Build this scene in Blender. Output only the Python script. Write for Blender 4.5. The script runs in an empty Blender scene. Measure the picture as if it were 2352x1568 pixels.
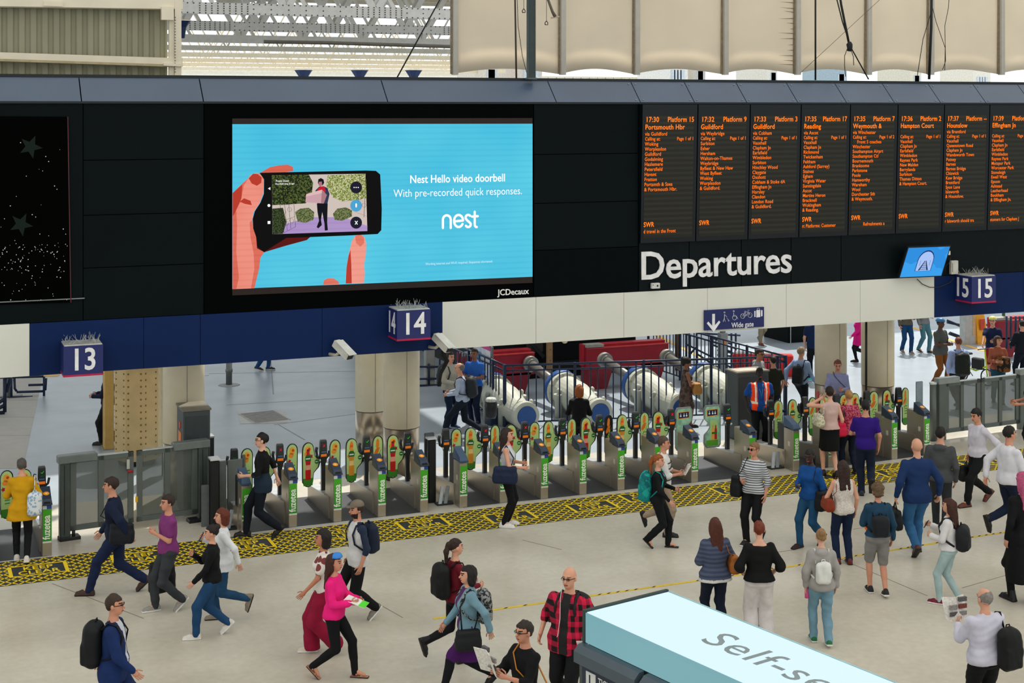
import bpy, math, random
import numpy as np
from mathutils import Matrix, Vector

# ------------------------------------------------------------------ camera
PI = math.pi
FL = 3400.0          # focal length in pixels of a 2352 wide frame
CX, YH = 1176.0, 248.0   # principal column, horizon row
H = 7.6              # height of the balcony the picture is taken from
ANG = math.radians(68.0)  # angle between the view direction and the gate line (world X)
SA, CA = math.sin(ANG), math.cos(ANG)
FW = np.array([CA, SA]); RT = np.array([SA, -CA])

sc = bpy.context.scene
COL = sc.collection
cam_d = bpy.data.cameras.new('camera')
cam = bpy.data.objects.new('camera', cam_d)
COL.objects.link(cam)
cam_d.sensor_width = 36.0
cam_d.lens = 36.0 * FL / 2352.0
cam_d.shift_y = -(784.0 - YH) / 2352.0
cam_d.clip_end = 800
cam.location = (0, 0, H)
cam.rotation_euler = (PI / 2, 0, ANG - PI / 2)
sc.camera = cam

sc.view_settings.view_transform = 'Standard'
sc.view_settings.look = 'None'
sc.view_settings.exposure = 0.0
sc.view_settings.gamma = 1.0
sc.view_settings.use_curve_mapping = False
try:
    sc.cycles.max_bounces = 6
    sc.cycles.diffuse_bounces = 3
    sc.cycles.glossy_bounces = 3
    sc.cycles.transparent_max_bounces = 12
    sc.cycles.caustics_reflective = False
    sc.cycles.caustics_refractive = False
except Exception:
    pass

# ------------------------------------------------------------------ sky and lights
world = bpy.data.worlds.new('sky'); sc.world = world
world.use_nodes = True
_nt = world.node_tree
_bg = _nt.nodes['Background']
_bg.inputs[0].default_value = (0.92, 0.97, 1.0, 1)
_bg.inputs[1].default_value = 1.35

def lamp(name, kind, loc, rot, energy, color=(1, 1, 1), size=(1, 1)):
    d = bpy.data.lights.new(name, kind)
    d.energy = energy; d.color = color
    if kind == 'AREA':
        d.shape = 'RECTANGLE'; d.size, d.size_y = size
    o = bpy.data.objects.new(name, d); COL.objects.link(o)
    o.location = loc; o.rotation_euler = rot
    return o
SUN = lamp('sun', 'SUN', (0, 0, 60), (0, 0, 0), 4.6, (1.0, 0.95, 0.86))
SUN.data.angle = math.radians(0.8)
SUN.rotation_euler = Vector((-0.30, -0.42, -0.86)).to_track_quat('-Z', 'Y').to_euler()
# daylight coming down through the glazed roof of the concourse and of the train shed
lamp('concourse_skylight', 'AREA', (12, 5, 14.4), (0, 0, 0), 8000, (1.0, 0.985, 0.95), (56, 52))
lamp('platform_skylight', 'AREA', (20, 56, 14.4), (0, 0, 0), 2500, (0.86, 0.93, 1.0), (90, 34))

# ------------------------------------------------------------------ pixel -> place
def gr(px, py, z=0.0):
    """the point at height z that the picture shows at (px, py)"""
    d = FL * (H - z) / (py - YH)
    r = (px - CX) / FL * d
    p = FW * d + RT * r
    return Vector((p[0], p[1], z))
def at(px, py, d):
    r = (px - CX) / FL * d
    p = FW * d + RT * r
    return Vector((p[0], p[1], H - (py - YH) / FL * d))
def wl(px, py, Y):
    """point on the vertical plane world Y = Y"""
    d = Y / (SA - CA * (px - CX) / FL)
    return at(px, py, d)

# ------------------------------------------------------------------ materials
def lin(h):
    h = h.lstrip('#')
    v = [int(h[i:i + 2], 16) / 255.0 for i in (0, 2, 4)]
    return tuple((c / 12.92 if c <= 0.04045 else ((c + 0.055) / 1.055) ** 2.4) for c in v) + (1.0,)
_MC = {}
def M(color, rough=0.6, metal=0.0, var=0.12, scale=6.0, spec=0.35, emit=0.0, bump=0.0, alpha=1.0, trans=0.0):
    key = (color, rough, metal, var, scale, spec, emit, bump, alpha, trans)
    if key in _MC: return _MC[key]
    m = bpy.data.materials.new('m_' + color.strip('#')); m.use_nodes = True
    nt = m.node_tree; b = nt.nodes['Principled BSDF']
    c = lin(color)
    b.inputs['Roughness'].default_value = rough
    b.inputs['Metallic'].default_value = metal
    b.inputs['Specular IOR Level'].default_value = spec
    if emit:
        b.inputs['Base Color'].default_value = (0, 0, 0, 1)
        b.inputs['Emission Color'].default_value = c
        b.inputs['Emission Strength'].default_value = emit
        b.inputs['Specular IOR Level'].default_value = 0.1
    tc = nt.nodes.new('ShaderNodeTexCoord')
    n = nt.nodes.new('ShaderNodeTexNoise'); n.inputs['Scale'].default_value = scale; n.inputs['Detail'].default_value = 3
    nt.links.new(tc.outputs['Object'], n.inputs['Vector'])
    if not emit:
        r = nt.nodes.new('ShaderNodeMapRange')
        r.inputs['From Min'].default_value = 0.3; r.inputs['From Max'].default_value = 0.7
        r.inputs['To Min'].default_value = 1 - var; r.inputs['To Max'].default_value = 1 + var
        mx = nt.nodes.new('ShaderNodeVectorMath'); mx.operation = 'SCALE'
        mx.inputs[0].default_value = c[:3]
        nt.links.new(n.outputs['Fac'], r.inputs['Value']); nt.links.new(r.outputs[0], mx.inputs['Scale'])
        nt.links.new(mx.outputs[0], b.inputs['Base Color'])
    if bump:
        bp = nt.nodes.new('ShaderNodeBump'); bp.inputs['Strength'].default_value = bump; bp.inputs['Distance'].default_value = 0.02
        nt.links.new(n.outputs['Fac'], bp.inputs['Height']); nt.links.new(bp.outputs[0], b.inputs['Normal'])
    if alpha < 1: b.inputs['Alpha'].default_value = alpha
    if trans: b.inputs['Transmission Weight'].default_value = trans
    _MC[key] = m
    return m
def pattern(kind, c1, c2, s=1.0, c3=None, rough=0.8, emit=0.0):
    """two-colour procedural print on real surfaces"""
    key = (kind, c1, c2, s, c3, rough, emit)
    if key in _MC: return _MC[key]
    m = bpy.data.materials.new('m_' + kind); m.use_nodes = True
    nt = m.node_tree; b = nt.nodes['Principled BSDF']; L = nt.links.new
    b.inputs['Roughness'].default_value = rough; b.inputs['Specular IOR Level'].default_value = 0.3
    tc = nt.nodes.new('ShaderNodeTexCoord'); sp = nt.nodes.new('ShaderNodeSeparateXYZ')
    L(tc.outputs['Object'], sp.inputs[0])
    def math_(op, a, bb=None, clamp=False):
        n = nt.nodes.new('ShaderNodeMath'); n.operation = op; n.use_clamp = clamp
        for i, v in enumerate((a, bb)):
            if v is None: continue
            if isinstance(v, (int, float)): n.inputs[i].default_value = v
            else: L(v, n.inputs[i])
        return n.outputs[0]
    def mixc(f, A, B):
        n = nt.nodes.new('ShaderNodeMix'); n.data_type = 'RGBA'
        L(f, n.inputs[0])
        for i, v in ((6, A), (7, B)):
            if isinstance(v, tuple): n.inputs[i].default_value = v
            else: L(v, n.inputs[i])
        return n.outputs[2]
    A, B = lin(c1), lin(c2)
    def wave(out, freq, duty):
        return math_('LESS_THAN', math_('FRACT', math_('MULTIPLY', out, freq)), duty)
    if kind == 'stripes':
        col = mixc(wave(sp.outputs['Z'], s, 0.5), A, B)
    elif kind == 'plaid':
        f1 = wave(sp.outputs['Z'], s, 0.5); f2 = wave(math_('ADD', sp.outputs['X'], sp.outputs['Y']), s, 0.5)
        f = math_('MULTIPLY', math_('ADD', f1, f2), 0.5)
        col = mixc(f, A, B)
    elif kind in ('floral', 'camo', 'lace'):
        v = nt.nodes.new('ShaderNodeTexVoronoi' if kind == 'floral' else 'ShaderNodeTexNoise')
        v.inputs['Scale'].default_value = s
        L(tc.outputs['Object'], v.inputs['Vector'])
        o = v.outputs['Distance'] if kind == 'floral' else v.outputs['Fac']
        f = math_('GREATER_THAN', o, 0.45 if kind == 'floral' else 0.5)
        col = mixc(f, A, B)
        if c3:
            n2 = nt.nodes.new('ShaderNodeTexNoise'); n2.inputs['Scale'].default_value = s * 1.3
            L(tc.outputs['Object'], n2.inputs['Vector'])
            col = mixc(math_('GREATER_THAN', n2.outputs['Fac'], 0.57), col, lin(c3))
    elif kind == 'zgrad':   # c1 at z=0 to c2 at z=s
        col = mixc(math_('DIVIDE', sp.outputs['Z'], s, True), A, B)
    elif kind == 'led':     # faint scan lines of an LED wall
        f = wave(sp.outputs['Z'], s, 0.35)
        n2 = nt.nodes.new('ShaderNodeTexNoise'); n2.inputs['Scale'].default_value = 0.5
        L(tc.outputs['Object'], n2.inputs['Vector'])
        base = mixc(n2.outputs['Fac'], A, B)
        col = mixc(math_('MULTIPLY', f, 0.09), base, lin(c3 or '#2060a0'))
    if emit:
        b.inputs['Base Color'].default_value = (0, 0, 0, 1)
        L(col, b.inputs['Emission Color']); b.inputs['Emission Strength'].default_value = emit
        b.inputs['Specular IOR Level'].default_value = 0.1
    else:
        L(col, b.inputs['Base Color'])
    _MC[key] = m
    return m

# ------------------------------------------------------------------ object helpers
def tag(o, label=None, cat=None, group=None, kind=None):
    if label: o['label'] = label
    if cat: o['category'] = cat
    if group: o['group'] = group
    if kind: o['kind'] = kind
    return o
def empty(name, loc=(0, 0, 0), rz=0.0, label=None, cat=None, group=None, kind=None):
    o = bpy.data.objects.new(name, None); COL.objects.link(o)
    o.empty_display_size = 0.2
    o.location = loc; o.rotation_euler = (0, 0, rz)
    return tag(o, label, cat, group, kind)
def link(name, me, parent=None, loc=None, rz=0.0):
    o = bpy.data.objects.new(name, me); COL.objects.link(o)
    if parent is not None: o.parent = parent
    if loc is not None: o.location = loc
    if rz: o.rotation_euler = (0, 0, rz)
    return o
def copy_tree(o, parent=None):
    c = o.copy(); COL.objects.link(c)
    if parent is not None: c.parent = parent
    for ch in list(o.children): copy_tree(ch, c)
    return c
class MB:
    """collects shapes for ONE mesh object"""
    def __init__(s): s.v = []; s.f = []; s.mi = []; s.m = 0; s.smooth = []
    def add(s, vs, fs, smooth=False):
        n = len(s.v); s.v.extend([tuple(p) for p in vs])
        for f in fs: s.f.append(tuple(i + n for i in f)); s.mi.append(s.m); s.smooth.append(smooth)
        return s
    def box(s, lo, hi, mat=None):
        x0, y0, z0 = lo; x1, y1, z1 = hi
        vs = [Vector(p) for p in ((x0,y0,z0),(x1,y0,z0),(x1,y1,z0),(x0,y1,z0),(x0,y0,z1),(x1,y0,z1),(x1,y1,z1),(x0,y1,z1))]
        if mat is not None: vs = [mat @ v for v in vs]
        return s.add(vs, [(0,3,2,1),(4,5,6,7),(0,1,5,4),(1,2,6,5),(2,3,7,6),(3,0,4,7)])
    def bbox(s, lo, hi, b=0.01, mat=None):
        """box with chamfered vertical and top edges"""
        x0, y0, z0 = lo; x1, y1, z1 = hi
        def ring(x0, y0, x1, y1, z, c): return [(x0+c,y0,z),(x1-c,y0,z),(x1,y0+c,z),(x1,y1-c,z),(x1-c,y1,z),(x0+c,y1,z),(x0,y1-c,z),(x0,y0+c,z)]
        vs = ring(x0,y0,x1,y1,z0,b) + ring(x0,y0,x1,y1,z1-b,b) + ring(x0+b,y0+b,x1-b,y1-b,z1,b*.5)
        fs = [tuple(range(7,-1,-1)), tuple(range(16,24))]
        for k in (0, 8):
            for i in range(8): fs.append((k+i, k+(i+1)%8, k+8+(i+1)%8, k+8+i))
        vs = [Vector(v) for v in vs]
        if mat is not None: vs = [mat @ v for v in vs]
        return s.add(vs, fs)
    def bar(s, a, b, w, h=None, up=(0, 0, 1)):
        """rectangular bar from a to b"""
        h = h or w; a = Vector(a); b = Vector(b); d = (b - a).normalized(); up = Vector(up)
        if abs(d.dot(up)) > 0.99: up = Vector((1, 0, 0))
        r = d.cross(up).normalized(); u = r.cross(d).normalized()
        vs = [p + r * sx * w / 2 + u * sz * h / 2 for p in (a, b) for sx, sz in ((-1,-1),(1,-1),(1,1),(-1,1))]
        return s.add(vs, [(0,1,2,3),(7,6,5,4),(0,4,5,1),(1,5,6,2),(2,6,7,3),(3,7,4,0)])
    def tube(s, pts, r, n=8, r2=None, cap=True, flat=1.0):
        pts = [Vector(p) for p in pts]; m = len(pts)
        rs = r if isinstance(r, (list, tuple)) else ([r] * m if r2 is None else [r + (r2 - r) * i / (m - 1) for i in range(m)])
        d0 = (pts[1] - pts[0]).normalized()
        u = Vector((0, 0, 1)) if abs(d0.z) < 0.9 else Vector((1, 0, 0))
        vs = []
        for i, p in enumerate(pts):
            d = (pts[min(i+1, m-1)] - pts[max(i-1, 0)]).normalized()
            x = d.cross(u)
            if x.length < 1e-4: x = d.cross(Vector((0, 1, 0)))
            x.normalize(); y = x.cross(d).normalized()
            if i == 0: pass
            u = y
            for k in range(n):
                a = 2 * PI * k / n
                vs.append(p + x * math.cos(a) * rs[i] + y * math.sin(a) * rs[i] * flat)
        fs = []
        for i in range(m - 1):
            for k in range(n): fs.append((i*n+k, i*n+(k+1)%n, (i+1)*n+(k+1)%n, (i+1)*n+k))
        s.add(vs, fs, True)
        if cap:
            b = len(s.v) - len(vs)
            s.f.append(tuple(b + k for k in range(n-1, -1, -1))); s.mi.append(s.m); s.smooth.append(False)
            s.f.append(tuple(b + (m-1)*n + k for k in range(n))); s.mi.append(s.m); s.smooth.append(False)
        return s
    def lathe(s, prof, n=24, c=(0, 0, 0), smooth=True):
        """prof: (r, z) pairs turned about a vertical axis"""
        vs = []
        for r, z in prof:
            for k in range(n):
                a = 2 * PI * k / n; vs.append((c[0] + r*math.cos(a), c[1] + r*math.sin(a), c[2] + z))
        fs = [(i*n+k, i*n+(k+1)%n, (i+1)*n+(k+1)%n, (i+1)*n+k) for i in range(len(prof)-1) for k in range(n)]
        s.add(vs, fs, smooth)
        b = len(s.v) - len(vs)
        for fc in (tuple(b+k for k in range(n-1,-1,-1)), tuple(b+(len(prof)-1)*n+k for k in range(n))):
            s.f.append(fc); s.mi.append(s.m); s.smooth.append(False)
        return s
    def prism(s, poly, o, ux, uy, t):
        """flat outline (list of 2d points) in plane o, ux, uy, thickened by t along the normal"""
        o = Vector(o); ux = Vector(ux); uy = Vector(uy); nn = ux.cross(uy).normalized()
        n = len(poly)
        a = [o + ux*x + uy*y for x, y in poly]; b = [p + nn*t for p in a]
        fs = [tuple(range(n-1,-1,-1)), tuple(range(n, 2*n))] + [(i, (i+1)%n, n+(i+1)%n, n+i) for i in range(n)]
        return s.add(a + b, fs)
    def quad(s, a, b, c, d): return s.add([a, b, c, d], [(0, 1, 2, 3)])
    def build(s, name, mats, parent=None, loc=None, rz=0.0):
        me = bpy.data.meshes.new(name); me.from_pydata(s.v, [], s.f)
        if not isinstance(mats, (list, tuple)): mats = [mats]
        for m in mats: me.materials.append(m)
        me.polygons.foreach_set('material_index', s.mi)
        me.polygons.foreach_set('use_smooth', s.smooth)
        me.update()
        return link(name, me, parent, loc, rz)

def circle(cx, cy, r, n=20, ry=None): return [(cx + r*math.cos(2*PI*k/n), cy + (ry or r)*math.sin(2*PI*k/n)) for k in range(n)]
def rrect(x0, y0, x1, y1, r, n=5):
    out = []
    for cx, cy, a0 in ((x1-r, y0+r, -90), (x1-r, y1-r, 0), (x0+r, y1-r, 90), (x0+r, y0+r, 180)):
        for k in range(n+1):
            a = math.radians(a0 + 90*k/n); out.append((cx + r*math.cos(a), cy + r*math.sin(a)))
    return out

# lettering: queued, all turned into meshes in one go at the end
_TEXT = []
def text(name, s, size, mat, parent, mtx, align='LEFT', sx=1.0, bold=0.0, depth=0.004, spacing=1.0, line=1.0, label=None, valign='TOP_BASELINE', shear=0.0):
    _TEXT.append((name, s, size, mat, parent, mtx, align, sx, bold, depth, spacing, line, label, valign, shear))
def flush_text():
    tmp = []
    for (name, s, size, mat, parent, mtx, align, sx, bold, depth, spacing, line, label, valign, shear) in _TEXT:
        cu = bpy.data.curves.new(name, 'FONT'); cu.body = s; cu.size = size; cu.align_x = align; cu.align_y = valign
        cu.offset = bold * size; cu.extrude = depth; cu.space_character = spacing; cu.space_line = line; cu.shear = shear
        cu.resolution_u = 3
        o = bpy.data.objects.new(name, cu); COL.objects.link(o); tmp.append(o)
    dg = bpy.context.evaluated_depsgraph_get(); dg.update()
    for o, job in zip(tmp, _TEXT):
        (name, s, size, mat, parent, mtx, align, sx, bold, depth, spacing, line, label, valign, shear) = job
        me = bpy.data.meshes.new_from_object(o.evaluated_get(dg))
        me.transform(Matrix.Diagonal((sx, 1, 1, 1)))
        me.materials.clear(); me.materials.append(mat)
        n = link(name, me, parent)
        n.matrix_local = mtx
        if label: n['label'] = label
    for o in tmp:
        cu = o.data; bpy.data.objects.remove(o); bpy.data.curves.remove(cu)
    _TEXT.clear()
def frame(o, ux, uy):
    """matrix with local x along ux, local y along uy"""
    ux = Vector(ux).normalized(); uy = Vector(uy); n = ux.cross(uy).normalized(); uy = n.cross(ux)
    return Matrix(((ux.x, uy.x, n.x, o[0]), (ux.y, uy.y, n.y, o[1]), (ux.z, uy.z, n.z, o[2]), (0, 0, 0, 1)))
random.seed(7)
# ================================================================== SETTING
YF = 27.0   # front plane of the fascia that carries the screens
X0 = wl(-400, 500, YF).x; X1 = wl(2900, 500, YF).x
def struct(o): o['kind'] = 'structure'; return o

# ---- floors
def floor_material():
    m = bpy.data.materials.new('terrazzo'); m.use_nodes = True
    nt = m.node_tree; b = nt.nodes['Principled BSDF']; L = nt.links.new
    tc = nt.nodes.new('ShaderNodeTexCoord')
    n1 = nt.nodes.new('ShaderNodeTexNoise'); n1.inputs['Scale'].default_value = 0.55; n1.inputs['Detail'].default_value = 5
    n2 = nt.nodes.new('ShaderNodeTexNoise'); n2.inputs['Scale'].default_value = 9; n2.inputs['Detail'].default_value = 6
    n3 = nt.nodes.new('ShaderNodeTexVoronoi'); n3.inputs['Scale'].default_value = 2.6
    for n in (n1, n2, n3): L(tc.outputs['Object'], n.inputs['Vector'])
    r1 = nt.nodes.new('ShaderNodeValToRGB')
    r1.color_ramp.elements[0].position = 0.34; r1.color_ramp.elements[0].color = lin('#b9b3a4')
    r1.color_ramp.elements[1].position = 0.62; r1.color_ramp.elements[1].color = lin('#cbc6b8')
    L(n1.outputs['Fac'], r1.inputs[0])
    mr = nt.nodes.new('ShaderNodeMapRange'); mr.inputs[1].default_value = 0.3; mr.inputs[2].default_value = 0.7
    mr.inputs[3].default_value = 0.93; mr.inputs[4].default_value = 1.05
    L(n2.outputs['Fac'], mr.inputs[0])
    sp = nt.nodes.new('ShaderNodeMapRange'); sp.inputs[1].default_value = 0.012; sp.inputs[2].default_value = 0.03
    sp.inputs[3].default_value = 0.55; sp.inputs[4].default_value = 1.0
    L(n3.outputs['Distance'], sp.inputs[0])
    mu = nt.nodes.new('ShaderNodeMath'); mu.operation = 'MULTIPLY'; L(mr.outputs[0], mu.inputs[0]); L(sp.outputs[0], mu.inputs[1])
    sc_ = nt.nodes.new('ShaderNodeVectorMath'); sc_.operation = 'SCALE'
    L(r1.outputs[0], sc_.inputs[0]); L(mu.outputs[0], sc_.inputs['Scale'])
    L(sc_.outputs[0], b.inputs['Base Color'])
    b.inputs['Roughness'].default_value = 0.32; b.inputs['Specular IOR Level'].default_value = 0.35
    return m
EDGE = gr(1065, 1166).y          # front edge line of the gates (about)
mb = MB(); mb.quad((-40, -25, 0), (75, -25, 0), (75, 29.6, 0), (-40, 29.6, 0))
floor = struct(mb.build('floor', floor_material()))
mb = MB(); mb.quad((-60, 29.6, 0), (120, 29.6, 0), (120, 240, 0), (-60, 240, 0))
platform_floor = struct(mb.build('floor', M('#98a3ad', 0.38, var=0.10, scale=1.1, spec=0.5)))
# faint joints cut in the concourse floor
jm = M('#8d887b', 0.8)
mb = MB()
for a, b in (((1880, 1262), (2130, 1368)), ((2210, 1350), (2320, 1318)), ((120, 1340), (330, 1420)), ((840, 1370), (925, 1418)), ((1200, 1240), (1290, 1262)), ((1960, 1215), (2060, 1200)), ((1750, 1272), (1830, 1262))):
    A, B = gr(*a), gr(*b); mb.bar(A + Vector((0,0,.001)), B + Vector((0,0,.001)), 0.018, 0.004)
o = mb.build('floor_joint', jm, floor)
# platform: expansion joints, paler paving by the track, repair patch and manhole
mb = MB()
for a, b in (((480, 858), (820, 852)), ((520, 930), (820, 912)), ((630, 975), (820, 950)), ((640, 975), (700, 1010)), ((370, 868), (480, 862)), ((622, 830), (628, 905))):
    A, B = gr(*a), gr(*b); mb.bar(A + Vector((0,0,.001)), B + Vector((0,0,.001)), 0.03, 0.004)
mb.build('floor_joint', M('#8a9096', 0.8), platform_floor)
pav = M('#b3b0ab', 0.7, var=0.05, scale=3)
rows = [(855, 918), (919, 957), (958, 999), (1000, 1075)]
for ya, yb in rows:
    def edge(y): return 86 - (y - 920) * 0.215
    mb = MB(); pts = [gr(-140, yb, .006), gr(edge(yb), yb, .006), gr(edge(ya), ya, .006), gr(-140, ya, .006)]
    low = [p - Vector((0, 0, .02)) for p in pts]
    mb.add(low + pts, [(0,1,5,4),(1,2,6,5),(2,3,7,6),(3,0,4,7),(4,5,6,7)])
    mb.build('paving_slab', pav, platform_floor)
mb = MB(); mb.add([gr(545, 945, .004), gr(655, 943, .004), gr(668, 970, .004), gr(552, 973, .004)], [(3,2,1,0)])
mb.build('concrete_patch', M('#b9babb', 0.8), platform_floor)
mh = empty('manhole_cover', gr(607, 957, 0.006), 0.1, 'square manhole cover with ribbed pattern set in a concrete patch behind the gates', 'manhole cover')
mb = MB(); mb.bbox((-.48, -.62, 0), (.48, .62, .008), .02); mb.build('plate', M('#a2a19e', 0.6), mh)
mb = MB()
for i in range(9): mb.box((-.42, -.55 + i*.135, .008), (.42, -.50 + i*.135, .014))
r_ = mb.build('ribs', M('#77777a', 0.7), mh); r_['kind'] = 'stuff'
# yellow platform edge lines far off
mb = MB(); mb.bar(gr(1505, 768, .004), gr(1625, 828, .004), 0.16, .006)
mb.bar(gr(2085, 748, .004), gr(2260, 806, .004), 0.16, .006); mb.bar(gr(10, 864, .004), gr(135, 862, .004), 0.3, .006)
struct(mb.build('trim_1', M('#e3b25a', 0.7)))

# ---- dark mats of the gate passages with a pale metal edge
GATES = [(-12, 1291, 'n'), (108, 1277, 'n'), (565, 1225, 'a'), (673, 1211, 'n'), (775.5, 1199, 'n'), (877.5, 1187, 'n'), (974.5, 1176, 'n'),
         (1065, 1166, 'a'), (1157, 1155, 'n'), (1251, 1146, 'n'), (1339.5, 1136, 'n'), (1427, 1126, 'n'), (1512, 1117, 'n'), (1596, 1108, 'n'),
         (1728, 1094, 'n'), (1829, 1082, 'a'), (1910, 1073, 'n'), (1984, 1064, 'n'), (2055, 1055, 'n'), (2129, 1045, 'n')]
GP = [gr(x, y) for x, y, k in GATES]
matm = M('#34383d', 0.55, var=0.12, scale=5, spec=0.4); edgem = M('#c9c8c2', 0.35, 0.4)
for i in range(len(GP) - 1):
    if i in (1, 6): continue     # glass gate bay, pillar bay: no mat
    a, b = GP[i], GP[i+1]
    if GATES[i+1][2] == 'a' and i != 0: continue
    mb = MB(); t = .004
    mb.add([(a.x, a.y - .02, t), (b.x, b.y - .02, t), (b.x, b.y + 1.95, t), (a.x, a.y + 1.95, t)], [(0, 1, 2, 3)])
    mm = mb.build('passage_mat', matm, floor)
    mb = MB(); mb.bar((a.x, a.y - .04, .006), (b.x, b.y - .04, .006), .035, .008); mb.build('mat_edge', edgem, mm)

# ---- hatched keep-clear band
band_lo = [(-160, 1366), (2352, 1071), (2500, 1054)]
hatch = empty('keep_clear_marking', gr(1000, 1200), 0, 'yellow diamond hatching on a dark band in front of the ticket gates', 'floor marking')
hl = Vector(hatch.location)
A0 = gr(-160, 1366); A1 = gr(2500, 1054); B0 = gr(-160, 1310); B1 = gr(2500, 1004)
u_ = (A1 - A0); LEN = u_.length; u_.normalize(); v_ = Vector((-u_.y, u_.x, 0)); WID = (B0 - A0).dot(v_); WID2 = (B1 - A0).dot(v_)
WID = min(WID, WID2)
mb = MB(); mb.add([A0 - hl + Vector((0,0,.003)), A1 - hl + Vector((0,0,.003)), A1 + v_*WID - hl + Vector((0,0,.003)), A0 + v_*WID - hl + Vector((0,0,.003))], [(0,1,2,3)])
mb.build('dark_band', M('#2b3034', 0.6, var=.15, scale=4), hatch)
boxes = [(88, 1308), (322, 1280), (566, 1252), (790, 1226), (972, 1203), (1172, 1187), (1360, 1163), (1690, 1124), (1480, 1140), (2062, 1084), (2250, 1062), (1880, 1101)]
bc = [((gr(*p) - A0).dot(u_), (gr(*p) - A0).dot(v_)) for p in boxes]
def inbox(u, v): return any(abs(u - x) < .47 and abs(v - y) < .29 for x, y in bc)
ym = M('#f2d21c', 0.6, var=.08, scale=5)
mb = MB(); w = .030; pitch = .195; slope = 1.0
def seg(p, q):
    a = A0 + u_*p[0] + v_*p[1] - hl; b = A0 + u_*q[0] + v_*q[1] - hl
    d = (b - a).normalized(); n = Vector((-d.y, d.x, 0)) * w / 2; z = Vector((0, 0, .006))
    mb.add([a - n + z, b - n + z, b + n + z, a + n + z], [(0, 1, 2, 3)])
nline = int((LEN + 4) / pitch)
for sgn in (1, -1):
    for i in range(nline):
        u0 = -2 + i * pitch; steps = 24; run = None
        for k in range(steps):
            va = WID * k / steps; vb = WID * (k + 1) / steps
            ua = u0 + sgn * va / slope; ub = u0 + sgn * vb / slope
            ok = 0 < ua < LEN and 0 < ub < LEN and not inbox((ua + ub) / 2, (va + vb) / 2)
            if ok and run is None: run = (ua, va)
            if run is not None and (not ok or k == steps - 1):
                seg(run, (ub, vb) if ok else (ua, va)); run = None
hs = mb.build('hatch_line', ym, hatch); hs['kind'] = 'stuff'
for (bu, bv), p in zip(bc, boxes):
    mb = MB()
    o_ = A0 + u_*bu + v_*bv - hl + Vector((0, 0, .004))
    def R_(x0, y0, x1, y1): mb.add([o_ + u_*x + v_*y + Vector((0,0,.004)) for x, y in ((x0,y0),(x1,y0),(x1,y1),(x0,y1))], [(0,1,2,3)])
    R_(-.47, -.29, .47, -.25); R_(-.47, .25, .47, .29); R_(-.47, -.25, -.41, .25); R_(.41, -.25, .47, .25)
    bo = mb.build('keep_clear_box', ym, hatch)
    for s, dy in (('KEEP', .03), ('CLEAR', -.20)):
        text('keep_clear_text', s, .26, ym, bo, frame(o_ + v_*dy + Vector((0,0,.003)), u_, v_), 'CENTER', .82, .016, .001, 1.05)
# thin yellow and black tape
tp = [gr(x, y, .003) for x, y in ((995, 1420), (1370, 1366), (1700, 1319), (1960, 1277), (2260, 1229), (2420, 1205))]
tape = empty('floor_tape', tp[0], 0, 'thin yellow and black hazard tape stuck across the concourse floor', 'tape')
mb = MB(); mk = MB()
for a, b in zip(tp, tp[1:]):
    mb.bar(a - tp[0], b - tp[0], .055, .004)
    L_ = (b - a).length; n = int(L_ / .16); d = (b - a).normalized(); s_ = Vector((-d.y, d.x, 0))
    for i in range(n):
        if random.random() < .35: continue
        c = a + d * (i * .16) - tp[0] + Vector((0, 0, .003)); mk.add([c - s_*.022, c + d*.05 - s_*.022, c + d*.11 + s_*.022, c + d*.06 + s_*.022], [(0,1,2,3)])
mb.build('strip', M('#d8b92c', .6), tape); x_ = mk.build('black_dashes', M('#2b2a20', .7), tape); x_['kind'] = 'stuff'

# ---- the fascia: black cladding, blue and cream band below, sloped coping above
wall = empty('wall_fascia', (0, YF, 0)); struct(wall)
blackm = M('#0a1214', 0.6, var=.1, scale=.6, spec=.05); blackm2 = M('#020405', 0.7, var=.1, spec=.03)
ZT, ZB, ZL = 7.70, 3.86, 2.94
mb = MB(); mb.box((X0, .03, ZL), (X1, .9, 7.70)); mb.box((X0, .46, 7.70), (X1, .9, 8.12)); mb.build('backing', M('#05080a', .8, spec=.05), wall)
def rect_px(xa, xb, za, zb, y0=-.0, g=.012, depth=.03):
    p = wl(xa, 400, YF).x + g; q = wl(xb, 400, YF).x - g
    return (p, y0, za + g), (q, y0 + depth, zb - g)
def panel(name, xa, xb, za, zb, m, g=.008, y0=0.0, depth=.03):
    mb = MB(); mb.box(*rect_px(xa, xb, za, zb, y0, g, depth)); return mb.build(name, m, wall)
zs = [ZB, 4.78, 5.71, 6.68, ZT]
for i in range(4):
    panel('cladding_panel', 191, 468, zs[i], zs[i+1], blackm)
    panel('cladding_panel', 1226, 1466, zs[i], zs[i+1], blackm if i else M('#04090b', .6, spec=.05))
panel('cladding_panel', -400, 191, ZB, 4.26, blackm); panel('cladding_panel', -400, 191, 4.26, ZT, blackm)
panel('screen_surround', 469, 1225, ZB, ZT, blackm2)
for a, b in ((1467, 1583), (1583, 1703), (1703, 1817), (1817, 1932), (1932, 2900)):
    panel('cladding_panel', a, b, ZB, ZT, M('#061014', .5, spec=.1))
panel('sill_strip', -160, 194, 4.245, 4.262, M('#7a8284', .5), y0=-.03, g=0)
navy = M('#072150', 0.5, var=.10, scale=.7, spec=.12); cream = M('#d9dbd3', 0.55, var=.03, scale=.5)
for a, b, m in ((-400, 68, cream), (68, 330, navy), (330, 460, navy), (460, 740, navy), (740, 1016, navy), (1016, 1231, cream), (1231, 1433, cream),
                (1433, 1625, cream), (1625, 1806, cream), (1806, 1976, cream), (1976, 2146, cream), (2146, 2350, navy), (2350, 2900, navy)):
    panel('band_panel', a, b, ZL, ZB, m, .004)
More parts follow.
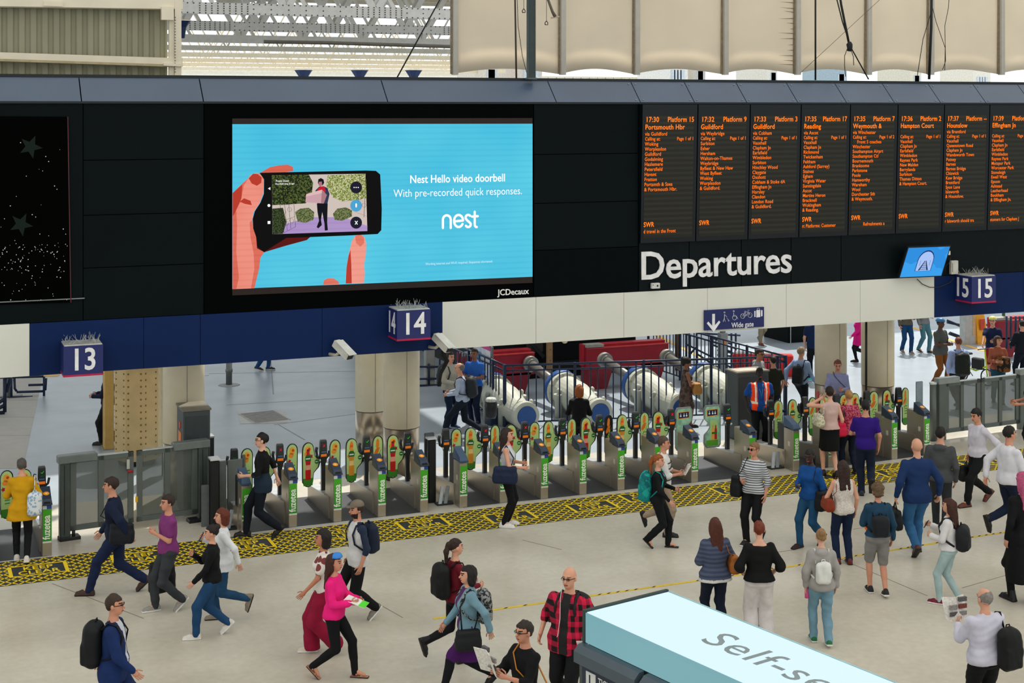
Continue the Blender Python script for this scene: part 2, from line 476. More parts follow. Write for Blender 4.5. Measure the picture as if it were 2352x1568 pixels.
# coping
cop = M('#46566c', 0.32, var=.08, scale=.8, spec=.5)
seams = [-400, 187, 467, 890, 1277, 1470, 1594, 1714, 1831, 1943, 2053, 2159, 2263, 2366, 2600, 2900]
for a, b in zip(seams, seams[1:]):
    xa = wl(a, 236, YF).x; xb = wl(b, 236, YF).x; g = .01; mb = MB()
    f_ = [(xa+g, -.02, 7.72), (xb-g, -.02, 7.72), (xb-g, .42, 8.14), (xa+g, .42, 8.14)]
    mb.add([Vector(p) for p in f_] + [Vector(p) + Vector((0, .02, -.03)) for p in f_], [(0,1,2,3),(7,6,5,4),(0,4,5,1),(1,5,6,2),(2,6,7,3),(3,7,4,0)])
    mb.build('coping_panel', cop, wall)
mb = MB(); mb.box((X0, -.03, 7.68), (X1, .02, 7.715)); mb.box((X0, .42, 8.12), (X1, .52, 8.20)); mb.build('coping_rim', M('#101a20', .4, spec=.3), wall)
mb = MB()
for px in (1470, 1594, 1714, 1831, 1943, 2053, 2159, 2263):
    for s in (-8, 8):
        x = wl(px + s, 236, YF).x; mb.lathe([(.014, 0), (.014, .01)], 6, (x, .02, 7.765)); mb.lathe([(.014, 0), (.014, .01)], 6, (x, .36, 8.09))
x_ = mb.build('screws', M('#c3ccd4', .3, .5), wall); x_['kind'] = 'stuff'
for px in (1666, 2026, 2134, 2336, 1452):
    pass
# ------------------------------------------------------------------ big advertising screen
def fpt(px, py, Y): p = wl(px, py, Y); return (p.x, p.z)
def scr_root(name, px, py, label, cat, group=None):
    p = wl(px, py, YF); return empty(name, (p.x, YF, p.z), 0, label, cat, group)
def shape(name, root, pts, m, lay=1, t=.002, base=-.02):
    """flat print on a screen: outline in picture pixels of the fascia plane, stacked in thin layers"""
    l = root.location; Y = base - lay * .003
    q = [fpt(x, y, YF) for x, y in pts]; q = [(a - l.x, b - l.z) for a, b in q]
    ar = sum(q[i-1][0]*q[i][1] - q[i][0]*q[i-1][1] for i in range(len(q)))
    if ar < 0: q = q[::-1]
    mb = MB(); mb.prism(q, (0, Y, 0), (1, 0, 0), (0, 0, 1), t); return mb.build(name, m, root)
def ftext(name, s, px, py, size, m, root, align='LEFT', sx=1.0, bold=0.0, lay=4, spacing=1.0, line=1.0, base=-.02, depth=.001, label=None):
    l = root.location; x, z = fpt(px, py, YF)
    text(name, s, size, m, root, frame((x - l.x, base - lay*.003, z - l.z), (1,0,0), (0,0,1)), align, sx, bold, depth, spacing, line, label)
ad = scr_root('advertising_screen', 878, 470, 'huge cyan advertising screen showing a hand holding a phone', 'screen')
E = lambda c, s=1.0: M(c, .6, emit=s)
shape('screen_border', ad, [(533, 272), (1222, 271), (1222, 649), (533, 678)], M('#1c0b07', .6), 0)
shape('display', ad, [(533, 285), (1222, 284), (1222, 635), (533, 663)], pattern('led', '#2eb0da', '#66d6ea', 9.0, '#1d86b8', emit=1.0), 1)
def P(x, y): return (530 + x / 5.058, 360 + y / 5.058)   # from a close-up of the picture
skin1, skin2, skin3, skin4 = E('#e8705a'), E('#f49a86'), E('#b83a2a'), E('#5a100e')
ledskin = pattern('led', '#e2624c', '#f8b0a0', 9.0, '#b04038', emit=1.0)
ledskin2 = pattern('led', '#c9402e', '#ee8a74', 9.0, '#802018', emit=1.0)
shape('hand_print', ad, [P(18, 420), P(120, 320), P(215, 235), P(330, 190), P(380, 240), P(370, 420), P(300, 560), P(18, 720)], ledskin2, 2)
shape('hand_print', ad, [P(330, 190), P(450, 120), P(560, 98), P(660, 92), P(718, 115), P(722, 165), P(560, 190)], ledskin2, 2)
shape('hand_print', ad, [P(260, 900), P(930, 920), P(880, 965), P(640, 1030), P(390, 1105), P(300, 1170)], skin4, 2)
shape('hand_print', ad, [P(18, 700), P(110, 520), P(150, 330), P(225, 210), P(300, 185), P(360, 220), P(382, 290), P(375, 420), P(330, 540), P(262, 640), P(246, 730), P(256, 830), P(292, 930), P(300, 1060), P(384, 1105), P(340, 1170), P(325, 1300), P(270, 1525), P(18, 1535)], ledskin, 3)
shape('hand_print', ad, [P(205, 250), P(255, 195), P(310, 200), P(355, 240), P(350, 300), P(300, 335), P(240, 310)], skin3, 4)
shape('hand_print', ad, [P(100, 520), P(150, 480), P(225, 510), P(240, 560), P(160, 545)], skin3, 4)
shape('hand_print', ad, [P(18, 420), P(130, 320), P(120, 480), P(40, 660), P(18, 690)], skin3, 4)
shape('hand_print', ad, [P(246, 730), P(256, 830), P(292, 930), P(300, 1060), P(384, 1105), P(340, 1170), P(325, 1300), P(270, 1525), P(230, 1526), P(270, 1300), P(262, 1120), P(225, 930), P(215, 760)], ledskin2, 4)
shape('hand_print', ad, [P(18, 700), P(60, 620), P(70, 800), P(60, 1100), P(90, 1400), P(60, 1534), P(18, 1535)], ledskin2, 4)
shape('fingertip_print', ad, [P(1440, 915), P(1500, 900), P(1540, 930), P(1545, 1000), P(1500, 1040), P(1450, 1000)], ledskin2, 4)
shape('phone_print', ad, [P(330, 185), P(1380, 162), P(1560, 158), P(1680, 162), P(1730, 205), P(1748, 600), P(1742, 850), P(1700, 895), P(1360, 912), P(920, 930), P(640, 940), P(380, 1105), P(300, 1040), P(290, 930), P(256, 830), P(250, 720), P(275, 630), P(340, 530), P(380, 430), P(382, 260)], E('#07060a', .5), 5)
scn = [P(472, 212), P(1560, 195), P(1580, 860), P(480, 897)]
shape('picture_print', ad, scn, E('#cfc0b8'), 6)
shape('picture_print', ad, [P(480, 897), P(560, 800), P(900, 700), P(1300, 700), P(1580, 800), P(1578, 860)], pattern('led', '#9a86c8', '#c9a8d8', 9.0, '#6a4a90', emit=.9), 7)
shape('picture_print', ad, [P(472, 212), P(900, 205), P(950, 300), P(930, 480), P(860, 540), P(476, 560)], pattern('camo', '#22301a', '#5c6a34', 34, '#14190f', emit=.9), 7)
shape('picture_print', ad, [P(1120, 215), P(1560, 195), P(1570, 480), P(1300, 520), P(1180, 470), P(1100, 330)], pattern('camo', '#8e9a48', '#d9d6a8', 40, '#56702c', emit=.9), 7)
shape('picture_print', ad, [P(476, 600), P(600, 590), P(640, 760), P(600, 890), P(480, 897)], pattern('camo', '#1e2a16', '#4a5a34', 44, emit=.8), 8)
for q in ([P(740, 640), P(800, 600), P(900, 590), P(962, 640), P(955, 730), P(860, 765), P(770, 750)], [P(1180, 660), P(1230, 600), P(1330, 585), P(1400, 620), P(1400, 690), P(1290, 740), P(1200, 730)]):
    shape('picture_print', ad, q, pattern('camo', '#4c5c34', '#8a9060', 50, emit=.8), 8)
# wrought iron gate leaves in the pictured garden
mb = MB(); l = ad.location
def ironbar(a, b, w=.018):
    p = fpt(*a, YF); q = fpt(*b, YF); mb.bar((p[0]-l.x, -.02-.03, p[1]-l.z), (q[0]-l.x, -.02-.03, q[1]-l.z), w, .002)
for a, b in (((520, 215), (610, 880)), ((580, 215), (650, 850)), ((640, 212), (690, 830)), ((700, 212), (745, 810)), ((1490, 200), (1470, 520)), ((1560, 200), (1540, 700)), ((520, 230), (700, 225)), ((545, 380), (705, 370)), ((570, 560), (720, 545)), ((605, 740), (740, 690)), ((610, 880), (745, 810)), ((1460, 500), (1570, 520)), ((1440, 640), (1575, 690))):
    ironbar(P(*a), P(*b))
for cx_, cy_ in ((610, 640), (675, 610), (640, 770), (700, 740), (590, 460), (650, 430), (1520, 300), (1540, 420), (1540, 560), (1490, 470)):
    pts = [P(cx_ + 24*math.cos(a*PI/5), cy_ + 26*math.sin(a*PI/5)) for a in range(11)]
    for a, b in zip(pts, pts[1:]): ironbar(a, b, .012)
mb.build('iron_gate_print', E('#0c0c14', .5), ad)
K = E('#10121e', .6)
shape('figure_print', ad, [P(1005, 300), P(1010, 260), P(1040, 245), P(1070, 262), P(1078, 300), P(1060, 330), P(1020, 335)], K, 9)
shape('figure_print', ad, [P(1015, 290), P(1050, 285), P(1055, 325), P(1030, 345), P(1015, 330)], E('#a8727a'), 10)
shape('figure_print', ad, [P(975, 390), P(1020, 345), P(1070, 340), P(1115, 360), P(1140, 430), P(1115, 545), P(1000, 545)], E('#2c3450'), 9)
shape('figure_print', ad, [P(1000, 380), P(1030, 345), P(1080, 340), P(1095, 400), P(1060, 440), P(1000, 430)], E('#c4182c'), 10)
shape('figure_print', ad, [P(992, 540), P(1118, 540), P(1112, 760), P(1120, 850), P(1085, 855), P(1080, 770), P(1055, 640), P(1040, 730), P(1050, 790), P(1010, 828), P(990, 815), P(1018, 740), P(1000, 640)], K, 10)
shape('parcel_print', ad, [P(870, 430), P(1050, 380), P(1108, 440), P(1070, 540), P(858, 525)], E('#c9a0a8'), 11)
shape('parcel_print', ad, [P(870, 430), P(1050, 380), P(1052, 420), P(862, 460)], E('#dcb8b8'), 12)
shape('parcel_print', ad, [P(1050, 385), P(1108, 440), P(1072, 540), P(1040, 535)], E('#a87880'), 12)
for cy_, c_ in ((354, '#1c1c30'), (565, '#55b4e6'), (762, '#1c1c30')):
    shape('button_print', ad, [P(1447 + 68*math.cos(a*PI/10), cy_ + 70*math.sin(a*PI/10)) for a in range(20)], E(c_, .8), 12)
W_ = E('#ffffff', 1.0)
for dx in (-24, 0, 24): shape('dot_print', ad, [P(1447 + dx + 7*math.cos(a*PI/4), 354 + 7*math.sin(a*PI/4)) for a in range(8)], W_, 13)
shape('microphone_print', ad, [P(1438, 545), P(1447, 535), P(1456, 545), P(1456, 575), P(1447, 590), P(1438, 575)], W_, 13)
shape('cross_print', ad, [P(1430, 745), P(1436, 739), P(1466, 780), P(1460, 786)], W_, 13)
shape('cross_print', ad, [P(1460, 739), P(1466, 745), P(1436, 786), P(1430, 780)], W_, 14)
shape('triangle_print', ad, [P(424, 367), P(452, 350), P(452, 384)], W_, 13)
shape('dot_print', ad, [P(435 + 17*math.cos(a*PI/6), 563 + 17*math.sin(a*PI/6)) for a in range(12)], W_, 13)
shape('square_print', ad, [P(420, 744), P(452, 743), P(452, 776), P(420, 777)], W_, 13)
ftext('screen_text', 'Front Door', *P(515, 290), .052, W_, ad, bold=.01, lay=13)
ftext('screen_text', 'Doorbell rang 2s ago', *P(510, 322), .042, W_, ad, bold=.01, lay=13)
shape('fingertip_print', ad, [P(1330, 1470), P(1340, 1280), P(1362, 1150), P(1400, 980), P(1440, 915), P(1500, 900), P(1550, 930), P(1568, 1000), P(1566, 1110), P(1545, 1250), P(1552, 1350), P(1545, 1462)], ledskin, 3)
shape('fingertip_print', ad, [P(1330, 1470), P(1340, 1280), P(1362, 1150), P(1385, 1080), P(1395, 1250), P(1400, 1468)], skin3, 4)
shape('fingertip_print', ad, [P(1066, 1486), P(1080, 1430), P(1120, 1410), P(1190, 1410), P(1240, 1440), P(1258, 1478)], ledskin2, 3)
ftext('slogan_text', 'Nest Hello video doorbell', 1051, 418, .213, W_, ad, 'CENTER', .87, .014)
ftext('slogan_text', 'With pre-recorded quick responses.', 1053, 449, .212, W_, ad, 'CENTER', .845, -.004)
def logo_letter(paths, w_=.046):
    mb = MB(); l = ad.location
    for pts in paths:
        q = [fpt(x, y, YF) for x, y in pts]
        for (a, b), (c, d) in zip(q, q[1:]): mb.bar((a - l.x, -.033, b - l.z), (c - l.x, -.033, d - l.z), w_, .002, up=(0, 1, 0))
        for a, b in q: mb.prism(circle(a - l.x, b - l.z, w_*.5, 10), (0, -.032, 0), (1, 0, 0), (0, 0, 1), .002)
    mb.build('logo_letter', W_, ad)
arc = lambda cx_, cy_, rx_0, ry_0, a0, a1, n=9: [(cx_ + rx_0*math.cos(math.radians(a0 + (a1-a0)*k/n)), cy_ + ry_0*math.sin(math.radians(a0 + (a1-a0)*k/n))) for k in range(n+1)]
logo_letter([[(1016, 523), (1016, 504)] + arc(1025, 504, 9, 10, 180, 360) + [(1034, 523)]])
logo_letter([[(1042, 508), (1062, 506)] + arc(1052, 507, 10.5, 14, -8, -330, 14)])
logo_letter([arc(1074, 499, 6, 6, -40, -200, 7) + [(1071, 505), (1077, 510)] + arc(1074, 515, 6, 6, -20, 150, 7)])
logo_letter([[(1089, 486), (1089, 514)] + arc(1093, 515, 4, 6, 180, 80, 4), [(1083, 497), (1096, 496)]])
ftext('small_print_text', 'Working internet and Wi-Fi required. Sequences shortened.', 1054, 605, .063, E('#cfeefa'), ad, 'CENTER', .9)
jc = scr_root('company_lettering', 1178, 670, 'small bold white JCDecaux lettering under the lower right of the cyan screen', 'lettering')
ftext('letters', 'JCDecaux', 1178, 676, .165, M('#eef0f0', .5), jc, 'CENTER', .98, .012, 1, depth=.006)
# ------------------------------------------------------------------ dark star screen on the left
st = scr_root('star_screen', 40, 480, 'nearly black screen with two faint stars and white specks at the left edge', 'screen')
shape('display', st, [(-160, 266), (153, 268), (161, 694), (-160, 704)], M('#010201', .7, spec=.02), 1)
mb = MB(); sl = st.location
def star(cx_, cy_, r, rot):
    pts = []
    for k in range(10):
        rr = r if k % 2 == 0 else r*.42; a = rot + k*PI/5; p = fpt(cx_ + rr*math.cos(a), cy_ + rr*math.sin(a)*1.0, YF); pts.append((p[0]-sl.x, p[1]-sl.z))
    mb.prism(pts[::-1], (0, -.028, 0), (1,0,0), (0,0,1), .002)
star(70, 337, 28, .1); mb.build('star_print', E('#16241e', .6), st); mb = MB(); star(48, 515, 28, .15); mb.build('star_print', E('#16241e', .6), st)
rnd = random.Random(3); mb = MB()
for i in range(130):
    x = rnd.uniform(0, 156); y = 560 + abs(rnd.gauss(0, 1))*60 if i > 22 else rnd.uniform(320, 560)
    y = min(y, 688); p = fpt(x, y, YF); s = rnd.uniform(.003, .008); q = (p[0]-sl.x, p[1]-sl.z)
    mb.prism([(q[0]-s, q[1]-s), (q[0]+s, q[1]-s), (q[0]+s, q[1]+s), (q[0]-s, q[1]+s)], (0, -.03, 0), (1,0,0), (0,0,1), .002)
x_ = mb.build('speck_print', E('#c8ccc8', .9), st); x_['kind'] = 'stuff'
mb = MB(); p = fpt(154, 268, YF); q = fpt(161, 694, YF); mb.bar((p[0]-sl.x+.01, -.03, p[1]-sl.z), (q[0]-sl.x+.01, -.03, q[1]-sl.z), .015); mb.build('edge_trim', M('#4a1c26', .5), st)
# ------------------------------------------------------------------ departure boards
OR = E('#ff7a1e', 1.35); OR2 = E('#f8741c', 1.15)
olive = pattern('stripes', '#23241a', '#14150f', 9.7, rough=.5)
BD = [
 (1467, '17:30', 'Platform 15', 'Portsmouth Hbr', 'via Guildford', '1 of 1', 'Woking|Worplesdon|Guildford|Godalming|Haslemere|Petersfield|Havant|Fratton|Portsmth & Ssea|& Portsmouth Hbr.', 'd travel in the Front'),
 (1594.6, '17:32', 'Platform 9', 'Guildford', 'via Weybridge', '1 of 1', 'Surbiton|Esher|Hersham|Walton-on-Thames|Weybridge|Byfleet & New Haw|West Byfleet|Woking|Worplesdon|& Guildford.', ''),
 (1714.5, '17:33', 'Platform 3', 'Guildford', 'via Cobham', '1 of 1', 'Vauxhall|Clapham Jn|Earlsfield|Wimbledon|Surbiton|Hinchley Wood|Claygate|Oxshott|Cobham & Stoke dA|Effingham Jn|Horsley|Clandon|London Road|& Guildford.', ''),
 (1831, '17:35', 'Platform 17', 'Reading', 'via Ascot', '1 of 1', 'Vauxhall|Clapham Jn|Richmond|Twickenham|Feltham|Ashford (Surrey)|Staines|Egham|Virginia Water|Sunningdale|Ascot|Martins Heron|Bracknell|Wokingham|& Reading.', 'rt Platforms: Customer'),
 (1943.7, '17:35', 'Platform 7', 'Weymouth &', 'via Winchester', '1 of 2', '    Front 5 coaches|Winchester|Southampton Airprt|Southampton Ctl|Bournemouth|Branksome|Parkstone|Poole|Hamworthy|Wareham|Wool|Dorchester Sth|& Weymouth.', '            Refreshments a'),
 (2052.7, '17:36', 'Platform 2', 'Hampton Court', '', '1 of 1', 'Vauxhall|Clapham Jn|Earlsfield|Wimbledon|Raynes Park|New Malden|Berrylands|Surbiton|Thames Ditton|& Hampton Court.', ''),
 (2159, '17:37', 'Platform --', 'Hounslow', 'via Brentford', '1 of 1', 'Vauxhall|Queenstown Road|Clapham Jn|Wandsworth Town|Putney|Barnes|Barnes Bridge|Chiswick|Kew Bridge|Brentford|Syon Lane|Isleworth|& Hounslow.', 'r Isleworth should tra'),
 (2263, '17:39', 'Platform 1', 'Effingham Jn', '', '1 of 1', 'Vauxhall|Clapham Jn|Earlsfield|Wimbledon|Raynes Park|Motspur Park|Worcester Park|Stoneleigh|Ewell West|Epsom|Ashtead|Leatherhead|Bookham|& Effingham Jn.', 'stomers for Clapham J')]
ORD = ['first', 'second', 'third', 'fourth', 'fifth', 'sixth', 'seventh', 'eighth']
edges = [b[0] for b in BD] + [2366]
Xe = [wl(e, 240, YF).x for e in edges]
framem = M('#071016', .35, spec=.25)
for i, b in enumerate(BD):
    xa, xb = Xe[i], Xe[i+1]; wd = xb - xa
    t = empty('departure_board', (xa, YF, 4.85), 0, 'departure board with orange dot lettering, %s to %s, %s from the left' % (b[1].replace(':', '.'), b[3].replace(' &', ''), ORD[i]), 'departure board', 'orange departure boards')
    lean = .10   # the boards lean forward a little at the top
    mb = MB(); g = .012
    mb.add([(g,-.06,0),(wd-g,-.06,0),(wd-g,-.06-lean,2.82),(g,-.06-lean,2.82),(g,0,0),(wd-g,0,0),(wd-g,0,2.82),(g,0,2.82)], [(0,1,2,3),(7,6,5,4),(0,4,5,1),(1,5,6,2),(2,6,7,3),(3,7,4,0)])
    mb.build('housing', framem, t)
    nrm = Vector((0, -1, lean/2.82)).normalized(); up = Vector((0, -lean/2.82, 1)).normalized()
    def bp(x, z, o=.004): return Vector((x, -.06, 0)) + up * z + Vector((0, -o, 0))
    mb = MB(); zr = [0.12, 0.24]
    m0, m1 = .07, wd - .09
    mb.add([bp(m0, .10), bp(m1, .10), bp(m1, 2.60), bp(m0, 2.60)], [(0,1,2,3)]); mb.build('display', olive, t)
    def tx(nm, s, x, z, size, align='LEFT', sx=.8, bold=.015, m=OR, line=1.0):
        text(nm, s, size, m, t, frame(bp(x, z, .008), (1,0,0), up), align, sx, bold, .0005, 1.06, line)
    tx('header_text', b[1], m0 + .01, 2.47, .145, sx=.90, bold=.016); tx('header_text', b[2], m1 - .0, 2.47, .145, 'RIGHT', .86 if len(b[2]) < 11 else .84)
    tx('header_text', b[3], m0, 2.315, .145, sx=.88)
    if b[4]: tx('route_text', b[4], m0, 2.19, .105, sx=.86, m=OR2)
    tx('route_text', 'Calling at:', m0, 2.09, .100, sx=.82, m=OR2); tx('route_text', 'Page ' + b[5], m1, 2.09, .100, 'RIGHT', .82, m=OR2)
    s = b[6].replace('|', '\n')
    tx('calling_text', s, m0, 1.985, .103, sx=.88, m=OR2, line=1.0)
    tx('operator_text', 'SWR', m0, .33, .14, sx=.78)
    if b[7]: tx('ticker_text', b[7], m0, .20, .105, sx=.80, m=OR2)
dep = scr_root('departures_lettering', 1468, 640, 'large white Departures lettering under the orange boards', 'lettering')
ftext('letters', 'Departures', 1467, 641, .80, M('#e4e5e8', .5), dep, 'LEFT', 1.0, .014, 1, .98, depth=.012)
# small white sensor below the D, blue monitor, junction boxes, cable
p = wl(1502, 655, YF)
t = empty('wall_sensor', (p.x, YF - .02, p.z), 0, 'small white box camera fixed below the letter D', 'sensor')
mb = MB(); mb.bbox((-.095, -.08, -.055), (.095, 0, .055), .012); mb.build('case', M('#c9c9c9', .5), t)
mb = MB(); mb.tube([(.03, -.085, 0), (.03, -.079, 0)], .022, 10); mb.tube([(-.07, -.085, .02), (-.07, -.079, .02)], .01, 8); mb.build('lens', M('#333333', .3), t)
p = wl(2103, 597, YF)
t = empty('monitor', (p.x, YF - .30, p.z), -.06, 'flat monitor with a bright blue picture of a railway tunnel', 'monitor')
tl = math.radians(14)
T = Matrix.Rotation(tl, 4, 'X') @ Matrix.Diagonal((1, 1, 1, 1))
# a tilted flat screen hung from two arms
sh = Matrix(((1, 0, .17, 0), (0, 1, 0, 0), (0, 0, 1, 0), (0, 0, 0, 1)))
mb = MB(); mb.box((-.55, -.03, -.36), (.55, .04, .36), T @ sh); mb.build('case', M('#11181c', .4), t)
mb = MB(); mb.box((-.525, -.036, -.335), (.525, -.031, .335), T @ sh); mb.build('display', pattern('camo', '#2f8fe0', '#3aa0ee', 1.2, emit=1.0), t)
mon = t
def mp(x, z, o): return T @ sh @ Vector((x, -.037 - o, z))
mb = MB()
arch = [(-.19, -.2)] + [(-.19 * math.cos(a), .03 + .21*math.sin(a)) for a in [k*PI/10 for k in range(11)]] + [(.19, -.2)]
def poly(pts, o, m, nm):
    mb = MB(); a = [mp(x, z, o) for x, z in pts]; mb.add(a, [tuple(range(len(a)))]); return mb.build(nm, m, mon)
poly([(x*1.08, z*1.08 + .01) for x, z in arch][::-1], .002, E('#14346e'), 'tunnel_print'); poly(arch[::-1], .004, E('#a9c4f6'), 'tunnel_print')
poly([(-.125, -.19), (-.09, -.19), (-.005, .03), (-.02, .03)], .006, E('#14244a'), 'track_print'); poly([(.09, -.19), (.125, -.19), (.02, .03), (.005, .03)], .006, E('#14244a'), 'track_print')
for k in range(5):
    z = -.17 + k*.04; w_ = .12 - k*.022; poly([(-w_, z), (w_, z), (w_, z+.012), (-w_, z+.012)], .006, E('#14244a'), 'track_print')
for sgn in (-1, 1): poly([(sgn*.12, -.08), (sgn*.128, -.08), (sgn*.128, .04), (sgn*.12, .04)], .006, E('#3a5fae'), 'tunnel_print')
mb = MB(); mb.bar((-.3, .0, .2), (-.3, .29, .2), .05); mb.bar((.3, 0, .2), (.3, .29, .2), .05); mb.build('bracket', M('#10161a', .5), t)
p = wl(2187, 613, YF); t = empty('junction_box', (p.x, YF - .01, p.z), 0, 'pale grey junction box on the black cladding right of the blue monitor', 'junction box')
mb = MB(); mb.bbox((-.095, -.09, -.15), (.095, 0, .15), .01); mb.build('case', M('#c4c5bd', .5), t)
mb = MB(); mb.bar((-.07, -.095, -.1), (-.07, -.095, .1), .01); mb.build('door_edge', M('#8a8a84', .5), t)
p = wl(2175, 580, YF); t = empty('movement_sensor', (p.x, YF - .01, p.z), 0, 'tiny white sensor above the junction box', 'sensor')
mb = MB(); mb.bbox((-.04, -.07, -.045), (.04, 0, .045), .01); mb.build('case', M('#d5d7d4', .5), t)
p = wl(2103, 640, YF); t = tag(MB().tube([(0, -.05, 0), (.15, -.04, -.12), (.35, -.04, -.20), (.6, -.04, -.21), (.9, -.04, -.12), (1.0, -.04, -.02)], .009, 6).build('cable', M('#22282b', .6), None, (p.x, YF, p.z)), 'thin dark cable sagging below the blue monitor', 'cable')
p = wl(2180, 590, YF); t = tag(MB().tube([(0, -.05, 0), (-.05, -.06, -.12), (-.14, -.05, -.2), (-.16, -.05, -.33)], .008, 6).build('cable', M('#15191b', .6), None, (p.x, YF, p.z)), 'short dark cable between the monitor and the junction box', 'cable')

# ------------------------------------------------------------------ number cubes with bird spikes
def cube_sign(px_edge, ytop, ybot, num, rot, label, left_num=True):
    e = wl(px_edge, ytop, YF - .55); b = wl(px_edge, ybot, YF - .55); h = e.z - b.z; s = .66
    t = empty('platform_number_sign', (e.x, e.y, b.z), rot, label, 'platform sign', 'blue platform number signs')
    # local: corner towards the camera at the origin, faces run back along +x and +y
    mb = MB(); mb.box((0, 0, 0), (s, s, h)); mb.build('case', M('#1d2764', .45, var=.05), t)
    mb = MB(); mb.box((-.004, -.004, -.012), (s+.004, s+.004, .022)); mb.build('red_rim', M('#b01848', .5), t)
    w = M('#e9ebee', .5)
    text('number_text', num, h*1.02, w, t, frame((s/2, -.006, h*.20), (1,0,0), (0,0,1)), 'CENTER', .86, .018, .002)
    if left_num: text('number_text', num, h*1.02, w, t, frame((-.006, s/2, h*.20), (0,-1,0), (0,0,1)), 'CENTER', .86, .018, .002)
    mb = MB(); mb.bbox((.01, .01, h), (s-.01, s-.01, h+.02), .01); rr = random.Random(px_edge)
    for i in range(46):
        x = rr.uniform(.03, s-.03); y = rr.uniform(.03, s-.03); mb.tube([(x, y, h+.01), (x + rr.uniform(-.09, .09), y + rr.uniform(-.09, .09), h + rr.uniform(.08, .17))], .0045, 4, .002)
    o = mb.build('bird_spikes', M('#b9bcb8', .5, .3), t); o['kind'] = 'stuff'
    return t
cube_sign(146, 796, 865, '13', .0, 'blue cube sign with white number 13 below the dark cladding', False)
cube_sign(912, 714, 782, '14', .0, 'blue cube sign with white number 14 under the cyan screen')
cube_sign(2232, 636, 696, '15', 0.0, 'blue cube sign with white number 15 at the right')
# wide gate sign
p0 = wl(1616, 712, YF); p1 = wl(1752, 702, YF); pb = wl(1616, 758, YF)
wg = empty('wide_gate_sign', (p0.x, YF - .03, pb.z), 0, 'navy sign with arrow, accessibility pictograms and the words Wide gate', 'sign')
ww = p1.x - p0.x; hh = p0.z - pb.z
mb = MB(); mb.box((0, -.02, 0), (ww, .025, hh)); mb.build('plate', M('#18235e', .45), wg)
WH = M('#e6e9ef', .5); k = ww / 400.0
def S(x, y): return ((x - 187) * k, hh - (y - 560) * k * 1.0)   # from a close-up
def sgn_poly(pts, nm='pictogram'):
    q = [S(*p) for p in pts]; ar = sum(q[i-1][0]*q[i][1] - q[i][0]*q[i-1][1] for i in range(len(q)))
    if ar < 0: q = q[::-1]
    mb = MB(); mb.prism(q, (0, -.021, 0), (1,0,0), (0,0,1), .004); mb.build(nm, WH, wg)
def ring(cx_, cy_, r, w_=4):
    mb = MB(); n = 14; a = [S(cx_ + r*math.cos(2*PI*i/n), cy_ + r*math.sin(2*PI*i/n)) for i in range(n)]
    for i in range(n):
        p, q = a[i], a[(i+1) % n]; mb.bar((p[0], -.023, p[1]), (q[0], -.023, q[1]), w_*k*1.2, .004)
    mb.build('pictogram', WH, wg)
def stroke(pts, w_=5):
    mb = MB(); a = [S(*p) for p in pts]
    for p, q in zip(a, a[1:]): mb.bar((p[0], -.023, p[1]), (q[0], -.023, q[1]), w_*k, .004)
    mb.build('pictogram', WH, wg)
sgn_poly([(236, 583), (254, 583), (254, 650), (282, 624), (290, 634), (246, 688), (200, 636), (210, 626), (236, 652)], 'arrow')
ring(317, 578, 4, 6); stroke([(317, 588), (316, 610), (308, 632)], 9); stroke([(316, 610), (322, 632)], 6); stroke([(320, 592), (334, 606)], 5); stroke([(332, 612), (344, 624)], 9); ring(345, 628, 3, 4)
ring(379, 574, 4, 6); stroke([(379, 583), (380, 604), (398, 605), (408, 622)], 7); ring(385, 612, 14, 5)
ring(440, 606, 14, 5); ring(490, 603, 14, 5); stroke([(440, 606), (456, 584), (480, 582), (462, 606), (440, 606)], 4); stroke([(456, 584), (462, 606)], 4); stroke([(480, 582), (490, 603)], 4); stroke([(450, 578), (462, 578)], 5); stroke([(474, 574), (486, 574)], 5)
sgn_poly([(534, 576), (560, 575), (560, 618), (534, 619)]); sgn_poly([(520, 580), (528, 580), (528, 616), (520, 615)]); sgn_poly([(566, 577), (575, 578), (575, 613), (566, 615)]); stroke([(540, 576), (540, 566), (554, 566), (554, 575)], 4)
text('sign_text', 'Wide gate', .148, WH, wg, frame((S(440, 670)[0], -.026, S(440, 670)[1]), (1,0,0), (0,0,1)), 'CENTER', .86, .012, .001)
# CCTV cameras
def cctv(px, py, rz, label):
    p = wl(px, py, YF - .28)
    t = empty('security_camera', (p.x, p.y, p.z), rz, label, 'security camera', 'white security cameras')
    tl_ = Matrix.Rotation(math.radians(32), 4, 'X')
    mb = MB(); mb.bbox((-.085, -.24, -.07), (.085, .22, .07), .03, tl_); mb.build('housing', M('#cfcfc8', .45), t)
    mb = MB(); mb.box((-.065, -.25, -.05), (.065, -.235, .05), tl_); mb.build('lens_window', M('#2a2e30', .2), t)
    mb = MB(); mb.box((-.095, -.28, .07), (.095, .16, .082), tl_); mb.build('sun_shield', M('#dcdcd6', .45), t)
    mb = MB(); mb.tube([(0, .05, -.05), (-.05, .12, -.12), (-.05, .3, -.12)], .03, 8); mb.build('bracket', M('#b9b4a4', .5), t)
    return t
cctv(787, 801, .5, 'white security camera on the blue band left of the number 14')
cctv(1015, 785, .45, 'white security camera where the blue band meets the cream band')
p = wl(1022, 800, YF + .3); t = tag(MB().tube([(0, 0, 0), (-.04, 0, -.12), (.06, .05, -.25), (-.05, .1, -.5), (-.1, .1, -.75)], [.05, .06, .05, .035, .03], 8).build('cable_bunch', M('#15181a', .7), None, (p.x, p.y, p.z)), 'bunch of dark cables hanging beside the cream band', 'cable')
p = wl(1297, 790, YF + .1); t = tag(MB().lathe([(.06, 0), (.055, -.03), (.03, -.05)], 12).build('lamp', M('#d8c7a8', .5), None, (p.x, p.y, 2.94)), 'small round lamp under the cream band', 'lamp')
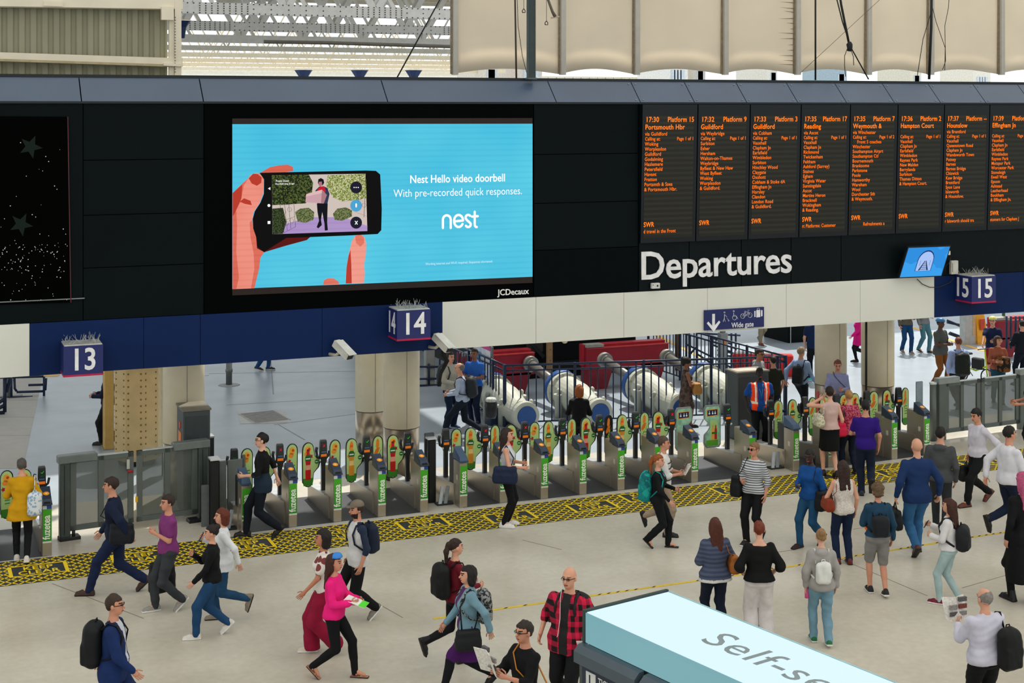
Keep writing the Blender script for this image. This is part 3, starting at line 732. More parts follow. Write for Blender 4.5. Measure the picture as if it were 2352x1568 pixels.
# ================================================================== ROOFS, SAIL, CLADDING
# unseen station roof, opaque slabs shaped so the sun falls only behind the gates
roofm = M('#d9d2c2', .7)
def roof_slab(x0, x1, y0, y1, z=15.0):
    mb = MB(); mb.box((x0, y0, z), (x1, y1, z + .25)); o = mb.build('sun_blocking_roof', roofm, ceil_); return o
ceil_ = empty('ceiling', (0, 0, 0)); struct(ceil_)
# gaps left between the slabs set where sunlight lands on the floor
roof_slab(-45, 75, -30, 34.6)
roof_slab(-45, 6.5, 34.6, 38.2)
roof_slab(-45, 17, 39.4, 80)
roof_slab(17, 27, 43.0, 80)
roof_slab(27, 75, 49, 80)

def truss(Y, zc, hc, xa, xb, thick, name_i, col, ztop=13.2, bay=3.1, lab=None, rivets=False):
    t = empty('roof_truss', (xa, Y, zc)); struct(t); m = M(col, .6, var=.06)
    mb = MB(); mb.box((0, -.12, -hc/2), (xb - xa, .12, hc/2)); mb.build('bottom_chord', m, t)
    if name_i < 3:
        mb = MB(); mb.box((0, -.12, ztop - zc - .2), (xb - xa, .12, ztop - zc + .2)); mb.build('top_chord', m, t)
    n = int((xb - xa) / bay); hh = ztop - zc
    for i in range(n):
        x = i * bay
        for (a, b) in ((x, x + bay*.5), (x + bay, x + bay*.5)):
            mb = MB(); mb.bar((a, -.02, hh), (b, -.02, 0), thick, .1, up=(0,1,0)); mb.build('diagonal', m, t)
        if name_i >= 3: continue
        mb = MB(); mb.bar((x + bay*.25, .06, hh), (x + bay*.75, .06, 0), thick*.55, .06, up=(0,1,0)); mb.build('diagonal', m, t)
        mb = MB(); mb.bar((x + bay*.95, .09, hh), (x + bay*.45, .09, 0), thick*.6, .06, up=(0,1,0)); mb.build('diagonal', m, t)
    if rivets:
        mb = MB(); nx = int((xb - xa) / .19)
        for i in range(nx):
            for z in (-hc*.42, hc*.42): mb.lathe([(.022, 0), (.014, .02)], 5, (0, 0, 0)); 
            for j in (-2, -1):
                z = -hc*.42 if j == -2 else hc*.42
        mb = MB()
        for i in range(nx):
            x = i * .19
            zz = [-hc*.42, hc*.42] + ([-hc*.2, 0, hc*.2] if (i // 9) % 3 == 1 else ([0] if i % 3 == 0 else []))
            for z in zz: mb.add([(x-.02, -.135, z-.02), (x+.02, -.135, z-.02), (x+.02, -.135, z+.02), (x-.02, -.135, z+.02), (x, -.15, z)], [(0,1,4),(1,2,4),(2,3,4),(3,0,4)])
        o = mb.build('rivets', M('#5c5850', .6), t); o['kind'] = 'stuff'
    return t
xr = lambda px, Y: wl(px, 100, Y).x
Ys = [47, 57, 67.5, 78, 88, 98, 108, 119, 130, 142]
cols = ['#f0eeea', '#f0eee9', '#f2eee5', '#ece4d4', '#e0d2b6', '#e2ceaa', '#e4d0ac', '#e6d6b8', '#e9dfc8', '#ece6d6']
for i, Y in enumerate(Ys):
    truss(Y, 10.75, .36 if i < 3 else .26, xr(330, Y) , xr(1160, Y), .22 if i < 3 else .075, i, cols[i], ztop=13.3, bay=3.0 - i*.05, rivets=i < 2)
# longitudinal purlins and boarding overhead (parallel to the trusses)
rnd = random.Random(11)
Y = 50.0; k = 0
while Y < 74:
    dark = k % 2 == 1 and Y < 74
    zz = 13.45
    g = 2.6 if Y < 84 else 3.6
    mb = MB(); mb.box((xr(330, Y), Y, zz), (xr(1160, Y), Y + g*(.62 if Y < 74 else .25), zz + .12))
    o = mb.build('roof_board', M('#f0dcb8' if not dark else '#3a3c3e', .7), ceil_)
    mb = MB(); mb.box((xr(330, Y), Y - .5, zz - .55), (xr(1160, Y), Y - .35, zz)); mb.build('purlin', M('#e6d6ba' if k % 3 else '#d8cdbb', .7), ceil_)
    Y += g; k += 1
for px in (520, 690, 860, 1010):     # rafters running away from the viewer
    x = wl(px, 60, 50).x - 3
    mb = MB(); mb.bar((x, 46, 12.2), (x - 9, 150, 12.2), .18, .3); mb.build('rafter', M('#cfc6b2', .6), ceil_)
# bright glazed end screen with thin mullions
gl = empty('window_1', (xr(300, 150), 150, 8)); struct(gl)
for i in range(64):
    x = i * 1.0; mb = MB(); mb.box((x, 0, -1.0), (x + .05, .1, 3.0)); mb.build('mullion', M('#d5dcdc', .5), gl)
mb = MB(); mb.box((0, 0, 2.85), (64, .12, 3.1)); mb.box((0, 0, .35), (64, .1, .45)); mb.build('window_frame', M('#d9cfb8', .5), gl)
mb = MB()
for i in range(32): mb.bar((i*2, -.1, 2.9), (i*2 + 1, -.1, .5), .09); mb.bar((i*2+2, -.1, 2.9), (i*2 + 1, -.1, .5), .09)
mb.build('bracing', M('#c7b48e', .6), gl)
for px in (418, 697, 826, 950):
    p = wl(px, 176 if px > 500 else 62, 110 if px > 500 else 44); s = .62 if px > 500 else .22
    t = empty('column_head', p, 0, {418: 'dark blue column head by the cream frame at the top left', 697: 'dark blue column head in the far roof, left of three', 826: 'dark blue column head in the far roof, middle of three', 950: 'dark blue column head in the far roof, right of three'}[px], 'column', 'dark blue column heads')
    mb = MB(); mb.lathe([(.18*s*2, -1.5*s), (.3*s*2, 0), (.55*s*2, .75*s), (.6*s*2, .8*s)], 8, smooth=False); mb.build('flared_head', M('#182a50', .6), t)
    mb = MB(); mb.lathe([(.62*s*2, .8*s), (.62*s*2, .95*s)], 8, smooth=False); mb.build('cap', M('#ded6c6', .6), t)
# dark services pipe across the roof
a = wl(606, 96, 44); b = wl(1034, 107, 44)
tag(MB().tube([(0, 0, 0), tuple((b - a)*.33 + Vector((0,0,.02))), tuple(b - a)], .055, 8).build('service_pipe', M('#6b675c', .6), None, a), 'thin grey pipe running across in front of the roof trusses', 'pipe')

# corrugated wall with cream frame (upper left)
YC = 33.0
cw = empty('wall_corrugated', wl(-400, 170, YC)); struct(cw); o_ = cw.location
xe = wl(390, 100, YC).x - o_.x; zt = wl(100, -40, YC).z - o_.z; zlow = 7.0 - o_.z
mb = MB(); pts = []; x = 0.0; pit = .235
while x < xe:
    for dx, dy in ((0, 0), (.07, 0), (.10, .05), (.17, .05), (.20, 0)):
        if x + dx < xe: pts.append((x + dx, dy))
    x += pit
n = len(pts)
mb.add([(x, y, zlow) for x, y in pts] + [(x, y, zt) for x, y in pts], [(i, i+1, n+i+1, n+i) for i in range(n-1)])
mb.build('corrugated_sheet', M('#97967f', .6, var=.06, scale=1.2), cw)
crm = M('#e8e0cb', .55, var=.05, scale=2)
def beam(px0, py0, px1, py1, h, dep, Yp, nm='frame_beam', m=crm, par=cw):
    a = wl(px0, py0, Yp) - par.location; b = wl(px1, py1, Yp) - par.location
    mb = MB(); mb.bar(a, b, dep, h); return mb.build(nm, m, par)
beam(-400, -6, 418, 8, .26, .22, YC - .2); beam(-400, 8, 400, 20, .06, .1, YC - .12, m=M('#c9bd9f', .6))
beam(-400, 117, 418, 143, .17, .2, YC - .2); beam(-400, 125, 395, 151, .05, .3, YC-.16, m=M('#b3a684', .6))
beam(408, -40, 408, 182, .14, .14, YC - .25); beam(393, -40, 393, 182, .10, .12, YC - .2)
beam(384, 16, 384, 46, .26, .16, YC - .3, 'bracket'); beam(100, 8, 144, 10, .1, .1, YC-.3, 'bracket'); beam(374, 148, 418, 150, .06, .25, YC - .25, 'bracket')
mb = MB(); 
for i in range(20):
    p = wl(402.5, 40 + i*6.6, YC - .36) - cw.location; mb.box((p.x-.008, p.y, p.z-.012), (p.x+.008, p.y+.02, p.z+.012))
x_ = mb.build('slots', M('#4a4537', .7), cw); x_['kind'] = 'stuff'

# cream fabric sail with ribs and a scalloped lower edge
YS = 31.5
sailm = M('#f2ebdd', .9, var=.07, scale=.9)
_nt = sailm.node_tree; _b = _nt.nodes['Principled BSDF']; _t = _nt.nodes.new('ShaderNodeBsdfTranslucent'); _t.inputs[0].default_value = lin('#f9eedc')
_m = _nt.nodes.new('ShaderNodeMixShader'); _m.inputs[0].default_value = .58; _nt.links.new(_b.outputs[0], _m.inputs[1]); _nt.links.new(_t.outputs[0], _m.inputs[2]); _nt.links.new(_m.outputs[0], _nt.nodes['Material Output'].inputs[0])
ribs = [1043, 1290, 1460, 1663, 1829, 1992, 2135, 2297, 2460, 2630, 2800]
sail = tag(empty('fabric_sail', wl(1290, 165, YS)), 'cream fabric sail hung in ribbed bays above the departure boards', 'sail')
so = Vector(sail.location)
for a, b in zip(ribs, ribs[1:]):
    pa = wl(a, 165, YS); pb = wl(b, 165, YS); n = 14; mrow = 10; vs = []
    zb = wl(a, 169, YS).z; zb2 = wl(b, 171, YS).z
    for j in range(mrow + 1):
        for i in range(n + 1):
            u = i / n; v = j / mrow
            zl = zb + (zb2 - zb)*u + .125*math.sin(PI*u)
            z = zl + (12.2 - zl)*v
            x = pa.x + (pb.x - pa.x)*u
            y = YS + .16*math.sin(PI*u)*(1 - .3*v) + .02*math.sin(9*u + 3*v)
            vs.append((x - so.x, y - so.y, z - so.z))
    mb = MB(); w_ = n + 1
    mb.add(vs, [(j*w_+i, j*w_+i+1, (j+1)*w_+i+1, (j+1)*w_+i) for j in range(mrow) for i in range(n)], True)
    o = mb.build('fabric_bay', sailm, sail)
    md = o.modifiers.new('thickness', 'SOLIDIFY'); md.thickness = .012
for i, r_ in enumerate(ribs[:-1]):
    p = wl(r_, 172, YS); mb = MB(); mb.box((p.x - so.x - .055, -.13, p.z - so.z), (p.x - so.x + .055, .02, 12.2 - so.z))
    mb.build('rib', M('#b5b2aa', .6, var=.05), sail)
    mb = MB(); mb.box((p.x - so.x - .085, -.05, p.z - so.z + .02), (p.x - so.x - .055, .03, 12.2 - so.z)); mb.build('rib_edge', M('#8a7c66', .7, var=.2, scale=14), sail)
# dark stains in the fabric next to the fifth rib
rnd = random.Random(5); st_ = M('#7d6f5c', .9)
for i in range(13):
    py = 6 + i*12 + rnd.uniform(-2, 2); L_ = rnd.uniform(12, 42)
    a = wl(1823, py, YS - .02); b = wl(1823 - L_, py - rnd.uniform(-1, 3), YS + .06); mb = MB()
    mb.add([a - so + Vector((0,-.01,-.012)), a - so + Vector((0,-.01,.012)), b - so + Vector((0,-.03,0))], [(0,1,2)]); mb.build('stain', st_, sail)
# pale buildings and trunking seen below the sail
for i, (px, w_, c) in enumerate(((1105, 40, '#d8cdbd'), (1190, 55, '#cfc6bc'), (1530, 50, '#e3dfd6'), (1590, 30, '#bfb9ad'), (1760, 25, '#dcd6c8'), (1915, 30, '#9fb0b8'), (2090, 26, '#dcd2bd'), (2235, 40, '#e0d9ca'))):
    Yb = 118 + i*3; a = wl(px, 200, Yb); b = wl(px + w_, 200, Yb)
    t = tag(empty('distant_building', (a.x, Yb, 0)), 'pale %s building front seen below the fabric sail, %s from the left' % (['beige','grey-beige','white','taupe','cream','blue-grey','sandy','ivory'][i], ORD[i]), 'building', 'buildings beyond the station')
    mb = MB(); mb.box((0, 0, 0), (b.x - a.x, 6, 12.5)); mb.build('wall', M(c, .8), t)
    for k in range(4):
        mb = MB(); mb.box((.5 + k*(b.x-a.x-1)/4, -.05, 9.6), (.5 + k*(b.x-a.x-1)/4 + .45, .05, 11.2)); mb.build('window', M('#c3cbd0', .3), t)
# hanger pole, rods and cables above the fascia
def vcable(pts, r, label, name='cable', Yp=YF + .45, col='#14181a', cat='cable', n=6):
    a = wl(*pts[0], Yp); q = [tuple(wl(x, y, Yp) - a) for x, y in pts]
    return tag(MB().tube(q, r, n).build(name, M(col, .6), None, a), label, cat)
t = empty('hanger_post', wl(1220, 182, YF + .3), 0, 'thick dark steel post rising from the top of the black fascia', 'post')
mb = MB(); mb.bbox((-.075, -.07, 0), (.075, .07, 4.2), .01); mb.build('post', M('#2c3a3c', .5), t)
mb = MB(); mb.box((-.095, -.085, 0), (.095, .085, .03)); mb.box((.052, -.078, .1), (.062, -.07, 4.2)); mb.build('flange', M('#4d5a5a', .5), t)
vcable([(1186, 182), (1182, -60)], .018, 'dark vertical rod left of the thick post', 'rod', col='#3a342c')
vcable([(1210, 168), (1200, 130), (1190, 60), (1186, -60)], .006, 'thin cable hanging beside the thick post')
vcable([(911, 180), (1012, -4), (1040, -60)], .014, 'black diagonal cable in front of the roof trusses')
vcable([(1873, 184), (1873, -60)], .02, 'straight black vertical rod in front of the sail', 'rod')
vcable([(1995, 182), (1955, 110), (1935, 50), (1915, -30)], .014, 'black cable slanting to the knotted bundle')
vcable([(1950, 100), (1942, 60), (1932, 10), (1925, -40)], .026, 'thick black cable bundle above the knot')
vcable([(1942, 176), (1940, 150), (1940, 128), (1946, 112), (1954, 112), (1960, 130), (1961, 150)], .008, 'loose loop of black cable below the knot')
t = tag(MB().tube([(0,0,-.12), (.01,0,-.05), (0,0,.03), (.01,0,.09)], [.05, .06, .07, .03], 8).build('knot', M('#14181a', .7), None, wl(1951, 105, YF + .4)), 'black knot of cable ties in front of the sail', 'knot')
vcable([(1838, 168), (2022, -2), (2050, -30)], .005, 'very thin wire running diagonally up to the right', 'wire', col='#5a5248')
vcable([(2134, 182), (2139, 60), (2140, -40)], .03, 'thick black cable pair hanging down to the fascia')
vcable([(2106, 180), (2120, 90), (2138, 30), (2140, -40)], .008, 'thin black cable left of the thick pair')
vcable([(2170, 162), (2171, 110), (2150, 50), (2140, 10)], .007, 'thin black cable right of the thick pair')
vcable([(2165, 160), (2172, 140), (2170, 60), (2178, 20), (2182, -30)], .007, 'curly black cable at the far right of the thick pair')
for px, py, nm in ((1203, 22, 'left'), (1255, 50, 'right')):
    a = wl(px, py, YF + .45); t = empty('hanging_shackle', a, 0, 'small dark shackle on a wire, %s of the thick post' % nm, 'shackle')
    mb = MB(); mb.tube([(0, 0, 0), (.002, 0, 1.2)], .005, 5); mb.build('wire', M('#2b2822', .6), t)
    mb = MB(); mb.tube([(-.03, 0, -.06), (-.03, 0, -.02), (0, 0, .02), (.03, 0, -.02), (.03, 0, -.06), (-.03, 0, -.06)], .009, 6); mb.build('shackle', M('#15171a', .5), t)
a = wl(1275, 38, YF + .45); t = empty('drop_arm', a, 0, 'grey drop arm with a flat foot in front of the sail', 'bracket')
mb = MB(); mb.tube([(0, 0, 0), (-.06, 0, .1), (-.22, 0, .5)], [.04, .03, .025], 8); mb.build('arm', M('#5e564c', .6), t)
mb = MB(); mb.tube([(-.09, 0, -.03), (.09, 0, 0)], .02, 8, flat=.7); mb.build('foot', M('#b3a791', .6), t)

# ================================================================== COLUMNS
def round_column(px, py, rad, label, zt=3.6, z1=1.05):
    c = gr(px, py); t = empty('column', c, 0, label, 'column', 'round cream columns')
    mb = MB(); mb.lathe([(rad*.985, 0), (rad*.985, z1)], 40); mb.build('steel_skirt', M('#a39786', .28, .75, var=.10, scale=1.2), t)
    mb = MB(); mb.lathe([(rad, z1 + .012), (rad, zt)], 40); mb.build('shaft', M('#dcd3b9', .45, var=.03), t)
    mb = MB(); mb.lathe([(rad*.99, z1), (rad*.99, z1 + .012)], 40); mb.lathe([(rad*1.01, 0), (rad*1.01, .06)], 40); mb.build('joint_ring', M('#2b2824', .5), t)
    mb = MB(); mb.box((-.01, -rad - .004, z1 + .02), (.004, -rad + .01, zt)); mb.build('seam', M('#9c9480', .6), t)
    return t
round_column(422, 1136, .40, 'round cream column with steel skirt behind the riveted column')
round_column(852, 1052, .34, 'slimmer round cream column with steel skirt, left of the pair under the number 14')
round_column(922, 1096, .375, 'round cream column with steel skirt, right of the pair under the number 14')
round_column(1908, 982, .376, 'round cream column with steel skirt right of the hi-vis guard')
round_column(2016, 985, .385, 'round cream column with a black pipe, at the right under the cream band')
p = gr(1986, 997); tag(MB().tube([(0, 0, 0), (0, 0, 3.5)], .028, 8).build('drain_pipe', M('#1b2020', .5), None, p + Vector((-.0, -.06, 0))), 'black vertical pipe on the left side of the right hand column', 'pipe')
p = gr(1874, 1000); tag(MB().bbox((-.03, -.03, 0), (.03, .03, 1.05), .01).build('red_post', M('#c25a5a', .5), None, p + Vector((0, -.08, 0))), 'slim red post at the foot of the column right of the hi-vis guard', 'post')
# riveted octagonal column
c = gr(316, 1062); t = empty('riveted_column', c, .12, 'octagonal cream column with rows of rivets', 'column')
R8 = .49; rm = M('#c9ae7c', .5, var=.10, scale=3); 
mb = MB(); mb.lathe([(R8, .12), (R8, 3.0)], 8, smooth=False); mb.build('shaft', rm, t)
mb = MB(); mb.lathe([(R8 + .04, 2.12), (R8 + .1, 2.2), (R8 + .1, 2.6)], 8, smooth=False); mb.build('collar', M('#1f2a2c', .6), t)
mb = MB(); mb.lathe([(R8*.8, 0), (R8*.9, .12)], 8, smooth=False); mb.build('base', M('#2a2d2c', .6), t)
mb = MB()
for k in range(8):
    a0 = 2*PI*k/8; a1 = 2*PI*(k+1)/8
    v0 = Vector((R8*math.cos(a0), R8*math.sin(a0), 0)); v1 = Vector((R8*math.cos(a1), R8*math.sin(a1), 0)); nn = ((v0+v1)/2).normalized()
    for f in (.15, .85):
        for j in range(15):
            p = v0.lerp(v1, f) + Vector((0, 0, .22 + j*.135)); s = .018
            u = (v1 - v0).normalized()*s; zz = Vector((0,0,s))
            mb.add([p-u-zz, p+u-zz, p+u+zz, p-u+zz, p + nn*.02], [(0,1,4),(1,2,4),(2,3,4),(3,0,4)])
o = mb.build('rivets', M('#7d6236', .5), t); o['kind'] = 'stuff'
a = gr(250, 1030); t = empty('flat_post', a, 0, 'flat ochre post left of the riveted column', 'post')
mb = MB(); mb.bbox((-.10, -.1, 0), (.10, .3, 3.4), .006); mb.build('post', M('#c9a35c', .5, var=.08), t)
mb = MB(); mb.box((-.14, -.14, 0), (.14, .34, .02)); mb.build('base_plate', M('#8f8a7c', .5), t)
a = gr(378, 1090); t = empty('pipe_casing', a, 0, 'narrow cream casing between the riveted and the round column', 'casing')
mb = MB(); mb.bbox((-.10, -.1, .55), (.10, .2, 3.3), .01); mb.build('casing', M('#cbbf9d', .5), t)
mb = MB(); mb.tube([(0, 0, 0), (0, 0, .55)], .06, 10); mb.build('pipe', M('#3a3833', .5), t)

# dark equipment cabinets
def cabinet(px, py, w_, d_, h_, label, col='#3f4749'):
    c = gr(px, py); t = empty('equipment_cabinet', c, 0, label, 'cabinet', 'dark equipment cabinets')
    mb = MB(); mb.bbox((-w_/2, 0, 0), (w_/2, d_, h_), .012); mb.build('case', M(col, .5, var=.06), t)
    mb = MB(); mb.box((-w_/2 - .02, -.02, h_), (w_/2 + .02, d_ + .02, h_ + .035)); mb.build('lid', M('#6f6a5c', .5), t)
    mb = MB(); mb.box((-w_/2 + .04, -.008, .1), (w_/2 - .04, 0, h_ - .1)); mb.build('door', M('#333c3e', .5), t)
    mb = MB(); mb.box((w_/2 - .1, -.03, h_*.5), (w_/2 - .08, -.008, h_*.58)); mb.build('handle', M('#8b8f90', .4, .6), t)
    return t
t = cabinet(452, 1180, .50, .72, 1.93, 'dark grey cabinet with an orange warning label behind the glass double gates')
mb = MB(); mb.box((-.262, .2, 1.25), (-.25, .5, 1.5)); mb.build('warning_label', M('#e07b28', .5), t)
mb = MB(); mb.box((-.262, .28, 1.56), (-.25, .42, 1.68)); mb.build('warning_label', M('#c2432e', .5), t)
t = cabinet(1730, 1010, .82, .5, 1.54, 'dark grey cabinet behind the hi-vis guard')
mb = MB(); mb.add([(-.36, .1, 1.58), (.2, .05, 1.58), (.26, .35, 1.58), (-.1, .42, 1.58), (-.37, .4, 1.58)], [(0,1,2,3,4)]); mb.build('newspaper', M('#cfb5a4', .7), t)
mb = MB(); t2 = empty('slim_pillar', gr(486, 1166), 0, 'tall dark slim pillar at the right end of the glass double gates', 'pillar')
mb.bbox((-.05, 0, 0), (.05, .25, 1.35), .01); mb.build('pillar', M('#23292a', .5), t2)
mb = MB(); mb.box((-.055, -.005, 1.33), (.055, .255, 1.36)); mb.build('cap', M('#9aa0a0', .4), t2)

# ================================================================== TICKET GATES
steel = M('#aba395', .34, .65, var=.08, scale=1.5); darkst = M('#2a2f31', .45, .2); blk = M('#101416', .4, spec=.4)
slate = M('#2c3a4e', .35, var=.08); green_ = None
def green_mat():
    m = pattern('zgrad', '#0b7a2c', '#4fb524', 1.0, rough=.45); return m
def paddle(name, side, par, fruit, x0, y0, open_=0.0):
    """side -1: broad paddle with a printed bottle and an ear towards the post; +1: slim paddle with fruit"""
    a = Vector((x0, y0, 0)); ca, sa = math.cos(open_), math.sin(open_)
    ux = Vector((ca, sa, 0)); uz = Vector((0, 0, 1))
    w_ = .115; z0, z1 = .42, 1.27
    out = []
    for k in range(9): an = PI*k/8; out.append((w_*math.cos(an), z1 - w_*1.15 + w_*1.15*math.sin(an)))
    if side < 0:
        out = out[:] + [(-w_*1.04, 1.0), (-w_, z0 + .1)] + [(-w_*.86*math.cos(PI*k/6), z0 + .1 - .1*math.sin(PI*k/6)) for k in range(1, 6)] + [(w_*.86, z0 + .1), (w_*1.0, z0 + .26), (w_ + .10, z0 + .36), (w_ + .13, z0 + .46), (w_ + .12, z0 + .54), (w_ + .03, z0 + .58)]
    else:
        out = out[:] + [(-w_*1.0, 1.0), (-w_*.95, z0 + .1)] + [(-w_*.86*math.cos(PI*k/6), z0 + .1 - .1*math.sin(PI*k/6)) for k in range(1, 6)] + [(w_*.95, z0 + .1)]
    if side > 0: out = [(-x, z) for x, z in out][::-1]
    def ins(pts, f): 
        cx_ = sum(p[0] for p in pts)/len(pts); cz_ = sum(p[1] for p in pts)/len(pts); return [(cx_ + (x-cx_)*f, cz_ + (z-cz_)*(1-(1-f)*.35)) for x, z in pts]
    mb = MB(); mb.prism(out, a + Vector((0, .012, 0)), ux, uz, .024); root = mb.build(name, blk, par)
    def pr(pts, m, o, nm):
        mb = MB(); q = pts if sum(pts[i-1][0]*pts[i][1]-pts[i][0]*pts[i-1][1] for i in range(len(pts))) > 0 else pts[::-1]
        mb.prism(q, a + Vector((sa*.0, -.012 - o*.0012, 0)), ux, uz, .0012); return mb.build(nm, m, root)
    pr(ins(out, .88), M('#b4d489', .4, var=.04), 0, 'green_face')
    pr([(-w_*.8, z0 + .03), (w_*.78, z0 + .03), (w_*.86, z0 + .17), (-w_*.86, z0 + .17)], M('#3f8a2c', .4), 1, 'green_foot')
    if fruit == 0:   # peach and hibiscus
        pr(circle(0, z1 - .14, .062, 14, .07), M('#f0a232', .5), 1, 'fruit_print'); pr(circle(.02, z1 - .13, .026, 10), M('#b8481c', .5), 2, 'fruit_print')
        pr(circle(-.02, z1 - .22, .055, 12, .05), M('#e98e2a', .5), 1, 'fruit_print')
        fl = (-.055, z1 - .33) if side > 0 else (.06, z1 - .27)
        pr([(fl[0] + (.045 if k % 2 else .022)*math.cos(k*PI/5), fl[1] + (.05 if k % 2 else .025)*math.sin(k*PI/5)) for k in range(10)], M('#a8142c', .5), 2, 'flower_print')
    else:            # mango and lemongrass
        pr([(.0, z1 - .05), (.035, z1 - .1), (.03, z1 - .2), (-.01, z1 - .26), (-.045, z1 - .2), (-.03, z1 - .09)], M('#e0801e', .5), 1, 'fruit_print')
        pr([(.05, z1 - .22), (.02, z1 - .32), (-.05, z1 - .38), (-.085, z1 - .34), (-.04, z1 - .25)], M('#d96f1a', .5), 1, 'fruit_print')
        pr([(.08, z1 - .28), (.085, z1 - .26), (-.04, z1 - .46), (-.05, z1 - .44)], M('#7fae2c', .5), 2, 'leaf_print'); pr([(.02, z1 - .3), (.03, z1 - .3), (.0, z1 - .5), (-.02, z1 - .48)], M('#d9e27c', .5), 2, 'leaf_print')
    if side < 0:
        c1, c2 = (('#c41f1c', '#f0a48c') if fruit == 0 else ('#e0942e', '#f3cf86'))
        b = [(-.05, z0 + .14), (.05, z0 + .14), (.055, z0 + .3), (.04, z0 + .4), (.05, z0 + .48), (.055, z0 + .56), (.03, z0 + .63), (.026, z0 + .69), (-.026, z0 + .69), (-.03, z0 + .63), (-.055, z0 + .56), (-.05, z0 + .48), (-.04, z0 + .4), (-.055, z0 + .3)]
        pr(b, M(c1, .4), 3, 'bottle_print'); pr([(-.045, z0 + .33), (.045, z0 + .33), (.04, z0 + .42), (-.04, z0 + .42)], M(c2, .4), 4, 'bottle_print')
        pr([(-.056, z0 + .5), (.056, z0 + .5), (.056, z0 + .58), (.03, z0 + .61), (-.03, z0 + .61), (-.056, z0 + .58)], M('#17662c', .4), 4, 'bottle_label')
        pr([(-.044, z0 + .53), (.044, z0 + .53), (.044, z0 + .552), (-.044, z0 + .552)], M('#e8efe2', .5), 5, 'bottle_label')
        pr([(-.028, z0 + .68), (.028, z0 + .68), (.028, z0 + .72), (-.028, z0 + .72)], M('#8a1420' if fruit == 0 else '#e2571c', .4), 5, 'bottle_cap')
        pr(circle(w_ + .055, z0 + .47, .042, 12), M('#12702f', .4), 4, 'badge_print'); pr([(w_ + .03, z0 + .463), (w_ + .08, z0 + .463), (w_ + .08, z0 + .477), (w_ + .03, z0 + .477)], M('#e8efe2', .5), 5, 'badge_print')
        if fruit == 0: pr([(w_ + .06 + (.035 if k % 2 else .018)*math.cos(k*PI/5), z0 + .56 + (.035 if k % 2 else .018)*math.sin(k*PI/5)) for k in range(10)], M('#a8142c', .5), 3, 'flower_print')
    else:
        for k in range(4): pr([(-.03, z0 + .26 + k*.055), (.06, z0 + .26 + k*.055), (.06, z0 + .28 + k*.055), (-.03, z0 + .28 + k*.055)], M('#4a9440', .5), 2, 'text_line_print')
    return root
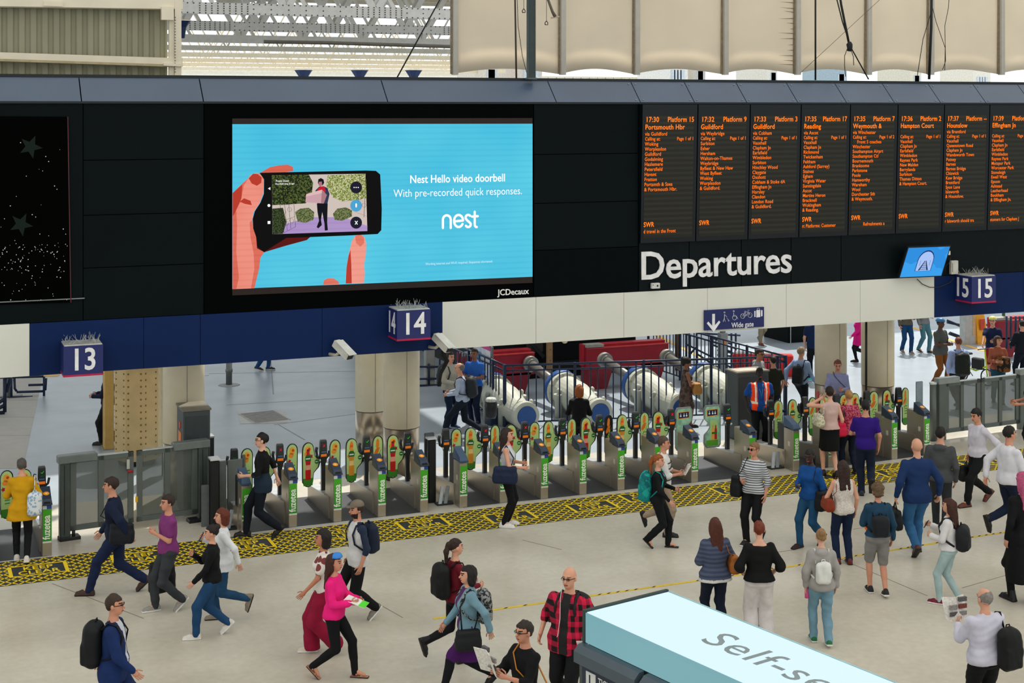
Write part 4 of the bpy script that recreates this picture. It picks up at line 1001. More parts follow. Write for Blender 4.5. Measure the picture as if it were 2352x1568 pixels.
def make_gate(kind, fr, label, light, paddles=(True, True), pillar=True):
    t = empty('ticket_gate', (0, 0, 0), 0, label, 'ticket gate', 'green fronted ticket gates')
    mb = MB(); mb.bbox((-.078, 0, 0), (.078, .36, .86), .01); mb.build('front_post', steel, t)
    mb = MB(); mb.bbox((-.07, .30, 0), (.07, .62, .92), .01); mb.build('rear_post', darkst if kind == 'a' else steel, t)
    mb = MB()
    A = [(-.095, .30, 0), (.095, .30, 0), (.095, 1.85, 0), (-.095, 1.85, 0), (-.095, .30, .40), (.095, .30, .40), (.095, 1.85, .27), (-.095, 1.85, .27)]
    mb.add(A, [(0,3,2,1),(4,5,6,7),(0,1,5,4),(1,2,6,5),(2,3,7,6),(3,0,4,7)]); mb.build('low_cabinet', steel, t)
    mb = MB(); mb.add([(-.10, .6, .385), (.10, .6, .385), (.10, 1.87, .278), (-.10, 1.87, .278), (-.10, .6, .36), (.10, .6, .36), (.10, 1.87, .25), (-.10, 1.87, .25)], [(0,1,2,3),(7,6,5,4),(0,4,5,1),(1,5,6,2),(2,6,7,3),(3,7,4,0)])
    mb.build('ledge', M('#c3c6c8', .35, .3), t)
    # the printed green front and its small labels
    mb = MB(); mb.box((-.071, -.006, .255), (.071, 0, .80)); mb.build('green_front', GREEN, t)
    text('brand_text', 'fuzetea', .165, M('#eef2ea', .5), t, frame((.045, -.008, .285), (0, 0, 1), (-1, 0, 0)), 'LEFT', .86, .02, .0006, 1.0)
    mb = MB(); mb.box((-.071, -.007, .225), (.071, 0, .255)); mb.build('white_strip', M('#d8dcd8', .5), t)
    if kind == 'n':
        mb = MB(); mb.box((-.071, -.007, .80), (-.005, 0, .858)); mb.build('white_label', M('#c9d0d8', .5), t)
        mb = MB(); mb.box((-.005, -.007, .80), (.071, 0, .858)); mb.build('blue_label', M('#2b3f94', .5), t)
    mb = MB(); mb.box((-.079, .12, .5), (-.076, .2, .6)); mb.build('side_label', M('#c9cbb8', .5), t)
    # sloping card reader
    mb = MB(); V_ = [(-.09, -.03, .87), (.09, -.03, .87), (.09, .36, .90), (-.09, .36, .90), (-.075, .02, .965), (.075, .02, .965), (.075, .36, 1.10), (-.075, .36, 1.10), (-.085, -.03, .90), (.085, -.03, .90)]
    mb.add(V_, [(0,3,2,1),(8,9,5,4),(0,1,9,8),(4,5,6,7),(1,2,6,5,9),(2,3,7,6),(3,0,8,4,7)]); mb.build('card_reader', slate if kind == 'n' else M('#3c5470', .35), t)
    nrm = Vector((0, -.135, .34)).normalized(); o3 = Vector((0, .16, 1.022)); uy = Vector((0, .34, .135)).normalized()
    if kind == 'n':
        for r_, c_, o_ in ((.052, '#f59a1a', .002), (.024, '#ffd27a', .004)):
            mb = MB(); mb.prism(circle(0, 0, r_, 18), o3 + nrm*o_, (1,0,0), uy, .003); mb.build('reader_disc', M(c_, .4), t)
        mb = MB(); mb.box((-.05, -.034, .905), (.05, -.028, .93)); mb.build('slot', M('#0e1216', .4), t)
    # display column
    y = 1.0
    mb = MB(); mb.bar((-.01, y, .33), (-.01, y, .95), .075, .075); mb.build('display_stem', blk, t)
    mb = MB()
    def rg(z, wx, wy): return [(-.01 - wx, y - wy, z), (-.01 + wx, y - wy, z), (-.01 + wx, y + wy, z), (-.01 - wx, y + wy, z)]
    vs = rg(.86, .04, .04) + rg(.98, .072, .05) + rg(1.28, .062, .04) + rg(1.31, .052, .03)
    mb.add(vs, [(3,2,1,0), (12,13,14,15)] + [(k*4+i, k*4+(i+1)%4, k*4+4+(i+1)%4, k*4+4+i) for k in range(3) for i in range(4)]); hd = mb.build('display_head', M('#171d1e', .35, spec=.5), t)
    mb = MB(); mb.box((-.065, y-.052, 1.0), (.045, y-.047, 1.045)); mb.build('orange_strip', M('#e8761c', .5, emit=.7), t)
    mb = MB(); mb.box((-.055, y-.05, 1.075), (.035, y-.044, 1.095)); mb.build('blue_strip', M('#3f6fa0', .4), t)
    c = (0.0, y-.046, 1.20) if light != 'off' else None
    if light == 'x':
        mb = MB(); mb.bar((-.025, y-.05, 1.18), (.015, y-.05, 1.225), .011, .004); mb.bar((.015, y-.05, 1.18), (-.025, y-.05, 1.225), .011, .004); mb.build('red_cross', M('#ff1838', .5, emit=1.0), t)
    elif light == 'v':
        mb = MB(); mb.bar((-.03, y-.05, 1.205), (-.01, y-.05, 1.185), .011, .004); mb.bar((-.01, y-.05, 1.185), (.022, y-.05, 1.225), .011, .004); mb.build('green_tick', M('#1fd01f', .5, emit=1.0), t)
    mb = MB(); mb.box((-.04, y-.05, 1.13), (.02, y-.046, 1.145)); mb.build('status_text', M('#2f5a34', .5, emit=.5), t)
    # arms and paddles
    if paddles[0] or paddles[1]:
        mb = MB(); mb.tube([(-.06, y+.02, .95), (-.11, y+.05, .98), (-.13, y+.06, 1.1), (-.12, y+.05, 1.16)], .028, 8); mb.tube([(.05, y+.02, .95), (.10, y+.05, .98), (.12, y+.05, 1.08)], .022, 8); mb.build('pivot_arm', M('#2b2f33', .4, .3), t)
    if paddles[0]: paddle('paddle', -1, t, fr, -.29, y + .06, random.uniform(-.25, .1))
    if paddles[1]: paddle('paddle', 1, t, 1 - fr if random.random() < .3 else fr, .245, y + .1, random.uniform(-.1, .35))
    mb = MB(); mb.tube([(-.07, y-.03, .93), (-.085, y-.03, .93)], .025, 8); mb.build('bolt_cap', M('#d8dcdc', .4), t); mb = MB(); mb.tube([(.05, y-.03, .90), (.075, y-.03, .88)], .025, 8); mb.build('bolt_cap', M('#d8dcdc', .4), t)
    if kind == 'a':
        if pillar:
            mb = MB(); mb.bbox((-.52, .55, 0), (-.36, .80, 1.22), .02); mb.build('pivot_pillar', blk, t)
            mb = MB(); mb.box((-.53, .54, 1.22), (-.35, .81, 1.245)); mb.build('pillar_cap', M('#cdd2d4', .35, .3), t)
        mb = MB(); mb.bbox((-.66, .70, 0), (-.52, .78, .75), .01); mb.build('side_leaf', M('#5b6163', .4), t)
        for k, dx in enumerate((0, .11)):
            mb = MB(); tl_ = Matrix.Translation((-.36 + dx, .34, .02)) @ Matrix.Rotation(.28, 4, 'Y') @ Matrix.Rotation(-.3, 4, 'X')
            mb.bbox((-.035, -.02, 0), (.035, .02, .34), .008, tl_); mb.build('kick_pad', M('#b9c4cc', .4) if k == 0 else M('#8f9aa0', .4), t)
        mb = MB(); mb.box((-.42, .3, 0), (-.1, .5, .03)); mb.build('pad_base', M('#2b2f30', .5), t)
    return t
GREEN = green_mat()
lights = ['v', 'v', 'off', 'x', 'x', 'v', 'v', 'off', 'x', 'x', 'v', 'v', 'v', 'x', 'v', 'off', 'off', 'off', 'off', 'off']
frs = [0, 0, 1, 0, 0, 1, 0, 1, 1, 0, 1, 0, 1, 0, 0, 1, 1, 1, 0, 0]
place_l = ['ticket gate at the very left edge of the picture, mostly cut off',
 'ticket gate with green front beside the woman in the yellow cardigan',
 'ticket gate without yellow disc, first right of the glass double gates',
 'ticket gate with yellow disc right behind the man in the black jumper',
 'ticket gate with green front partly hidden by the bearded man in the grey cap',
 'ticket gate with mango print paddle in front of the slimmer cream column',
 'ticket gate with peach print paddle in front of the right cream column of the pair',
 'ticket gate without yellow disc and with a black pillar, middle of the row',
 'ticket gate hidden behind the woman with the navy handbag',
 'ticket gate with green front, next right of the woman with the navy handbag',
 'ticket gate with tick light just right of the woman in black with ginger hair',
 'ticket gate with a green tick, two right of the ginger haired woman in black',
 'ticket gate behind the man in the white striped shirt',
 'ticket gate with red cross, left side of the wide gate',
 'ticket gate beside the hi-vis guard, right side of the wide gate',
 'ticket gate without yellow disc right of the hi-vis guard',
 'ticket gate hidden by the women in the pink top and black skirt',
 'ticket gate hidden behind the person in the purple shirt',
 'ticket gate with green front right of the person in the purple shirt',
 'last ticket gate on the right, beside the right hand glass fence']
gates = []
for i, (pos, (x, y, kd)) in enumerate(zip(GP, GATES)):
    pd = (True, True)
    if i in (1,): pd = (True, False)
    if kd == 'a': pd = (False, True)
    if i in (6,): pd = (True, False)
    if i == 13: pd = (True, False)
    if i == 14: pd = (False, False)
    random.seed(100 + i)
    g = make_gate(kd, frs[i], place_l[i], lights[i], pd, i != 15); g.location = pos; gates.append(g)
# big padded leaves of the wide gate
def wide_leaf(g, sx, label_col):
    a = Vector((sx*.33, 1.08, 0)); mb = MB()
    w0 = .20
    out = [(-w0, .95), (-w0, 1.22), (-w0*.8, 1.30), (w0*.8, 1.30), (w0, 1.24), (w0, 1.02), (w0*.55, .93), (w0*.3, .84), (w0*.55, .76), (w0, .68), (w0*1.05, .5), (w0*.7, .40), (-w0*.8, .40), (-w0, .46)]
    if sx < 0: out = [(-x, z) for x, z in out][::-1]
    # the notch faces the middle of the passage
    mb.prism(out, a + Vector((0, .016, 0)), (1,0,0), (0,0,1), .032); leaf = mb.build('wide_leaf', M('#8a8f8c', .35, .4), g)
    def pr(pts, m, o, nm):
        if sum(pts[k-1][0]*pts[k][1]-pts[k][0]*pts[k-1][1] for k in range(len(pts))) < 0: pts = pts[::-1]
        mb = MB(); mb.prism(pts, a + Vector((0, -.017 - o*.0015, 0)), (1,0,0), (0,0,1), .0015); mb.build(nm, m, leaf)
    sc_ = [(x*.9, .85 + (z-.85)*.94) for x, z in out]; pr(sc_, M('#8fc0a4', .3, var=.3, scale=9), 0, 'glass_face')
    pr([(-.14, 1.06), (.13, 1.07), (.13, 1.22), (-.14, 1.21)], M('#e39a22', .4), 1, 'pictogram_frame'); pr([(-.125, 1.075), (.115, 1.085), (.115, 1.205), (-.125, 1.195)], M('#141c44', .4), 2, 'pictogram_plate')
    for cx_ in (-.08, 0, .06): pr(circle(cx_, 1.125, .02, 8), WH, 3, 'pictogram'); pr([(cx_-.006, 1.14), (cx_+.006, 1.14), (cx_+.006, 1.18), (cx_-.006, 1.18)], WH, 3, 'pictogram')
    pr([(-.15, .44), (.13, .44), (.13, .56), (-.15, .56)], M('#5aa030', .4), 1, 'green_foot')
    if sx < 0:
        pr([(-.06, .56), (.12, .56), (.12, .98), (-.06, .98)], M('#a9d080', .4), 1, 'green_face')
        for cx_, c_ in ((.01, '#e8a24a'), (.075, '#b02a1e')):
            pr([(cx_-.03, .57), (cx_+.03, .57), (cx_+.03, .76), (cx_+.015, .82), (cx_+.015, .87), (cx_-.015, .87), (cx_-.015, .82), (cx_-.03, .76)], M(c_, .4), 3, 'bottle_print'); pr([(cx_-.031, .69), (cx_+.031, .69), (cx_+.031, .73), (cx_-.031, .73)], M('#1a6a30', .4), 4, 'bottle_label')
wide_leaf(gates[13], 1, 0); wide_leaf(gates[14], -1, 0)
# low glass side leaf and grey flap beside the middle pillar
t = empty('glass_flap', gr(986, 1150), 0, 'dark upright glass flap beside the black gate pillar in the middle', 'glass flap')
mb = MB(); mb.bbox((-.10, 0, .02), (.10, .02, 1.32), .02); mb.build('pane', M('#4c5458', .2, alpha=.75), t)
mb = MB(); mb.box((-.11, -.02, 0), (.11, .04, .08)); mb.build('foot', M('#3a3f40', .5), t)
t = empty('glass_flap', gr(2112, 1030), 0, 'blue grey upright glass flap beside the last gate on the right', 'glass flap')
mb = MB(); mb.bbox((-.09, 0, .02), (.09, .02, 1.50), .02); mb.build('pane', M('#7d8f98', .2, alpha=.8), t)
mb = MB(); mb.box((-.11, -.02, 0), (.11, .04, .08)); mb.build('foot', M('#3a3f40', .5), t)

# ================================================================== GLASS DOUBLE GATES AND FENCE
gm = M('#5b6360', .4, .2, var=.05); glassm = M('#565f5b', .15, spec=.6, alpha=.58)
def glass_leaf(t, x0, x1, z1, panes, zb=.14):
    fw = .06
    mb = MB(); mb.box((x0, -.025, zb), (x1, .025, zb + .09)); mb.box((x0, -.025, z1 - .09), (x1, .025, z1)); mb.box((x0, -.025, zb), (x0 + .1, .025, z1)); mb.box((x1 - .1, -.025, zb), (x1, .025, z1))
    n = len(panes) - 1
    for p in panes[1:-1]: x = x0 + (x1 - x0)*p; mb.box((x - .05, -.025, zb), (x + .05, .025, z1))
    f = mb.build('gate_frame', gm, t)
    for a, b in zip(panes, panes[1:]):
        mb = MB(); mb.box((x0 + (x1-x0)*a + .05, -.006, zb + .07), (x0 + (x1-x0)*b - .05, .006, z1 - .07)); mb.build('pane', glassm, t)
    mb = MB(); mb.box((x0 + .1, -.035, z1 - .01), (x1 - .1, .035, z1 + .012)); mb.build('top_rail', M('#b9c0bf', .3, .4), t)
g0 = gr(140, 1240); g1 = gr(472, 1193); L_ = (g1 - g0).length; rz = math.atan2((g1-g0).y, (g1-g0).x)
t = empty('glass_double_gate', g0, rz, 'grey framed glass double gates between the ticket gates on the left', 'gate')
Hh = 1.42
glass_leaf(t, .16, L_*.5 - .03, Hh, (0, .48, 1)); glass_leaf(t, L_*.5 + .03, L_ - .16, Hh, (0, .5, 1))
for x in (.06, L_ - .06):
    mb = MB(); mb.bbox((x - .09, -.07, 0), (x + .09, .07, Hh + .02), .015); mb.build('post', M('#454d4b', .4, .2), t)
    mb = MB(); mb.box((x - .02, -.078, .1), (x - .01, -.07, Hh - .1)); mb.build('hinge_line', M('#1c2120', .5), t)
mb = MB(); mb.bbox((-.06, -.1, Hh - .06), (.62, .1, Hh + .07), .015); mb.build('post_cap', M('#6b7371', .4, .2), t)
mb = MB(); mb.bbox((L_ - .62, -.1, Hh - .06), (L_ + .06, .1, Hh + .07), .015); mb.build('post_cap', M('#6b7371', .4, .2), t)
mb = MB(); mb.box((L_*.5 - .16, -.05, Hh - .3), (L_*.5 - .11, -.025, Hh - .13)); mb.build('lock_plate', M('#b9bdb8', .3, .5), t)
mb = MB(); mb.tube([(L_*.5 - .15, -.05, Hh - .34), (L_*.5 - .05, -.05, Hh - .35)], .022, 8); mb.build('red_handle', M('#a01c2a', .4), t)
mb = MB(); mb.box((L_*.5 - .0, -.04, Hh - .92), (L_*.5 + .04, -.025, Hh - .82)); mb.build('yellow_tag', M('#d9a81c', .5), t)
for x in (.1, L_ - .2):
    mb = MB(); mb.bbox((x - .14, -.12, 0), (x + .22, .1, .06), .01); mb.tube([(x + .1, -.08, .06), (x + .1, -.08, .16)], .03, 8); mb.build('drop_bolt', M('#15191a', .5), t)
t2 = empty('side_panel', gr(522, 1196), rz, 'plain grey metal panel between the glass double gates and the first black pillar', 'panel')
for k in range(2):
    mb = MB(); mb.bbox((-.34 + k*.34, -.03, .12), (-.02 + k*.34, .03, 1.12), .01); mb.build('panel', M('#6a716e', .4, .2), t2)
mb = MB(); mb.box((-.36, -.03, 0), (-.3, .03, 1.18)); mb.box((.28, -.03, 0), (.34, .03, 1.18)); mb.build('post', gm, t2)
# right hand fence
g0 = gr(2143, 1012); g1 = gr(2420, 974); L_ = (g1 - g0).length; rz = math.atan2((g1-g0).y, (g1-g0).x)
t = empty('glass_fence', g0, rz, 'grey framed glass fence at the right of the ticket gates', 'fence')
Hh = 1.34
mb = MB(); mb.tube([(0, 0, 0), (0, 0, Hh - .05)], .075, 16); mb.build('round_post', gm, t); mb = MB(); mb.tube([(0, 0, Hh - .05), (0, 0, Hh)], .085, 16); mb.build('post_cap', M('#c9d0d0', .3, .3), t)
x2 = (gr(2326, 984) - g0).length
for x in (.25, x2 + .2):
    mb = MB(); mb.bbox((x - .12, -.07, 0), (x + .10, .07, Hh + .03), .015); mb.build('post', gm, t)
    mb = MB(); mb.bbox((x - .15, -.09, Hh - .05), (x + .50, .09, Hh + .08), .015); mb.build('post_cap', M('#8d9593', .35, .3), t)
glass_leaf(t, .36, x2*.55, Hh - .04, (0, .48, 1)); glass_leaf(t, x2*.55 + .05, x2 + .08, Hh - .04, (0, .5, 1)); glass_leaf(t, x2 + .32, L_, Hh - .04, (0, 1))

# ================================================================== RAILINGS, BUFFERS, PLATFORM THINGS
nv = M('#1a2a44', .35, .1, var=.06); 
def railing(a, b, label, h=1.46, pitch=.19, second=.13, every=9, bars=True, low=.1):
    a = Vector(a); b = Vector(b); d = b - a; L_ = d.length; rz = math.atan2(d.y, d.x)
    t = empty('railing', a, rz, label, 'railing', 'dark blue railings')
    mb = MB(); mb.tube([(0, 0, h), (L_, 0, h)], .026, 8); mb.build('top_rail', nv, t)
    mb = MB(); mb.tube([(0, 0, h - second), (L_, 0, h - second)], .02, 8); mb.build('second_rail', nv, t)
    mb = MB(); mb.tube([(0, 0, low), (L_, 0, low)], .02, 6); mb.build('bottom_rail', nv, t)
    n = int(L_ / pitch)
    tall = MB().tube([(0, 0, low), (0, 0, h + .02)], .017, 6).build('bar', nv, t); short = MB().tube([(0, 0, low), (0, 0, h - second + .02)], .017, 6).build('bar', nv, t)
    post = MB().bbox((-.03, -.03, 0), (.03, .03, h + .03), .008).build('post', nv, t)
    if not bars:
        bpy.data.objects.remove(tall); bpy.data.objects.remove(short)
    for i in range(1, n):
        x = i * pitch
        if i % every == 0: c = post.copy()
        elif not bars: continue
        elif i == 1: tall.location.x = x; continue
        elif i == 2: short.location.x = x; continue
        else: c = (tall if i % 2 else short).copy()
        c.location.x = x; COL.objects.link(c)
    c = post.copy(); c.location.x = L_; COL.objects.link(c)
    return t
ra = gr(1160, 980); rb = gr(1805, 954)
railing(ra, rb, 'long dark blue railing in front of the white buffer cylinders')
railing(ra + Vector((0, 4.2, 0)), ra + Vector((0, .05, 0)), 'dark blue railing running back from the left corner of the long railing')
railing(rb + Vector((.0, .05, 0)), rb + Vector((-.2, 7.0, 0)), 'dark blue railing running back behind the hi-vis guard')
# scaffold like frame further back
def frame_tubes(name, label, segs, r=.035, Yp=38.0, cat='railing', m=nv, col=None):
    a0 = wl(*segs[0][0], Yp); t = empty(name, (a0.x, a0.y, 0), 0, label, cat, None)
    for s in segs:
        mb = MB(); q = [wl(x, y, Yp) - Vector((a0.x, a0.y, 0)) for x, y in s]; mb.tube(q, r, 6); mb.build('tube', m, t)
    return t
Yq = 37.8
frame_tubes('ramp_railing', 'dark blue ramp railing behind the buffers under the wide gate sign',
  [[(1576, 905), (1576, 765)], [(1583, 905), (1583, 765)], [(1600, 905), (1600, 765)], [(1632, 905), (1632, 770)], [(1648, 905), (1648, 840)], [(1680, 905), (1680, 765)], [(1690, 905), (1690, 765)],
   [(1580, 768), (1690, 800)], [(1576, 790), (1640, 822)], [(1640, 822), (1690, 850)], [(1600, 812), (1640, 838)], [(1632, 775), (1680, 790)], [(1632, 790), (1680, 808)], [(1648, 804), (1690, 812)], [(1648, 815), (1680, 818)], [(1600, 765), (1700, 770)], [(1586, 812), (1598, 798)]], .03, Yq)
frame_tubes('left_railing', 'dark blue tubular railing at the left edge below the cream panel',
  [[(-40, 868), (100, 864)], [(26, 912), (26, 866)], [(38, 898), (34, 892), (33, 868)], [(38, 900), (100, 898)], [(101, 915), (101, 864)], [(104, 896), (106, 868)], [(65, 884), (98, 883)], [(20, 912), (75, 911)]], .035, 40.9)
frame_tubes('left_gate', 'dark blue railing end standing at the far left edge', [[(11, 946), (11, 866)], [(-40, 950), (11, 947)], [(11, 930), (-30, 950)], [(8, 866), (24, 868), (14, 900)], [(11, 915), (-20, 935)]], .05, 38.8)
t = empty('grey_post', gr(20, 912), 0, 'grey square post inside the left railing', 'post'); MB().bbox((-.05, -.05, 0), (.07, .05, .62), .01).build('post', M('#6b6e68', .5), t); MB().box((-.3, -.1, 0), (.35, .1, .03)).build('base', M('#3c4244', .5), t)
frame_tubes('far_railing', 'dark blue railing behind the central columns', [[(962, 842), (1014, 842)], [(962, 870), (1014, 869)], [(962, 885), (1014, 884)], [(1008, 880), (1010, 825)], [(985, 884), (985, 835)]], .03, 38.4)
t = empty('grey_pillar', gr(986, 884), 0, 'pale grey pillar behind the railing left of the walkers', 'pillar'); MB().bbox((-.13, -.1, 0), (.13, .1, 1.1), .02).build('pillar', M('#9a9c98', .5), t); MB().box((-.14, -.11, .98), (.14, .11, 1.0)).build('band', M('#e89a2a', .5), t)

# white rams with blue flanges and red buffer beams
wm = M('#bdbfb2', .5, var=.10, scale=2.5); bm = M('#27508f', .45); gm2 = M('#8a8880', .45, .2)
def ram(px, py, disc, label):
    c = gr(px, py, .36); L_ = 2.25
    t = empty('hydraulic_ram', (c.x, c.y, 0), 0, label, 'buffer ram', 'white hydraulic rams')
    zc = .36; n = 28
    def ringy(r, y, z): return [(r*math.cos(2*PI*k/n), y, z + r*math.sin(2*PI*k/n)) for k in range(n)]
    mb = MB(); rs = [(.24, 0, zc), (.33, .02, zc), (.34, .14, zc), (.31, .18, zc), (.31, .5, zc), (.36, .9, zc+.05), (.40, 1.3, zc+.12), (.40, 1.95, zc+.16), (.47, 1.97, zc+.16), (.47, 2.12, zc+.16), (.2, 2.14, zc+.18)]
    vs = sum([ringy(*q) for q in rs], []); mb.add(vs, [(i*n+k, (i+1)*n+k, (i+1)*n+(k+1)%n, i*n+(k+1)%n) for i in range(len(rs)-1) for k in range(n)], False); mb.build('cylinder', wm, t)
    mb = MB(); mb.tube([(0, -.02, zc), (0, .03, zc)], .235, 26); mb.build('blue_disc', bm, t)
    for x, y, r_ in ((-.30, .85, .09), (.34, .55, .09), (-.42, 1.5, .1), (.44, 1.4, .1)):
        mb = MB(); mb.lathe([(r_, 0), (r_, .42 if abs(x) < .4 else .5), (r_*1.25, .44 if abs(x) < .4 else .52), (r_*1.25, .50 if abs(x) < .4 else .58)], 12, (x, y, 0)); mb.build('foot', wm, t)
        mb = MB(); mb.lathe([(.055, .5), (.06, .58), (.02, .62)], 10, (x, y, .02 if abs(x) < .4 else .1)); mb.build('bolt', wm, t)
    mb = MB()
    for k in range(14):
        a = 2*PI*k/14; mb.tube([(.43*math.cos(a), 1.95, zc+.16+.43*math.sin(a)), (.43*math.cos(a), 1.99, zc+.16+.43*math.sin(a))], .028, 6)
    o = mb.build('flange_bolts', M('#9d9f94', .5), t)
    mb = MB(); mb.tube([(0, 2.14, zc+.18), (0, 2.34, zc+.2)], .47, 28); mb.tube([(0, 2.3, zc+.2), (0, 2.42, zc+.22)], .26, 24); mb.build('blue_flange', bm, t)
    mb = MB(); mb.tube([(0, 2.4, zc+.22), (0, 4.25, .84)], .125, 16); mb.build('piston', M('#77746e', .35, .4), t)
    mb = MB(); mb.tube([(0, 4.22, .84), (0, 4.34, .85)], .21, 24); mb.tube([(0, 4.15, .84), (0, 4.22, .84)], .15, 24); mb.build('buffer_plate', M('#9b9a92', .4, .3), t)
    return t
ram(1210, 956, 1, 'white hydraulic ram with blue end disc nearest the railing corner')
r2 = ram(1379, 949, 1, 'white hydraulic ram with blue end disc behind the woman in black')
ram(1566, 938, 1, 'white hydraulic ram behind the woman in the patterned dress')
r4 = ram(1722, 928, 1, 'white hydraulic ram partly hidden by the dark cabinet')
def red_beam(pxa, pxb, Yp, label):
    a = wl(pxa, 830, Yp); b = wl(pxb, 830, Yp); w_ = b.x - a.x
    t = empty('buffer_beam', (a.x, Yp, 0), 0, label, 'buffer beam', 'red buffer beams'); rdm = M('#96192a', .5, var=.12, scale=3)
    mb = MB(); mb.bbox((0, 0, .55), (w_, .12, 1.12), .01); mb.build('front_plate', rdm, t)
    mb = MB(); mb.bbox((-.05, .12, .62), (w_ - .05, .4, 1.20), .01); mb.build('rear_beam', M('#a81c2c', .5), t)
    mb = MB(); mb.box((0, -.02, 1.10), (w_, .14, 1.125)); mb.build('top_edge', M('#c23a3c', .5), t)
    for x in (.05, w_ - .85):
        mb = MB(); mb.add([(x, 0, 0), (x + .55, 0, 0), (x + .75, 0, .6), (x, 0, .6), (x, .5, 0), (x + .55, .5, 0), (x + .75, .5, .6), (x, .5, .6)], [(0,1,2,3),(7,6,5,4),(0,4,5,1),(1,5,6,2),(2,6,7,3),(3,7,4,0)]); mb.build('leg', M('#8a2430', .6, var=.15), t)
    mb = MB(); mb.box((.0, -.015, 1.14), (.5, .3, 1.215)); mb.build('grey_cap', M('#9c9a92', .5), t)
    return t
Yb = r2.location.y + 4.36
red_beam(1062, 1228, r2.location.y + 4.40, 'red steel buffer beam, the left one, partly behind the map board')
red_beam(1348, 1536, r2.location.y + 4.45, 'red steel buffer beam, the right one, behind the white rams')
# end of a dark train standing behind the left beam
a = wl(1120, 860, Yb + 2.2); b = wl(1462, 860, Yb + 2.2); w_ = b.x - a.x
t = empty('train', (a.x, Yb + 2.2, 0), 0, 'end of a very dark train behind the red buffer beams', 'train')
dk = M('#0b1012', .6, spec=.15)
mb = MB(); mb.bbox((0, 0, .0), (w_, 14, 3.4), .05); mb.build('body', dk, t)
for x in (.9, w_*.45, w_ - 1.5):
    for k in range(5):
        mb = MB(); mb.box((x, -.03, 1.0 + k*.09), (x + .75, 0, 1.05 + k*.09)); mb.build('grille_slat', M('#262e30', .5), t)
mb = MB(); mb.box((w_*.25, -.04, .75), (w_*.25 + .5, 0, 1.2)); mb.build('coupling_box', M('#3c3432', .5), t)
mb = MB(); mb.bar((w_*.08, -.05, 2.0), (w_*.36, -.05, .6), .1); mb.build('strut', M('#1e2628', .5), t)
mb = MB(); mb.box((.1, -.06, .2), (w_ - .1, 0, .45)); mb.build('buffer_shelf', M('#15191b', .5), t)
# pale track bed and platform slabs behind
mb = MB(); q = [gr(1468, 800, .5), gr(1650, 880, .5), gr(2000, 700, .5), gr(1560, 640, .5)]
# brown posts
for px, py, top, lb in ((1262, 878, 2.6, 'brown wooden post above the left red beam'), (1557, 850, 3.0, 'brown wooden post right of the dark train')):
    c = gr(px, py); t = empty('wooden_post', c, 0, lb, 'post', 'brown wooden posts')
    mb = MB(); mb.bbox((-.075, -.06, 0), (.075, .06, top), .008); mb.build('post', M('#a8845c' if px < 1400 else '#6e5638', .6, var=.15), t)
    mb = MB()
    for k in range(5): mb.box((-.01, -.066, .6 + k*.3), (.012, -.06, .63 + k*.3))
    mb.build('bolt_heads', M('#4a3a28', .6), t)
# map board, litter bins and floor cabinet left of the railing
c0 = gr(1090, 936); t = empty('map_board', c0, 0, 'tall white map board with magenta heading left of the railings', 'map board')
cB = gr(1128, 958) - c0
mb = MB(); ux = Vector((cB.x*1.0, cB.y, 0)); 
def mbq(f0, f1, z0, z1, m, nm, o=0.0):
    mb = MB(); n_ = Vector((-ux.y, ux.x, 0)).normalized() * -1
    A = Vector((0,0,0)) + ux*f0; B = ux*f1; of = n_*(-.0 - o)
    if n_.dot(Vector((CA, SA, 0))) > 0: of = -of; n_ = -n_
    mb.add([A + n_*(.02+o) + Vector((0,0,z0)), B + n_*(.02+o) + Vector((0,0,z0)), B + n_*(.02+o) + Vector((0,0,z1)), A + n_*(.02+o) + Vector((0,0,z1)), A - n_*.02 + Vector((0,0,z0)), B - n_*.02 + Vector((0,0,z0)), B - n_*.02 + Vector((0,0,z1)), A - n_*.02 + Vector((0,0,z1))], [(0,1,2,3),(7,6,5,4),(0,4,5,1),(1,5,6,2),(2,6,7,3),(3,7,4,0)])
    return mb.build(nm, m, t)
mbq(0, 1, .42, 1.72, pattern('camo', '#cfd6e0', '#e2e4e6', 6, '#b9cfe6'), 'map_panel'); mbq(0, 1, 1.62, 1.72, M('#c43a84', .5), 'heading_strip', .004); mbq(0, .45, 1.05, 1.5, M('#5aa6d8', .5), 'blue_map', .004)
mbq(1.0, 1.10, .1, 1.74, M('#6f6f6c', .4, .3), 'frame_side'); mbq(-.05, 0.0, .1, 1.74, M('#55585a', .4, .3), 'frame_side')
for k in range(3): mbq(-.1, 1.15, .10 + k*.1, .13 + k*.1, M('#1b2026', .5), 'lower_rail', .03)
t = empty('floor_cabinet', gr(1132, 975), .1, 'small navy floor cabinet at the foot of the railing corner', 'cabinet')
mb = MB(); mb.bbox((-.12, -.12, 0), (.12, .2, .44), .015); mb.build('case', M('#1d2f48', .4), t); mb = MB(); mb.box((-.12, -.125, .40), (.12, .2, .45)); mb.build('lid', M('#34506e', .4), t)
t = empty('litter_bag', gr(1128, 958, .62), 0, 'black litter bag with pale rim hooked on the left railing', 'litter bag')
mb = MB(); mb.lathe([(.10, -.02), (.13, .05), (.14, .33), (.12, .36)], 14); mb.build('bag', M('#0e1215', .4), t); mb = MB(); mb.lathe([(.125, .36), (.13, .40), (.10, .44)], 14); mb.build('rim', M('#b9bdb9', .6, var=.4, scale=30), t)
